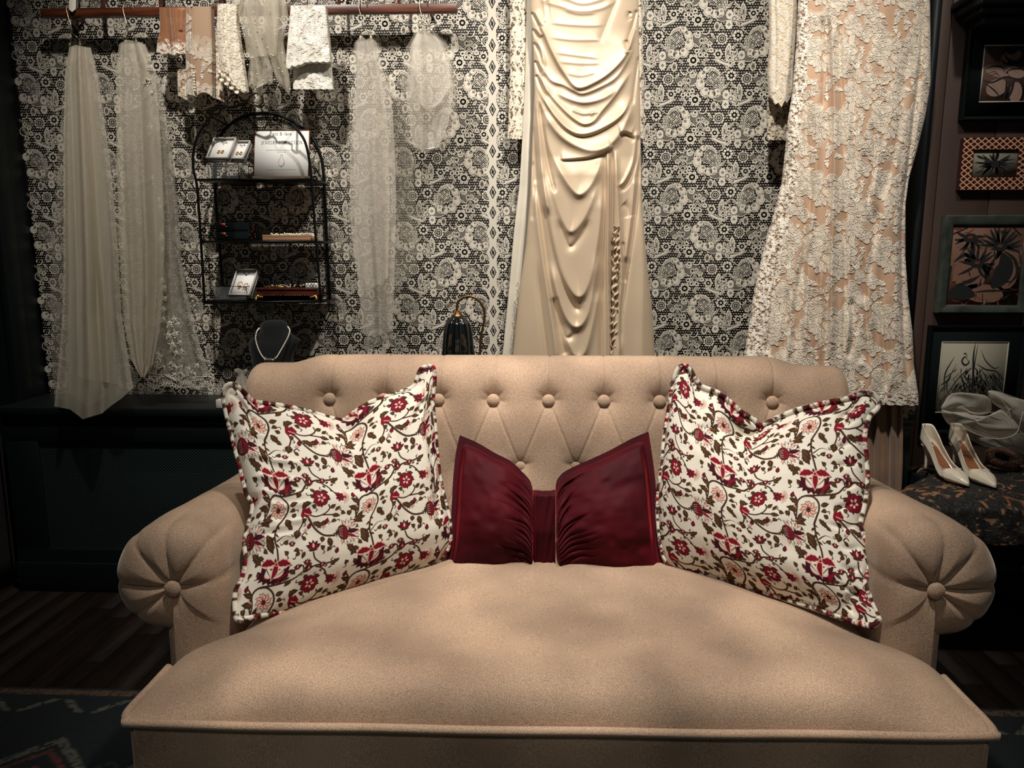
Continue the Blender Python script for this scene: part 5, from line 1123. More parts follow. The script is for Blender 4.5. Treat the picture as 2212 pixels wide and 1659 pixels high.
# ---- small lace pieces over the rail
def over_rail(t, nm, L, R, y0, y1, Y, m, col=None, **k): pass
def build_small():
    # tan lace cuff
    t = thing('lace_shorts', 'tan sheer garment with scalloped ivory lace hem draped over the rail', 'lingerie', tuple(at(372, 60, 2.62)))
    Mt = mat('sheer_tan', (255, 255, 255), .5, attr=True, alpha=.93, sheen=.3)
    x, y, h, u, v, Y = strip([(345, 16), (345, 70), (340, 88), (337, 120)], [(404, 14), (403, 80), (402, 120)], 16, 118, 170, .6, .014, 2.615, 110, yb=[(0, 112), (.2, 118), (.4, 116), (.65, 121), (.7, 116), (1, 117)])
    fold(h, x, y, [(366, 16), (370, 60), (376, 118)], .010, 5, 4, (0, 0)); fold(h, x, y, [(373, 16), (377, 60), (381, 100)], -.006, 2, 2, (0, 0)); fold(h, x, y, [(392, 16), (390, 70)], .005, 6, 6)
    hh, m, col = lace_cols((176, 108, 66), x, y, 11, 0, 30); e = sstep(78, 92, y+8*vnoise(x/8, y/8, 1)-abs(x-356)*.25); rt = sample(RT, x*6.5, y*6.5); rt = np.maximum(rt, ((np.abs(y-(111+3*np.abs(np.sin(x/5))))) < 1.1)*1.)
    bg = np.array(lin((160, 108, 74))); col = bg*(1-e*rt)[..., None]+LCORD*(e*rt)[..., None]
    gmesh('body', finish(x, y, h+.0015*rt*e, Y+0*x), Mt, t, col=col, rim=(0, .02, 0), flip=True)
    # sheer lace sleeve pair with covered buttons
    t = thing('lace_sleeves', 'nude tulle sleeve pair with ivory lace flowers and covered buttons on the rail', 'sleeves', tuple(at(435, 100, 2.61)))
    x, y, h, u, v, Y = strip([(402, 14), (401, 100), (402, 206)], [(457, 14), (459, 100), (460, 210)], 14, 208, 260, .35, .018, 2.60, 110, yb=[(0, 203), (.35, 208), (.4, 209), (.5, 202), (.75, 200), (1, 210)])
    fold(h, x, y, [(414, 16), (417, 100), (424, 208)], -.005, 2, 2, (0, 0)); fold(h, x, y, [(409, 16), (412, 100), (418, 208)], .006, 4, 4, (0, 0))
    hh, m, col = lace_cols((178, 148, 122), x, y, 10.5, 15, 6); e = np.maximum(sstep(60, 130, y+14*vnoise(x/12, y/16, 7)), (x < 414)*1.)
    col = np.array(lin((178, 148, 122)))*(1-e)[..., None]+col*e[..., None]
    o = gmesh('sleeve', finish(x, y, h+.002*hh*e, Y+0*x), M_lacecloth, t, col=col, rim=(0, .02, 0), flip=True)
    for i in range(7): MB().ball(at(418+i*.5, 158+i*6.3, 2.575), .0042, 10).build('button', M_lacew, t)
    for L, R, y0, y1, yt in (([(383, 150), (384, 212)], [(404, 150), (404, 212)], 150, 210, None), ([(457, 60), (460, 150), (461, 200)], [(468, 60), (477, 150), (484, 222)], 60, 214, None)):
        x, y, h, u, v, Y = strip(L, R, y0, y1, 140, .3, .008, 2.635, 40, yb=[(0, y1-4), (.6, y1+2), (1, y1+7)]); rt = sample(RT, x*7, y*7)
        gmesh('back_sleeve', finish(x, y, h+.0015*rt, Y+0*x), M_lacecloth, t, col=np.array(lin((150, 120, 98)))*(1-rt)[..., None]+LFILL*rt[..., None], rim=(0, .006, 0), flip=True)
    # ruffled ivory lace
    t = thing('ruffled_lace_scarf', 'narrow ivory lace piece with a ruffled end draped over the rail', 'lace', tuple(at(495, 80, 2.61)))
    x, y, h, u, v, Y = strip([(470, 8), (468, 60), (474, 145), (490, 200)], [(514, 8), (512, 50), (520, 110), (528, 160), (534, 200)], 8, 196, 240, .35, .016, 2.60, 90, yb=[(0, 150), (.3, 160), (.5, 190), (.8, 200), (1, 196)])
    fold(h, x, y, [(487, 8), (488, 80), (497, 160)], -.008, 3, 4, (0, 0)); fold(h, x, y, [(478, 8), (478, 80), (484, 150)], .005, 4, 4)
    rt = np.maximum(sample(RT, x*8.5, y*8.5), .25); gmesh('body', finish(x, y, h+.002*rt, Y+0*x), M_lacecloth, t, col=np.array(lin((206, 184, 150)))*(1-rt)[..., None]+LCORD*rt[..., None], rim=(0, .02, 0), flip=True)
    R_ = []
    for i in range(70):
        s = i/69; c = np.array([474+52*s, 148+42*s]); a = np.linspace(0, 1, 24); wv = math.sin(s*30)
        R_.append(at(c[0]-9*a+2*wv*a, c[1]+18*a+1.5*math.cos(s*30)*a, 2.585-.009*wv*a+.004*np.sin(a*12)))
    P = np.array(R_); uu, vv = np.meshgrid(np.arange(24)*1.2, np.arange(70)*1.2); rt = sample(RT, uu*9, vv*9)
    gmesh('ruffle', P, M_lacecloth, t, col=np.array(lin((170, 146, 112)))*(1-rt)[..., None]+LCORD*rt[..., None], rim=(0, .003, 0))
    # white lace
    t = thing('white_lace_skirt', 'folded bright white lace piece with two scalloped tiers on the rail', 'lace', tuple(at(668, 90, 2.61)))
    for L, R, y0, yb, Y0 in (([(628, 12), (622, 80), (617, 140)], [(704, 12), (710, 80), (715, 140)], 12, [(i/30, 141-9*sstep(.2, .5, i/30)+3*abs(math.sin(i*.75))+4*(i < 4)) for i in range(31)], 2.595), ([(634, 100), (633, 194)], [(712, 100), (720, 194)], 100, [(i/30, 192+1.5*abs(math.sin(i*.75))) for i in range(31)], 2.625)):
        x, y, h, u, v, Y = strip(L, R, y0, 190, 230, .5, .016, Y0, 150, yb=yb); fold(h, x, y, [(650, 12), (648, 140)], .004, 10, 8, (0, 0)); h += .003*vnoise(x/16, y/24, 2)
        rt = sample(RT, x*6, y*6); hh, m, col = lace_cols((226, 216, 198), x, y, 15, 0, 0); rt = np.maximum(rt*.8, hh)
        gmesh('tier', finish(x, y, h+.002*rt, Y+0*x), M_lacecloth, t, col=np.array(lin((214, 202, 180)))*(1-rt)[..., None]+np.array(lin((252, 248, 238)))*rt[..., None], rim=(0, .02 if Y0 < 2.6 else .008, 0), flip=True)
    # beaded tulle gloves
    t = thing('beaded_tulle_gloves', 'pair of sheer ivory tulle gloves dotted with pearls hanging over the rail', 'gloves', tuple(at(568, 90, 2.6)))
    Mg = tulle('glove_tulle', (236, 228, 210), .30, .45)
    for L, R, yb, sd, Y0 in (([(520, -40), (514, 30), (526, 75), (534, 122), (540, 125), (536, 160), (536, 190)], [(562, -40), (560, 40), (570, 100), (590, 150), (588, 180), (560, 192)], [(0, 185), (.3, 192), (.7, 190), (1, 178)], 41, 2.60),
                             ([(560, -40), (570, 40), (575, 90), (590, 150), (600, 180), (606, 196)], [(612, -40), (623, 35), (612, 90), (618, 130), (626, 170), (628, 190)], [(0, 172), (.5, 196), (.8, 204), (1, 188)], 42, 2.59),
                             ([(528, -40), (535, 40), (545, 90), (555, 125)], [(600, -40), (604, 40), (600, 90), (596, 128)], [(0, 122), (1, 120)], 43, 2.58)):
        gmesh('glove', sheet(L, R, [(0, -40), (1, -40)], yb, Y0, .012, 2.2, sd, 90, 80, 0, .8, .8), Mg, t)
        gmesh('glove_back', sheet([(a+4, c_) for a, c_ in L], [(a-4, c_) for a, c_ in R], [(0, -40), (1, -40)], [(a, c_-6) for a, c_ in yb], Y0+.022, .008, 1.8, sd+5, 80, 70, 0, .8, .8), Mg, t)
    for q in ((547, 27), (582, 23), (551, 51), (528, 61), (594, 74), (553, 90), (578, 103), (610, 115), (569, 120), (585, 118), (545, 125), (535, 140), (602, 148), (610, 155), (555, 160), (568, 174), (584, 174), (593, 172), (601, 184), (540, 182), (626, 193), (560, 60), (600, 40), (590, 120)):
        MB().ball(at(q[0], q[1], 2.565), .0028, 8).build('pearl', M_pearl, t)
build_small()
t = thing('ribbon', 'white ribbon hanging down to the left end of the wooden rail', 'ribbon', tuple(at(156, 10, 2.65)))
gmesh('ribbon_tail', sheet([(150, -50), (149, 24)], [(166, -50), (164, 24)], [(0, -50), (1, -50)], [(0, 20), (.5, 26), (1, 18)], 2.635, .003, 1, 3, 30, 16, 0), M_lacew, t)
gmesh('ribbon_tail', sheet([(158, -50), (157, 24), (152, 60)], [(170, -50), (168, 30), (164, 60)], [(0, -50), (1, -50)], [(0, 50), (1, 60)], 2.685, .003, 1, 5, 30, 16, 0), M_lacew, t)
# ---------------------------------------------------------------- wire wall shelf
def wx(x, y, Y): return at(x, y, Y)
SF, SB = 2.585, 2.735
def build_shelf():
    t = thing('wire_shelf', 'black arched wire wall shelf with a bow on top, between the veils', 'shelf', tuple(at(560, 650, SB)))
    f = lambda P, n=6: catmull([wx(x, y, SF) for x, y in P], n); g = lambda P, n=6: catmull([wx(x, y, SB) for x, y in P], n)
    b = MB()
    b.tube(f([(442, 655), (434, 520), (426, 407), (418, 368), (417, 337), (423, 305), (431, 288), (441, 272), (450, 268)]), .0046, 10)
    b.tube(f([(693, 650), (683, 524), (675, 420), (671, 368), (665, 329), (657, 302), (644, 283), (630, 268)]), .0046, 10)
    b.tube([wx(442, 655, SF), wx(693, 650, SF)], .0035, 8); b.build('front_frame', M_black, t)
    b = MB(); b.tube(g([(483, 645), (470, 482), (464, 400), (465, 340), (475, 296), (494, 272), (525, 252), (572, 244), (619, 256), (666, 288), (690, 329), (698, 368), (702, 430), (706, 524), (713, 650)]), .0055, 10, flat=.7)
    b.build('back_frame', M_black, t)
    MB().tube([wx(457, 252, SF), wx(494, 272, SB)], .004, 8).build('strut', M_black, t); MB().tube([wx(626, 266, SF), wx(655, 276, SB)], .004, 8).build('strut', M_black, t)
    # bow and rippling ribbon made of bent wire
    b = MB(); rb = [(450, 268), (453, 256), (460, 247), (473, 245), (478, 235), (488, 230), (503, 232), (515, 228), (527, 222)]
    b.tube(f(rb), .0042, 10, flat=.6); b.tube(f([(540, 222), (548, 227), (561, 232), (572, 227), (579, 233), (584, 243), (602, 243), (614, 250), (616, 264), (625, 272), (634, 268)]), .0042, 10, flat=.6); b.build('ribbon_tail', M_bronze, t)
    b = MB()
    b.tube(f([(529, 219), (520, 207), (508, 203), (496, 210), (492, 220), (500, 230), (514, 226), (528, 220)], 8), .0035, 10, flat=.6); b.tube(f([(534, 219), (544, 206), (556, 202), (567, 209), (567, 222), (556, 229), (545, 225), (535, 220)], 8), .0035, 10, flat=.6)
    b.build('bow_loops', M_bronze, t)
    b = MB()
    for k in range(4): b.tube(f([(527.5+k*2.6, 213), (528+k*2.6, 226)]), .0018, 8)
    b.build('bow_knot', M_bronze, t)
    zs = [wx(430, 388, SF)[2], wx(440, 522, SF)[2], wx(448, 652, SF)[2]]
    for (xl, xr, y), z in zip(((424, 673, 388), (435, 683, 522), (442, 693, 652)), zs):
        a, c = wx(xl, y, SF), wx(xr, y, SF); a2, c2 = a[0]-.0, c[0]
        bl, br = wx(xl+40, y, SB)[0], wx(xr+27, y, SB)[0]
        b = MB(); h = .002
        b.tube([(a[0], SF, z), (c[0], SF, z)], .0035, 8); b.tube([(a[0], SB, z), (c[0]+.012, SB, z)], .0035, 8); b.tube([(a[0], SF, z), (a[0], SB, z)], .0035, 8); b.tube([(c[0], SF, z), (c[0]+.012, SB, z)], .0035, 8)
        b.box((a[0], SF, z-.003), (c[0], SB, z-.0005)); b.build('shelf_board', M_black, t, smooth=False)
    return zs
M_bronze = mat('dark_bronze_wire', (52, 42, 32), .3, metal=.85)
ZS = build_shelf(); ZT = [z+.0036 for z in ZS]
M_glass = mat('clear_glass', (200, 205, 200), .05, alpha=.05, spec=.4); M_card = mat('white_card', (236, 234, 228), .8); M_box = mat('grey_white_box', (186, 182, 176), .7)
M_goldm = mat('gold_metal', (190, 140, 80), .25, metal=.95); M_ink = mat('black_ink', (30, 28, 28), .8)
def wframe(b, a, c, r=.0012):
    (x0, y0, z0), (x1, y1, z1) = a, c
    for z in (z0, z1):
        for p, q in (((x0, y0), (x1, y0)), ((x1, y0), (x1, y1)), ((x1, y1), (x0, y1)), ((x0, y1), (x0, y0))): b.tube([(*p, z), (*q, z)], r, 6)
    for x, y in ((x0, y0), (x1, y0), (x1, y1), (x0, y1)): b.tube([(x, y, z0), (x, y, z1)], r, 6)
def glass_box(lab, x0, x1, y0, y1, z0, z1):
    t = thing('glass_box', lab, 'box', ((x0+x1)/2, (y0+y1)/2, z0)); b = MB(); wframe(b, (x0, y0, z0+.0015), (x1, y1, z1)); b.build('metal_edges', M_bronze, t)
    b = MB()
    for a, c in (((x0, y0, z0+.002), (x1, y0+.002, z1)), ((x0, y1-.002, z0+.002), (x1, y1, z1)), ((x0, y0, z0+.002), (x0+.002, y1, z1)), ((x1-.002, y0, z0+.002), (x1, y1, z1))): b.box(a, c)
    b.build('panes', M_glass, t, smooth=False)
X = lambda px, Y, y=400: float(at(px, y, Y)[0])
glass_box('clear glass box with metal edges under two earring boxes, top shelf', X(451, 2.60), X(516, 2.60), 2.605, 2.695, ZT[0], ZT[0]+.058)
def earring_box(lab, pxl, pxr, Yf, z, L, tilt, kind):
    """open white carton leaning back, a printed card with earrings inside"""
    xl, xr = X(pxl, Yf), X(pxr, Yf); w = xr-xl; c = ((xl+xr)/2, Yf, z); t = thing('earring_box', lab, 'box', c)
    ca, sa = math.cos(tilt), math.sin(tilt); sh = .012
    def T(p):   # local: x across, v up the face, d out of the face
        x, v, d = p; return (c[0]+x+sh*v/L, c[1]+v*ca-d*sa+.0, c[2]+v*sa+d*ca+.0)
    def bx(b, a, e):
        q = MB(); q.box(a, e); q.V = [np.array([T(p) for p in q.V[0]])]; b.V += q.V; b.F += [[i+b.n for i in f] for f in q.F]; b.M += q.M; b.n += len(q.V[0])
    b = MB(); th = .0025; dp = .018
    bx(b, (-w/2, 0, 0), (w/2, L, .003)); bx(b, (-w/2, 0, 0), (-w/2+th, L, dp)); bx(b, (w/2-th, 0, 0), (w/2, L, dp)); bx(b, (-w/2, 0, 0), (w/2, th, dp)); bx(b, (-w/2, L-th, 0), (w/2, L, dp)); bx(b, (-w/2, 0, -.008), (w/2, L, -.001)); b.build('carton', M_box, t, smooth=False)
    b = MB(); bx(b, (-w/2+.005, .005, .006), (w/2-.005, L-.005, .0075)); card = b.build('card', M_card, t, smooth=False)
    b = MB()
    if kind == 0:
        for i, s in enumerate(((-12, 0), (-9, 6), (-7, -1), (-5, 4), (-3, -1), (0, 4), (2, -1), (5, 5), (6, -1), (9, 2), (12, 0))): pass
        pts = catmull([(-.011, .072), (-.008, .079), (-.006, .071), (-.003, .075), (-.001, .070), (.002, .075), (.004, .070), (.007, .080), (.008, .071), (.012, .073)], 5)
        b.tube([T((x, v*L/.09, .0082)) for x, v in pts], .0005, 5); b.ball(T((0, .065*L/.09, .0085)), .0016, 6)
    else:
        for P in ([(-.012, .088), (-.005, .084), (0, .080), (.006, .085), (.012, .087)], [(-.004, .083), (0, .076), (.003, .083)]): b.tube([T((x, v*L/.1, .0082)) for x, v in P], .0010, 5)
    b.build('script', M_ink, card)
    for sx in (-1, 1):
        b = MB(); y0 = .032*L/.09
        if kind == 0:
            b.tube([T((sx*.0065+.0048*math.cos(a), y0+.006*math.sin(a), .0095)) for a in np.arange(12)*PI/6], .0011, 6, closed=True); b.tube([T((sx*.0065+.0025*math.cos(a), y0-.002+.003*math.sin(a), .0105)) for a in np.arange(10)*PI/5], .0009, 6, closed=True)
        else:
            b.tube([T((sx*.011+.0075*math.cos(a), y0+.010-(.006 if sx > 0 else 0)+.0085*math.sin(a), .010)) for a in np.linspace(-.2, PI+.2, 12)], .0008, 6)
            r = random.Random(sx+4)
            for k in range(14): b.ball(T((sx*.011+r.uniform(-.007, .007), y0-.002-(.006 if sx > 0 else 0)+r.uniform(-.006, .007), .0105)), .0022, 6)
        b.build('earring', M_goldm, t)
earring_box('open white box with looped gold earrings, top shelf, left on the glass box', 452, 500, 2.612, ZT[0]+.062, .088, 1.0, 0)
earring_box('open white box with partly hidden card, top shelf, right on the glass box', 500, 532, 2.630, ZT[0]+.062, .078, 1.0, 0)
glass_box('clear glass box open at the top around a white earring box, bottom shelf', X(467, 2.62, 620), X(537, 2.62, 620), 2.600, 2.70, ZT[2], ZT[2]+.05)
earring_box('open white box with dangling gold earrings on a card, bottom shelf at left', 482, 529, 2.612, ZT[2]+.012, .108, 1.0, 1)
# ---- lettered sign
def stroke_text(s, x0, y0, h, adv, pen=.11):
    """roman letters from pen strokes, thick stems, thin hairlines and serifs; returns Pic in x-right y-up"""
    p = Pic(); a, b_ = pen*h, pen*h*.45; x = x0
    S = lambda P, w=a, n=6: p.stroke([(x+q[0]*h, y0+q[1]*h) for q in P], w, 0, 0, n)
    sf = lambda cx, cy, w=.26: S([(cx-w/2, cy), (cx+w/2, cy)], b_)
    for ch in s:
        w = .75
        if ch == 'J': S([(.25, 1), (.25, .15), (.15, -.12), (0, -.15)]); sf(.25, 1); w = .42
        elif ch == 'E': S([(.15, 0), (.15, 1)]); S([(.08, 1), (.58, 1), (.6, .86)], b_, 2); S([(.15, .53), (.48, .53)], b_); S([(.08, 0), (.6, 0), (.64, .18)], b_, 2); sf(.15, 0); w = .72
        elif ch == 'W': S([(.05, 1), (.32, 0)]); S([(.32, 0), (.55, 1)], b_); S([(.5, 1), (.78, 0)]); S([(.78, 0), (1.02, 1)], b_); sf(.05, 1); sf(.5, 1); sf(1.02, 1); w = 1.12
        elif ch == 'L': S([(.15, 0), (.15, 1)]); S([(.08, 0), (.56, 0), (.6, .2)], b_, 2); sf(.15, 1); w = .66
        elif ch == 'R': S([(.15, 0), (.15, 1)]); S([(.15, 1), (.45, .97), (.52, .76), (.42, .56), (.15, .52)], a*.75); S([(.36, .53), (.68, 0)]); sf(.15, 0); sf(.68, 0, .14); w = .74
        elif ch == 'Y': S([(.05, 1), (.36, .48)]); S([(.66, 1), (.36, .48)], b_); S([(.36, .48), (.36, 0)]); sf(.05, 1); sf(.66, 1); sf(.36, 0); w = .74
        elif ch == 'C': S([(.72, .8), (.5, 1), (.22, .92), (.08, .5), (.22, .08), (.5, 0), (.74, .18)], a*.85); w = .82
        elif ch == 'O': S([(.45, 1), (.14, .85), (.07, .5), (.14, .15), (.45, 0), (.76, .15), (.83, .5), (.76, .85), (.45, 1)], a*.85); w = .92
        elif ch == 'T': S([(.34, 0), (.34, 1)]); S([(.04, .84), (.06, 1), (.62, 1), (.64, .84)], b_, 2); sf(.34, 0); w = .70
        elif ch == 'I': S([(.18, 0), (.18, 1)]); sf(.18, 0); sf(.18, 1); w = .38
        elif ch == 'N': S([(.14, 0), (.14, 1)], b_); S([(.12, 1), (.74, 0)]); S([(.74, 0), (.74, 1)], b_); sf(.14, 0); sf(.1, 1); sf(.74, 1); w = .9
        elif ch == 'a': S([(.1, .5), (.25, .62), (.4, .5), (.4, .08), (.5, 0)]); S([(.4, .36), (.12, .28), (.1, .06), (.25, 0), (.4, .12)], a*.7); w = .55
        elif ch == 'r': S([(.15, 0), (.15, .6)]); S([(.15, .42), (.28, .6), (.4, .56)], a*.8); sf(.15, 0, .22); w = .45
        elif ch == 't': S([(.18, .85), (.18, .1), (.3, 0), (.38, .06)]); S([(.05, .6), (.36, .6)], b_); w = .42
        elif ch == '&': S([(.7, .05), (.2, .7), (.25, .92), (.42, .98), (.5, .8), (.1, .35), (.12, .08), (.35, 0), (.6, .25), (.68, .5)], a*.75, 4); w = .85
        elif ch == 'l': S([(.15, 0), (.15, 1)]); sf(.15, 0, .22); w = .3
        elif ch == 'c': S([(.42, .5), (.25, .6), (.08, .3), (.25, 0), (.44, .1)], a*.8); w = .48
        elif ch == 'e': S([(.08, .34), (.42, .36), (.38, .56), (.22, .6), (.08, .3), (.25, 0), (.44, .1)], a*.8); w = .5
        elif ch == ' ': w = .4
        x += (w+adv)*h
    return p, x
def build_sign():
    """acrylic stand leaning back with the shop's card"""
    Yb = 2.64; zb = ZT[0]+.012; TL, TR = at(544, 283, 2.668), at(660, 283, 2.668); x0, x1 = TL[0], TR[0]; BLx, BRx = X(549, 2.63, 375), X(666, 2.63, 375)
    top = TL[2]; t = thing('sign', 'white card sign reading art & lace jewelry collection in a clear stand, top shelf', 'sign', ((x0+x1)/2, Yb, ZT[0]))
    O = np.array([BLx, 2.628, zb]); ex = np.array([BRx-BLx, 0, 0]); up = np.array([0, .035, top-zb]); W = np.linalg.norm(ex); Hh = np.linalg.norm(up); ex /= W; up /= Hh; nn = np.cross(ex, up)
    T = lambda x, v, d: O+ex*x+up*v+nn*d
    def slab(b, x0, v0, d0, x1, v1, d1):
        q = MB(); q.box((x0, v0, d0), (x1, v1, d1)); b.V.append(np.array([T(*p) for p in q.V[0]])); b.F += [[i+b.n for i in f] for f in q.F]; b.M += q.M; b.n += 8
    b = MB(); slab(b, 0, 0, -.003, W, Hh, 0); b.build('card', M_card, t, smooth=False)
    b = MB(); e = .003
    for a in ((-e, -e, W+e, 0), (-e, Hh, W+e, Hh+e), (-e, 0, 0, Hh), (W, 0, W+e, Hh)): slab(b, a[0], a[1], -.005, a[2], a[3], .002)
    b.build('frame', mat('copper_edge', (110, 74, 52), .35, metal=.7), t, smooth=False)
    b = MB(); b.box((BLx-.002, 2.615, ZT[0]), (BRx+.004, 2.70, ZT[0]+.011), bev=.001); b.build('stand', mat('clear_acrylic_block', (120, 108, 92), .1, alpha=.5), t, smooth=False)
    def put(pic, nm, m=M_ink):
        V = []; F = []; n = 0
        for l, c, P in pic.a:
            k = len(P); a = .5*np.sum(P[:, 0]*np.roll(P[:, 1], -1)-np.roll(P[:, 0], -1)*P[:, 1]); P = P if a > 0 else P[::-1]
            V += [T(q[0], q[1], .0006) for q in P]; F.append(np.arange(k)+n); n += k
        mesh(nm, np.array(V), F, m, t, False)
    def line(s, cy, h, adv, pen, width=None):
        p, x1 = stroke_text(s, 0, 0, 1., adv, pen); k = (width/x1) if width else h; off = W/2-x1*k/2
        return p.moved(lambda P: np.stack([P[:, 0]*k+off, P[:, 1]*h+cy], -1))
    A = line('art & lace', Hh*.895, .011, .12, .12, W*.36); put(A, 'lettering'); put(line('JEWELRY COLLECTION', Hh*.70, .0105, .06, .12, W*.77), 'lettering')
    p = Pic(); r = random.Random(3)
    for cy, wd in ((.565, .58), (.52, .18), (.135, .56)):
        x = W*(.5-wd/2)
        while x < W*(.5+wd/2):
            w = r.uniform(.002, .0055); k = 0.
            while k < w:
                p.stroke([(x+k, Hh*cy-.0006), (x+k+r.uniform(-.0003, .0006), Hh*cy+r.uniform(.0008, .0016))], .0005, 0, 0); k += .0011
            x += w+.0016
    put(p, 'small_print')
    p = Pic(); c = (W*.5, Hh*.33); p.stroke([(c[0]-.002, c[1]+.022), (c[0]-.005, c[1]+.010), (c[0]-.010, c[1]-.002), (c[0]-.008, c[1]-.016), (c[0], c[1]-.020), (c[0]+.009, c[1]-.012), (c[0]+.010, c[1]-.002), (c[0]+.004, c[1]+.010), (c[0]+.003, c[1]+.022), (c[0]-.002, c[1]+.022)], .0007)
    for q in ((-.003, -.019), (.002, -.0195), (.007, -.015), (.0095, -.009)): p.ell((c[0]+q[0], c[1]+q[1]), .0016, .0016, 0, 0, 0, 8)
    put(p, 'necklace_drawing')
build_sign()
def build_shelf_items():
    # black lacquer box
    t = thing('lacquer_box', 'small black lacquer chest with red half-round leaves, middle shelf', 'box', (X(505, 2.64, 500), 2.64, ZT[1])); M = mat('black_lacquer', (14, 18, 19), .12, coat=.5); Mr = mat('red_inlay', (150, 56, 34), .4)
    x0, x1 = X(466, 2.61, 500), X(538, 2.61, 500); h = .064; MB().box((x0, 2.61, ZT[1]), (x1, 2.70, ZT[1]+h), bev=.002).build('body', M, t, auto=30)
    for k in range(2):
        z = ZT[1]+h*(.5*k+.04); d = MB().box((x0+.003, 2.6065, z), (x1-.003, 2.612, z+h*.44), bev=.001).build('drawer', M, t, auto=30)
        P = [(x0+.019, 2.606, z+h*.40)]+[(x0+.019+.018*(1-math.cos(a)), 2.606, z+h*.40-.012*math.sin(a)) for a in np.linspace(.2, PI/2, 8)]+[(x0+.037, 2.606, z+h*.40)]
        b = MB(); b.add(P+[(p[0], 2.6068, p[2]) for p in P], [list(range(len(P)))]+[[i, len(P)+i, len(P)+(i+1) % len(P), (i+1) % len(P)] for i in range(len(P))]); b.build('inlay', Mr, d, smooth=False)
        MB().ball((x0+.041, 2.604, z+h*.22), .0022, 8, sq=(1.5, 1, .7)).build('knob', M_wire, d)
    b = MB(); r = random.Random(1)
    for i in range(7): b.ball((x1+.0005, 2.625+r.random()*.05, ZT[1]+.008+i*.008), .004, 6, sq=(.12, .7, 1))
    b.build('red_flowers', Mr, t)
    # shallow tray with pearls
    t = thing('pearl_tray', 'flat beige tray heaped with small pearls, middle shelf at right', 'tray', (X(620, 2.63, 510), 2.64, ZT[1]))
    x0, x1 = X(566, 2.60, 510), X(671, 2.60, 510); M = mat('beige_leather', (150, 112, 84), .5)
    b = MB(); b.box((x0, 2.60, ZT[1]), (x1, 2.69, ZT[1]+.012), bev=.003); b.box((x0, 2.60, ZT[1]+.011), (x1, 2.605, ZT[1]+.020), bev=.002); b.box((x0, 2.685, ZT[1]+.011), (x1, 2.69, ZT[1]+.020), bev=.002); b.build('tray', M, t, auto=30)
    b = MB(); r = random.Random(2)
    for i in range(150): b.ball((r.uniform(x0+.02, x1-.005), r.uniform(2.607, 2.683), ZT[1]+.0165+r.random()*.009), .003, 6)
    o = b.build('pearls', M_pearl, t); o['kind'] = 'stuff'
    # carved jewel box
    t = thing('jewel_box', 'reddish brown wooden jewel box on gilded feet, bottom shelf at right', 'box', (X(622, 2.63, 640), 2.64, ZT[2])); M = mat('reddish_wood', (72, 32, 22), .3, var=.4, vscale=20)
    x0, x1 = X(552, 2.60, 640), X(686, 2.60, 640); z = ZT[2]
    b = MB(); b.box((x0+.004, 2.604, z+.018), (x1-.004, 2.70, z+.042), bev=.002); b.box((x0, 2.60, z+.038), (x1, 2.704, z+.044), bev=.0015); b.build('body', M, t, auto=30)
    b = MB()
    for i in range(26): b.ball((x0+.004+(x1-x0-.008)*i/25, 2.602, z+.0185), .0017, 6)
    b.build('beading', M_goldm, t)
    for xx, sx in ((x0+.008, 1), (x1-.010, -1)):
        b = MB(); b.tube(catmull([(xx, 2.606, z+.018), (xx-sx*.004, 2.602, z+.012), (xx-sx*.007, 2.598, z+.006), (xx-sx*.004, 2.597, z+.0025)], 6), [.006]*6+[.005]*6+[.004]*7, 8)
        for k in range(5): b.ball((xx+sx*.004*k, 2.601, z+.016-.001*k), .003, 6)
        b.build('foot', M_goldm, t)
    MB().box((x0+.012, 2.615, z+.003), (x1-.012, 2.695, z+.018)).build('plinth', M_black, t, smooth=False)
    t = thing('jewellery_pile', 'heap of glittering jewellery lying on the reddish jewel box', 'jewellery', (X(622, 2.63, 640), 2.64, z+.044))
    r = random.Random(7); Mgl = mat('crystal_beads', (245, 225, 190), .08, metal=.5)
    b = MB()
    for i in range(40): b.ball((r.uniform(x0+.04, x1-.05), r.uniform(2.607, 2.66), z+.047+r.random()*.008), r.uniform(.002, .0034), 6)
    o = b.build('beads', Mgl, t); o['kind'] = 'stuff'
    b = MB(); b.tube(catmull([(x0+.03, 2.61, z+.046), (x0+.05, 2.612, z+.050), (x0+.08, 2.608, z+.047), (x0+.10, 2.612, z+.049)], 8), .0028, 8); b.build('gold_chain', M_goldm, t)
    b = MB(); 
    for q in ((.086, .052, .007), (.095, .058, .008), (.104, .055, .007), (.092, .064, .005), (.112, .050, .006)): b.ball((x0+q[0], 2.64, z+q[1]), q[2], 8, sq=(1.3, .8, .8))
    b.build('black_brooch', M_black, t)
    b = MB(); b.box((x1-.052, 2.63, z+.044), (x1-.008, 2.672, z+.060), bev=.002); b.build('linen_pad', M_card, t, auto=30)
    b = MB()
    for k in range(4):
        xx = x1-.052+k*.011; b.tube([(xx, 2.629, z+.044), (xx+.012, 2.629, z+.060)], .0006, 5); b.tube([(xx+.012, 2.6285, z+.044), (xx, 2.6285, z+.060)], .0006, 5)
    b.build('netting', M_black, t)
build_shelf_items()
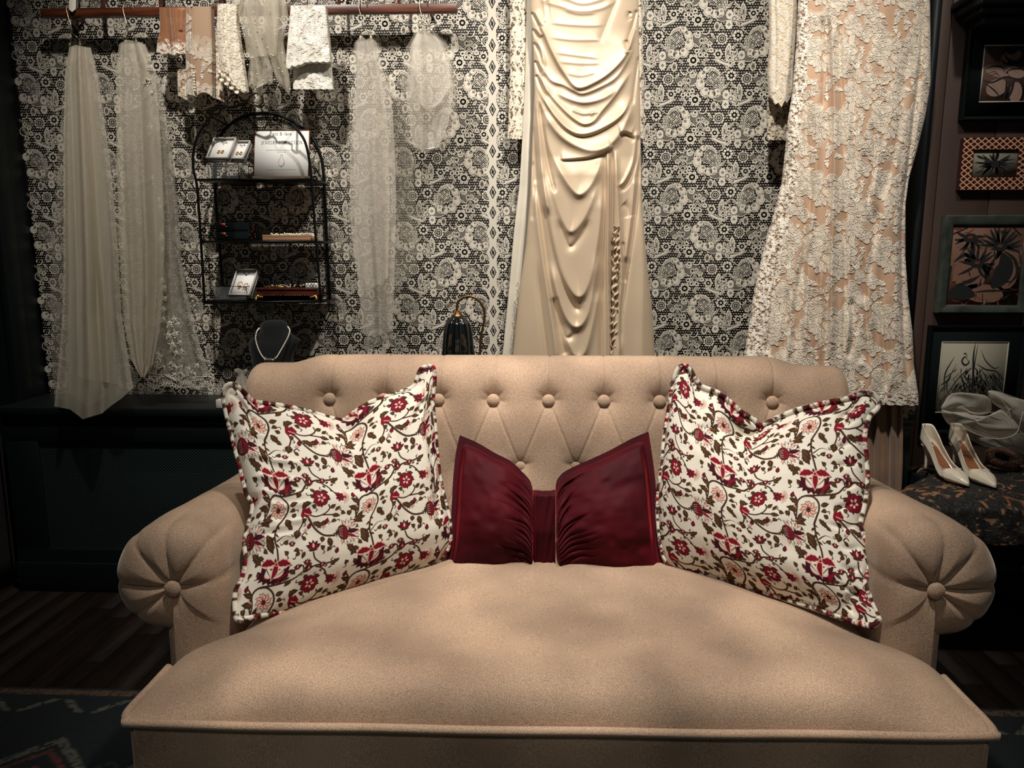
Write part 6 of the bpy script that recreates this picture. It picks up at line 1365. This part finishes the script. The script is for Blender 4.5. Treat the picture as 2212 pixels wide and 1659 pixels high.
# ---------------------------------------------------------------- things on the ledge
def build_bust():
    ZL = .6885; Y = 2.56; M = mat('black_velvet', (9, 12, 12), .95, sheen=.15)
    t = thing('necklace_bust', 'black velvet necklace bust standing on the ledge behind the left sofa corner', 'display bust', (X(592, Y, 780), Y, ZL))
    cx = X(592, Y, 740); R = []
    zz = lambda y: float(at(592, y, Y)[2])
    for y, xl, xr, d in ((905, 552, 632, .035), (870, 552, 632, .04), (830, 552, 628, .045), (785, 546, 628, .05), (760, 541, 636, .05), (742, 538, 644, .05), (734, 541, 648, .042), (728, 550, 640, .04), (718, 562, 624, .038), (705, 563, 621, .036), (697, 567, 618, .034), (692, 576, 610, .026), (691, 588, 598, .008)):
        z = max(zz(y), ZL); a, c = X(xl, Y, y), X(xr, Y, y); th = np.arange(36)/36*2*PI
        R.append(np.stack([(a+c)/2+(c-a)/2*np.sign(np.cos(th))*np.abs(np.cos(th))**.8, Y-d*np.sin(th)*.75, np.full(36, z)], -1))
    MB().grid(np.array(R), cu=True, cap=True).build('body', M, t)
    t = thing('pearl_necklace', 'string of small pearls with a crystal centre worn by the black bust', 'necklace', (cx, Y, .80))
    P = catmull([at(x, y, Yy) for x, y, Yy in ((560, 709, 2.555), (555, 716, 2.53), (552, 730, 2.522), (556, 748, 2.518), (562, 762, 2.512), (570, 773, 2.508), (583, 778, 2.505), (596, 773, 2.508), (607, 756, 2.514), (616, 740, 2.52), (623, 726, 2.525), (626, 714, 2.54), (622, 706, 2.555))], 12)
    L = np.r_[0, np.cumsum(np.linalg.norm(np.diff(P, axis=0), axis=1))]; n = int(L[-1]/.0052)
    b = MB()
    for s in np.linspace(0, L[-1], n): b.ball([np.interp(s, L, P[:, k]) for k in range(3)], .0027, 8)
    b.build('pearls', M_pearl, t)
    b = MB(); r = random.Random(2)
    for i in range(12): b.ball(at(572+i*2.2, 776+r.uniform(-3, 3)-abs(i-6)*.3, 2.503), r.uniform(.002, .0036), 6)
    b.build('crystals', mat('crystal', (240, 230, 210), .05, metal=.8), t)
build_bust()
def build_lamp():
    ZL = .6885; Y = 2.57
    t = thing('table_lamp', 'brass gooseneck lamp with a black glass tulip shade, on the ledge behind the sofa', 'lamp', (X(1035, Y, 760), Y, ZL))
    c = at(989, 680, Y); Mg = mat('black_glass', (10, 14, 15), .10, coat=.8, spec=.8); n = 96; th = np.arange(n)/n*2*PI
    k = float(at(989+38, 730, Y)[0]-at(989, 730, Y)[0])/38; zt = c[2]
    R = []
    for s in np.linspace(0, 1, 44):
        r = np.interp(s, [0, .06, .2, .4, .6, .8, .92, 1], [9, 17, 27, 31.5, 33, 35, 38.5, 42]); z = zt-s*92*k
        scal = np.interp(s, [0, .15, .7, 1], [0, .14, .2, .3]); lobe = np.abs(np.cos(th*4)); rr = (r*(1-scal*(1-lobe**.7)))*k; zz = z-(.012*(lobe)**1.2)*np.clip((s-.55)/.45, 0, 1)
        R.append(np.stack([c[0]+rr*np.cos(th), Y+rr*np.sin(th), zz], -1))
    inner = [r_*1.0 for r_ in R]; ctr = np.array([c[0], Y, 0])
    R2 = []
    for r_ in R[::-1]: q = r_.copy(); q[:, :2] = ctr[:2]+(q[:, :2]-ctr[:2])*.95; R2.append(q)
    MB().grid(np.array(R+R2), cu=True).build('lamp_shade', Mg, t)
    b = MB(); b.tube(catmull([at(x, y, Y) for x, y in ((988, 684), (987, 668), (989, 654), (1001, 643), (1015, 640), (1030, 646), (1043, 662), (1047, 684), (1042, 712), (1038, 735))]+[(X(1036, Y, 760), Y, .80), (X(1036, Y, 760), Y, .70)], 8), .0042, 12); b.build('arm', M_brass, t)
    MB().lathe([(.002, .016), (.010, .012), (.014, .004), (.022, -.002), (.024, -.008)], (c[0], Y, zt), 24).build('cap', M_brass, t)
    MB().lathe([(.058, 0), (.058, .006), (.05, .012), (.02, .018), (.008, .022), (.006, .04)], (X(1036, Y, 760), Y, ZL), 32).build('base', M_brass, t)
build_lamp()
def build_ledge_bits():
    c = at(477, 855, 2.49); t = MB().box((c[0]-.013, 2.475, .6885), (c[0]+.010, 2.50, .718), bev=.002).build('adapter', mat('white_plastic', (206, 200, 190), .5), None, auto=30); tag(t, 'small white plastic box on the ledge edge beside the left floral cushion', 'box')
    # crumpled organza pouch
    t = thing('organza_pouch', 'small crumpled sheer organza pouch on the ledge left of the black bust', 'pouch', tuple(at(522, 850, 2.55)*[1, 1, 0]+[0, 0, .6885]))
    r = random.Random(4); th = np.arange(60)/60*2*PI; R = []; c = at(524, 840, 2.55)
    for s in np.linspace(0, 1, 24):
        w = np.interp(s, [0, .3, .6, .8, .9, 1], [.034, .04, .026, .012, .010, .022]); R.append(np.stack([c[0]+w*np.cos(th)*(1+.2*np.sin(th*5+s*4)), 2.55+w*.7*np.sin(th)*(1+.2*np.sin(th*7+s*6)), np.full(60, .6885+s*.125+.0)+.004*np.sin(th*3)*s], -1))
    MB().grid(np.array(R), cu=True).build('pouch', tulle('organza_film', (216, 206, 190), .38, .5), t)
build_ledge_bits()
# ---------------------------------------------------------------- pictures on the panelled wall
PY_ = 2.5985
def rect(TL, BR): a = at(*TL, PY_); c = at(*BR, PY_); return a[0], c[2], c[0], a[2]
def picture(lab, o, i, fm, depth, art, bg, cols, inset=.006, liner=None, mat_m=None, edge=None):
    """o,i = outer / inner opening (x0,z0,x1,z1) in metres"""
    x0, z0, x1, z1 = o; a0, b0, a1, b1 = i; t = thing('picture', lab, 'picture', ((x0+x1)/2, PY_, z0))
    yf = PY_-depth
    if mat_m is None: fi = i
    else: fi = (x0+.012, z0+.012, x1-.012, z1-.012)
    b = MB()
    # mitred frame profile
    prof = [(0, 0), (0, 1), (.12, 1.0), (.5, .93), (.82, .9), (1, .62), (1, .2)]
    for side in range(4):
        C = [((x0, z0), (fi[0], fi[1])), ((x1, z0), (fi[2], fi[1])), ((x1, z1), (fi[2], fi[3])), ((x0, z1), (fi[0], fi[3]))]
        A, B = C[side], C[(side+1) % 4]; G = []
        for e in (A, B): G.append([(e[0][0]+(e[1][0]-e[0][0])*s, PY_-depth*d-.0005, e[0][1]+(e[1][1]-e[0][1])*s) for s, d in prof])
        b.grid(np.array(G).transpose(1, 0, 2))
    b.build('frame', fm, t, smooth=False)
    if mat_m is not None: MB().box((fi[0], yf+depth*.4, fi[1]), (fi[2], yf+depth*.55, fi[3])).build('mount', mat_m, t, smooth=False)
    if liner:
        b = MB(); w = .0035
        for q in ((a0-w, b0-w, a1+w, b0), (a0-w, b1, a1+w, b1+w), (a0-w, b0, a0, b1), (a1, b0, a1+w, b1)): b.box((q[0], yf+depth*.3, q[1]), (q[2], yf+depth*.5, q[3]))
        b.build('liner', liner, t, smooth=False)
    yp = yf+depth*.36
    pr = MB().box((a0, yp, b0), (a1, yp+.002, b1)).build('print', bg, t, smooth=False)
    V = []; F = []; M = []; n = 0
    for l, c, P in art.a:
        P = np.clip(P, 0, 1); k = len(P); a = .5*np.sum(P[:, 0]*np.roll(P[:, 1], -1)-np.roll(P[:, 0], -1)*P[:, 1])
        if abs(a) < 1e-7: continue
        if a > 0: P = P[::-1]
        V.append(np.stack([a0+(a1-a0)*P[:, 0], np.full(k, yp-.0003-l*.00012), b1-(b1-b0)*P[:, 1]], -1)); F.append(np.arange(k)+n); M.append(c); n += k
    mesh('drawing', np.concatenate(V), F, cols, pr, False, M)
    return t
M_blk = mat('black_frame', (11, 16, 17), .4, spec=.3); M_mount = mat('black_mount', (12, 18, 19), .85, spec=.1)
def art1():
    p = Pic(); r = random.Random(1)
    for q in ((.6, .2, .25, .12), (.3, .45, .3, .1), (.75, .48, .22, .1), (.35, .75, .25, .16), (.8, .85, .15, .2), (.62, .33, .12, .06)): p.ell(q[:2], q[2], q[3], r.uniform(-20, 20), 1, 0)
    for P, w in (([(.35, .22), (.5, .32), (.7, .33), (.95, .24)], .05), ([(.45, .12), (.55, .25), (.75, .28), (.9, .15)], .05), ([(.42, .02), (.6, .1), (.8, .03)], .12), ([(.02, .42), (.25, .36), (.45, .4), (.5, .5)], .03), ([(.5, .5), (.65, .42), (.9, .42), (.98, .5)], .03), ([(0, .6), (.2, .66), (.4, .6), (.55, .56), (.95, .62)], .035),
                 ([(.05, .66), (.3, .8), (.5, .97)], .03), ([(.15, .62), (.45, .85)], .02), ([(.55, .6), (.57, .8), (.5, 1)], .05), ([(.75, .6), (.7, .8), (.62, 1)], .06), ([(.9, .62), (.88, .9)], .03), ([(0, .78), (.2, .8)], .03), ([(.02, .97), (.98, .97)], .02), ([(.1, .5), (.25, .46), (.35, .5)], .015), ([(.15, .54), (.3, .5), (.42, .56)], .015), ([(.7, .46), (.85, .5)], .015)):
        p.stroke(P, w, 0, 1, 5, True)
    return p
def art2():
    p = Pic(); r = random.Random(2)
    for i in range(46):
        a = r.uniform(0, 2*PI); R = r.uniform(.25, .48); c = (.52, .5); e = (c[0]+R*math.cos(a)*.95, c[1]+R*1.25*math.sin(a)); p.leaf((c[0]+.05*math.cos(a), c[1]+.08*math.sin(a)), e, .055, 0, 1, r.uniform(-.03, .03)); 
        if i % 2: p.stroke([(c[0]+.12*math.cos(a), c[1]+.15*math.sin(a)), (e[0]*.85+c[0]*.15, e[1]*.85+c[1]*.15)], .008, 1, 2)
    p.ell((.52, .5), .1, .14, 0, 0, 3); p.leaf((.1, .2), (.3, .35), .08, 0, 1); p.leaf((.05, .45), (.25, .5), .05, 1, 1); p.leaf((.1, .85), (.3, .7), .05, 0, 1)
    return p
def art3():
    p = Pic(); r = random.Random(3)
    for q in ((.45, .3, .3, .2), (.3, .6, .25, .2), (.8, .5, .18, .3), (.5, .85, .3, .12)): p.ell(q[:2], q[2], q[3], r.uniform(-30, 30), 1, 0)
    for i in range(60):
        x, y = r.random(), r.random(); a = r.uniform(0, 3.1); p.stroke([(x, y), (x+.08*math.cos(a), y+.06*math.sin(a)+.02), (x+.16*math.cos(a), y+.12*math.sin(a))], r.uniform(.008, .03), r.choice((0, 0, 1, 2)), .5, 3, True)
    for c, R, n, a0, a1 in (((.68, .26), .3, 13, -175, 15), ((.38, .47), .26, 12, -170, 60), ((.25, .15), .22, 10, 0, 200)):
        for i in range(n):
            a = math.radians(a0+(a1-a0)*i/(n-1)+r.uniform(-6, 6)); e = (c[0]+R*math.cos(a), c[1]+R*.9*math.sin(a)); p.stroke([c, ((c[0]+e[0])/2+r.uniform(-.02, .02), (c[1]+e[1])/2+r.uniform(-.02, .02)), e], .04, 0, 1, 4, True)
        p.ell(c, .1, .06, 0, 0, 2); p.ell((c[0]+.0, c[1]-.01), .04, .02, 0, 2, 3)
    for P, w in (([(.72, .3), (.9, .42), (.96, .6), (.85, .75)], .05), ([(.72, .34), (.78, .5), (.72, .66), (.62, .78)], .26), ([(.66, .34), (.58, .5), (.52, .66)], .04), ([(.46, .5), (.54, .58), (.52, .74)], .07), ([(.1, .75), (.3, .7), (.45, .62)], .05), ([(.0, .85), (.2, .84), (.4, .88)], .2), ([(.36, .84), (.6, .82), (.9, .82)], .03), ([(.5, .86), (.52, 1)], .1), ([(.05, .45), (.2, .36), (.36, .42)], .05), ([(.12, .62), (.26, .56), (.36, .5)], .04), ([(.02, .5), (.0, .8)], .2), ([(.0, .1), (.2, .02)], .12), ([(.84, .02), (.96, .12)], .14)):
        p.stroke(P, w, 0, 1, 5, True)
    return p
def art4():
    p = Pic(); r = random.Random(4)
    for i in range(260):
        x = r.gauss(.55, .2); y = .35+abs(r.gauss(.25, .15)); a = r.uniform(-1.2, 1.2)+(x-.55)*2; L = r.uniform(.05, .18); p.stroke([(x, y), (x+L*math.sin(a)*.5+r.uniform(-.02, .02), y+L*.5), (x+L*math.sin(a), y+L*math.cos(a*.4))], r.uniform(.006, .02), r.choice((0, 0, 2)), 1, 3, True)
    for P, w in (([(.5, 0), (.49, .2), (.52, .5), (.55, .9)], .03), ([(.54, 0), (.52, .3), (.5, .8)], .015), ([(.4, .24), (.36, .2), (.32, .26), (.37, .32), (.43, .28), (.4, .24)], .025), ([(.4, .2), (.36, .15), (.33, .17)], .015), ([(.2, .2), (.08, .45), (.1, .75)], .02), ([(.24, .3), (.12, .6), (.2, .8)], .015), ([(.6, .1), (.68, .25), (.82, .36), (.9, .34)], .015), ([(.55, .3), (.7, .38), (.88, .42), (.95, .6)], .02), ([(.7, .42), (.97, .46)], .006), ([(.48, .35), (.3, .5), (.1, .8)], .015)):
        p.stroke(P, w, 0, 2, 6, True)
    return p
M_charc = mat('charcoal', (24, 26, 26), .9); M_grey = mat('soft_charcoal', (92, 88, 80), .9)
o1 = rect((2087, 66), (2245, 261)); i1 = rect((2122, 103), (2203, 221)); picture('black framed ink figure drawing under the dark wall shelf, top of the four pictures', (o1[0], o1[1], o1[2], o1[3]), i1, M_blk, .028, art1(), mat('sepia_paper', (96, 72, 62), .8), [M_charc, mat('pale_sepia', (150, 122, 108), .8)], mat_m=M_mount, liner=mat('ivory_bevel', (200, 190, 170), .7))
o2 = rect((2075, 300), (2209, 411)); i2 = rect((2096, 325), (2188, 385))
def diamond_cols(x, z):
    q = .0232; u = (x/q+z/(q*.8)); v = (x/q-z/(q*.8)); fu = np.abs((u % 1)-.5); fv = np.abs((v % 1)-.5)
    line = np.maximum(fu, fv) > .40; dot = (np.hypot((u % 1)-.5, (v % 1)-.5) < .30)
    C = np.empty(x.shape+(3,)); C[:] = lin((74, 36, 36)); C[dot] = lin((44, 18, 22)); C[line] = lin((226, 172, 128)); return C
def build_pic2():
    t = picture('small landscape picture of a dark spiky flower in a cream and maroon diamond patterned frame', o2, i2, mat('maroon_core', (60, 28, 30), .5), .02, art2(), mat('grey_paper', (126, 120, 104), .8), [M_charc, M_grey])
    Mf = mat('diamond_pattern_paint', (255, 255, 255), .45, attr=True); y = PY_-.0215; x0, z0, x1, z1 = o2; a0, b0, a1, b1 = i2
    for k, (X0, Z0, X1, Z1) in enumerate(((x0, b1, x1, z1), (x0, z0, x1, b0), (x0, b0, a0, b1), (a1, b0, x1, b1))):
        nx = max(2, int((X1-X0)/.0008)); nz = max(2, int((Z1-Z0)/.0008)); gx, gz = np.meshgrid(np.linspace(X0, X1, nx), np.linspace(Z1, Z0, nz)); P = np.stack([gx, np.full(gx.shape, y), gz], -1)
        gmesh('patterned_face', P, Mf, t, col=diamond_cols(gx, gz), rim=(0, .003, 0), flip=True)
build_pic2()
o3 = rect((2034, 466), (2203, 675)); i3 = rect((2053, 489), (2188, 658)); picture('dark painting of shaggy flowers in a grey-green wooden frame, third picture down', o3, i3, mat('grey_green_frame', (62, 68, 60), .5, var=.3, vscale=20, stretch=(1, 1, 1)), .03, art3(), mat('ochre_paper', (104, 74, 56), .8), [M_charc, mat('dusty_rose', (128, 92, 74), .8), mat('brick_red', (110, 50, 36), .8)], liner=mat('dark_gilt_liner', (70, 56, 42), .4, metal=.4))
o4 = rect((2004, 702), (2187, 935)); i4 = rect((2032, 739), (2156, 889)); picture('black framed loose charcoal sketch on grey paper, lowest of the four pictures', o4, i4, M_blk, .022, art4(), mat('warm_grey_paper', (150, 144, 126), .8), [M_charc, M_grey, M_grey], mat_m=M_mount, liner=mat('grey_bevel', (160, 156, 140), .7))
# dark shelf above the pictures
def build_top_shelf():
    t = thing('corbel_shelf', 'dark stepped wall shelf at the top right above the pictures', 'shelf', (1.75, 2.5, 2.0)); z0 = float(at(2150, 52, 2.55)[2])
    b = MB(); x = X(2108, 2.45, 20); b.box((x, 2.42, z0+.055), (x+.6, 2.599, z0+.075), bev=.004); b.box((x+.012, 2.44, z0+.030), (x+.6, 2.599, z0+.056), bev=.006); b.box((x+.03, 2.47, z0+.012), (x+.6, 2.599, z0+.031), bev=.006); b.build('shelf_board', M_tealwood, t, auto=30)
    b = MB(); b.box((x+.055, 2.50, z0-.012), (x+.6, 2.599, z0+.013), bev=.008); b.build('moulding', M_tealwood, t, auto=30)
build_top_shelf()
# ---------------------------------------------------------------- upholstered bench, shoes, hat
def build_bench():
    t = thing('bench', 'dark wooden bench with a patterned black and brown fabric seat, right of the sofa', 'bench', (1.4, 2.3, 0))
    x0, x1, y0, y1 = 1.035, 1.80, 2.10, 2.59; n = 420; m = 260
    u, v = np.meshgrid(np.linspace(0, 1, n), np.linspace(0, 1, m))
    # cloth: top then front drop, gathered at the rim
    s = v*1.45; top = np.clip(s, 0, 1); dr = np.clip(s-1, 0, 1)
    Y_ = y1-(y1-y0)*top; xl_ = x0+.27*np.clip((Y_-2.15)/.30, 0, 1)**1.4+.02*np.clip((2.15-Y_)/.05, 0, 1)**2; X_ = xl_+(x1-xl_)*u; Z_ = .47+.028*np.sqrt(np.clip(1-np.abs(2*top-1)**6, 0, 1))*np.clip(1-np.abs(2*u-1)**12, 0, 1)
    Y_ = Y_-.012*np.sin(dr*PI*1.2); Z_ = Z_-dr*.19
    rip = .5+.5*np.sin(X_*95+3*vnoise(X_*22, s*4, 3)); Y_ = Y_-.012*rip*sstep(.05, .35, dr)
    Z_ += .0035*vnoise(X_*60, s*18, 4)*(dr < .02)
    nz = vnoise(X_*52+2.6*vnoise(X_*30, s*13, 5), s*24+2.6*vnoise(X_*28, s*14, 6), 8); nz2 = vnoise(X_*75, s*34, 9)
    ln = np.exp(-(np.abs((nz*3.2+nz2*.6) % 1-.5)/.055)**2); bl = sstep(.30, .42, nz)*sstep(-.2, .1, nz2)
    C = np.empty(X_.shape+(3,)); C[:] = lin((13, 16, 16)); C += bl[..., None]*(np.array(lin((150, 104, 70)))-C); C += (ln*.7)[..., None]*(np.array(lin((104, 92, 72)))-C); red = sstep(.45, .55, vnoise(X_*20, s*9, 12))*bl; C += red[..., None]*.6*(np.array(lin((120, 44, 30)))-C)
    gmesh('seat', np.stack([X_, Y_, Z_], -1), mat('brocade', (255, 255, 255), .7, attr=True, sheen=.1), t, col=C, rim=(0, .004, -.002), flip=True)
    b = MB(); b.box((x0+.05, y0+.02, .30), (x1, y0+.1, .468), bev=.006); b.box((x0+.25, y0+.09, .30), (x1, y1-.01, .468), bev=.006); b.build('seat_box', M_tealwood, t, auto=30)
    b = MB(); b.box((x0+.03, y0+.004, .285), (x1+.01, y0+.1, .31), bev=.004); b.box((x0+.24, y0+.09, .285), (x1+.01, y1, .31), bev=.004); b.build('apron', M_tealwood, t, auto=30)
    for x, y in ((x0+.09, y0+.05), (x1-.05, y0+.03), (x0+.29, y1-.04), (x1-.05, y1-.04)): MB().lathe([(.012, 0), (.014, .02), (.02, .12), (.028, .24), (.03, .286)], (x, y, .001), 16).build('leg', mat('bench_leg_wood', (26, 24, 20), .3), t)
build_bench()
M_shoe = mat('ivory_leather', (226, 214, 192), .32, coat=.15); M_insole = mat('tan_insole', (138, 86, 52), .45)
def pump(lab, toe, heel, z0):
    toe = np.array(toe)[:2]; heel = np.array(heel)[:2]
    t = thing('high_heel_shoe', lab, 'shoe', (heel[0], heel[1], z0)); d = np.array([toe[0]-heel[0], toe[1]-heel[1]]); L = np.hypot(*d); d /= L; sd = np.array([-d[1], d[0]])
    n, m = 60, 30; s = np.linspace(0, 1, n)**1.0; s[1:5] = (.004, .012, .024, .045)
    zc = np.interp(s, [0, .08, .2, .35, .5, .62, .72, 1], [.088, .086, .074, .048, .020, .006, .002, .004])
    hw = np.interp(s, [0, .004, .012, .024, .06, .15, .3, .45, .6, .72, .84, .93, .98, 1], [.0005, .008, .014, .019, .023, .025, .024, .029, .036, .037, .028, .015, .007, .002])
    wall = np.interp(s, [0, .05, .15, .3, .45, .55, .64, .7, .8, .9, 1], [.062, .062, .050, .036, .028, .026, .030, .038, .036, .024, .008])
    open_ = s < .665
    P = []; th = np.linspace(0, PI, m)
    for i in range(n):
        sec = []
        if open_[i]:
            # U section: outer left rim -> sole -> right rim
            a = np.linspace(0, 1, m); x = np.interp(a, [0, .3, .42, .58, .7, 1], [-.80, -1.0, -.75, .75, 1.0, .80])*hw[i]; z = np.interp(a, [0, .3, .42, .58, .7, 1], [1, .25, 0, 0, .25, 1])*wall[i]
        else:
            a = np.linspace(0, 1, m); x = np.interp(a, [0, .3, .42, .58, .7, 1], [0, -1.0, -.75, .75, 1.0, 0])*hw[i]; k = np.interp(a, [0, .08, .18, .3, .42, .58, .7, .82, .92, 1], [1, .96, .76, .3, 0, 0, .3, .76, .96, 1]); z = k*wall[i]
            x = np.interp(a, [0, .08, .18, .3, .42, .58, .7, .82, .92, 1], [0, -.35, -.78, -1, -.75, .75, 1, .78, .35, 0])*hw[i]
            f = np.clip((s[i]-.665)/.035, 0, 1)
            if f < 1:
                xo = np.interp(a, [0, .3, .42, .58, .7, 1], [-.80, -1.0, -.75, .75, 1.0, .80])*hw[i]; x = x*f+xo*(1-f)
        for q, zz in zip(x, z): c = np.array(heel)+d*(s[i]*L)+sd*q; sec.append((c[0], c[1], z0+zc[i]+zz+.002))
        P.append(sec)
    P = np.array(P); up = P.copy()
    o = mesh('upper', P.reshape(-1, 3), gridf(n, m), M_shoe, t); md = o.modifiers.new('thick', 'SOLIDIFY'); md.thickness = .0022; md.offset = -1
    # throat of the vamp
    R = []
    for i in range(int(n*.68)):
        c = np.array(heel)+d*(s[i]*L); w = hw[i]*.80; R.append([(c[0]+sd[0]*q*w, c[1]+sd[1]*q*w, z0+zc[i]+.0055+.002*q*q) for q in np.linspace(-1, 1, 9)])
    gmesh('insole', np.array(R), M_insole, t, rim=(0, 0, -.002))
    i0 = int(n*.66); rim_pts = [P[i, 0] for i in range(i0)]+[tuple(x) for x in (catmull([P[i0, 0], (P[i0+2, 0]+P[i0+2, -1])/2, P[i0, -1]], 6))]+[P[i, -1] for i in range(i0)][::-1]
    MB().tube(np.array(rim_pts), .0013, 6).build('topline', M_shoe, t)
    h = np.array(heel)+d*.018; R = []
    for k, z in enumerate(np.linspace(0, 1, 10)):
        r = np.interp(z, [0, .1, .6, .85, 1], [.0045, .0042, .006, .012, .021]); a = np.arange(14)/14*2*PI; off = d*(.004*z+.004*(1-z)); R.append([(h[0]+off[0]+r*math.cos(q), h[1]+off[1]+r*math.sin(q), z0+.0005+z*.086) for q in a])
    MB().grid(np.array(R), cu=True, cap=True).build('heel', M_shoe, t)
ZB = .500
h1, t1 = atz(1990, 1010, ZB), atz(2092, 1052, ZB+.003); h2, t2 = atz(2052, 1008, ZB), atz(2150, 1056, ZB+.003)
pump('ivory pointed high heel shoe on the patterned bench, left one of the pair', t1, h1, ZB); pump('ivory pointed high heel shoe on the patterned bench, right one beside the brown ring', t2, h2, ZB)
def build_ring():
    c = atz(2166, 998, ZB+.02); t = thing('twisted_headband', 'brown twisted fabric headband lying beside the ivory shoes', 'headband', (c[0], c[1], ZB)); M = mat('brown_twist', (84, 50, 30), .45, sheen=.4)
    b = MB()
    for ph in (0, 2.1, 4.2):
        P = []
        for a in np.linspace(0, 2*PI, 140, endpoint=False): rr = .042+.007*math.cos(a*11+ph); P.append((c[0]+rr*math.cos(a), c[1]+rr*.85*math.sin(a), ZB+.018+.007*math.sin(a*11+ph)+.034*(.5+.5*math.sin(a))))
        b.tube(P, .0068, 8, closed=True)
    b.build('twist', M, t)
    a = np.arange(40)/40*2*PI; R = []
    for z, r in ((ZB, .050), (ZB+.006, .054), (ZB+.012, .046)): R.append(np.stack([c[0]+r*(1+.07*np.sin(a*17))*np.cos(a), c[1]+r*.85*(1+.07*np.sin(a*17))*np.sin(a), np.full(40, z)], -1))
    MB().grid(np.array(R), cu=True, cap=True).build('fringe', mat('brown_fringe', (70, 44, 30), .8), t)
build_ring()
def build_organza():
    Y = 2.40; t = thing('organza_wrap', 'crumpled pale organza wrap piled behind the ivory shoes', 'wrap', tuple(at(2130, 940, Y)*[1, 1, 0]+[0, 0, .56])); M = tulle('organza', (224, 216, 200), .42, .45)
    def patch(Lp, Rp, top, bot, Y0, amp, sd, **k): gmesh('fold', sheet(Lp, Rp, top, bot, Y0, amp, 1.1, sd, 60, 110, 0, .9, 1.0), M, t)
    # large closed bowl-like folds: smooth tubes of cloth
    def lobe(P, Yo, dep, nm='fold'):
        P = catmull([(x, y) for x, y in P], 8, True); c = P.mean(0); R = []
        for k, f in enumerate(np.linspace(1, .0015, 16)):
            q = c+(P-c)*f; R.append(at(q[:, 0], q[:, 1], Yo-dep*math.sqrt(max(0, 1-f*f))+.01*np.sin(np.arange(len(P))*.25+f*5)*f))
        gmesh(nm, np.array(R), M, t, cu=True)
    lobe([(2034, 884), (2040, 868), (2055, 852), (2095, 850), (2135, 858), (2140, 890), (2110, 897), (2088, 893), (2060, 892)], 2.43, .015)
    lobe([(2034, 886), (2060, 891), (2086, 892), (2105, 898), (2140, 899), (2165, 885), (2200, 920), (2195, 936), (2150, 948), (2110, 938), (2085, 926), (2055, 920), (2040, 905)], 2.40, .05)
    lobe([(2134, 846), (2150, 845), (2185, 858), (2222, 868), (2260, 900), (2240, 950), (2195, 935), (2175, 905), (2165, 885), (2142, 868)], 2.42, .035)
    lobe([(2075, 920), (2110, 930), (2160, 945), (2205, 935), (2240, 950), (2235, 985), (2180, 972), (2130, 965), (2098, 950), (2080, 935)], 2.47, .02)
    Mh = mat('organza_hem', (216, 206, 186), .7); b = MB()
    for P in ([(2034, 886), (2050, 891), (2075, 892), (2092, 896), (2120, 899), (2140, 897), (2162, 887)], [(2080, 924), (2110, 938), (2150, 948), (2180, 944), (2198, 932), (2204, 912), (2210, 890)], [(2134, 846), (2150, 845), (2185, 856), (2225, 870)], [(2140, 850), (2160, 862), (2176, 880), (2184, 905)], [(2036, 880), (2056, 852), (2096, 850), (2134, 857)]):
        b.tube(catmull([at(x, y, 2.355) for x, y in P], 6), .0010, 6)
    b.build('hem', Mh, t)
    c = at(2165, 985, 2.43); s = thing('hat_block', 'black display block under the organza wrap', 'display stand', (c[0]+.05, 2.55, ZB-.005)); MB().lathe([(.034, 0), (.034, .004), (.034, .03), (.032, .055), (.025, .075)], (c[0]+.06, 2.55, ZB), 24).build('block', M_black, s)
build_organza()
# left curtain
def build_curtain():
    t = thing('curtain', 'dark brown curtain hanging at the far left edge of the photo', 'curtain', (-1.95, 2.45, 0)); u = np.linspace(0, 1, 160)[None]; v = np.linspace(0, 1, 30)[:, None]
    x = -2.28+.36*u+0*v; y = 2.5+.028*np.sin(u*2*PI*4.5+.3*v)-.0*v; z = 2.55-2.53*v+0*u
    gmesh('cloth', np.stack([x, y, z], -1), M_curtain, t, rim=(0, .01, 0), flip=True)
build_curtain()
# ---------------------------------------------------------------- light
from mathutils import Vector
def spot(x, y, z, tx, ty, tz, W, ang=95, blend=.6, size=.04, col=(1, .945, .875)):
    l = bpy.data.lights.new('ceiling_spot', 'SPOT'); l.energy = W; l.spot_size = math.radians(ang); l.spot_blend = blend; l.shadow_soft_size = size; l.color = col
    o = bpy.data.objects.new('ceiling_spot', l); COL.objects.link(o); o.location = (x, y, z)
    o.rotation_euler = (Vector((tx, ty, tz))-Vector((x, y, z))).to_track_quat('-Z', 'Y').to_euler()
spot(.25, 1.35, 3.05, .25, 2.7, 1.05, 148, 78, .9)
spot(-.85, 1.5, 3.05, -.75, 2.7, 1.25, 112, 84, .9)
spot(1.15, 1.5, 3.05, 1.15, 2.7, 1.5, 46, 66, .9)
spot(.05, .85, 3.05, .05, 1.30, .42, 215, 50, .9, .07)
spot(.1, -.9, 2.9, .05, 1.3, .30, 34, 46, .9, .12, (1, .95, .88))
w = bpy.data.worlds.new('world'); SC.world = w; w.use_nodes = True
bg = w.node_tree.nodes['Background']; bg.inputs['Color'].default_value = (.68, .80, .78, 1); bg.inputs['Strength'].default_value = .07
SC.view_settings.view_transform = 'Standard'; SC.view_settings.look = 'None'; SC.view_settings.gamma = 1; SC.view_settings.exposure = .35; SC.view_settings.use_curve_mapping = False
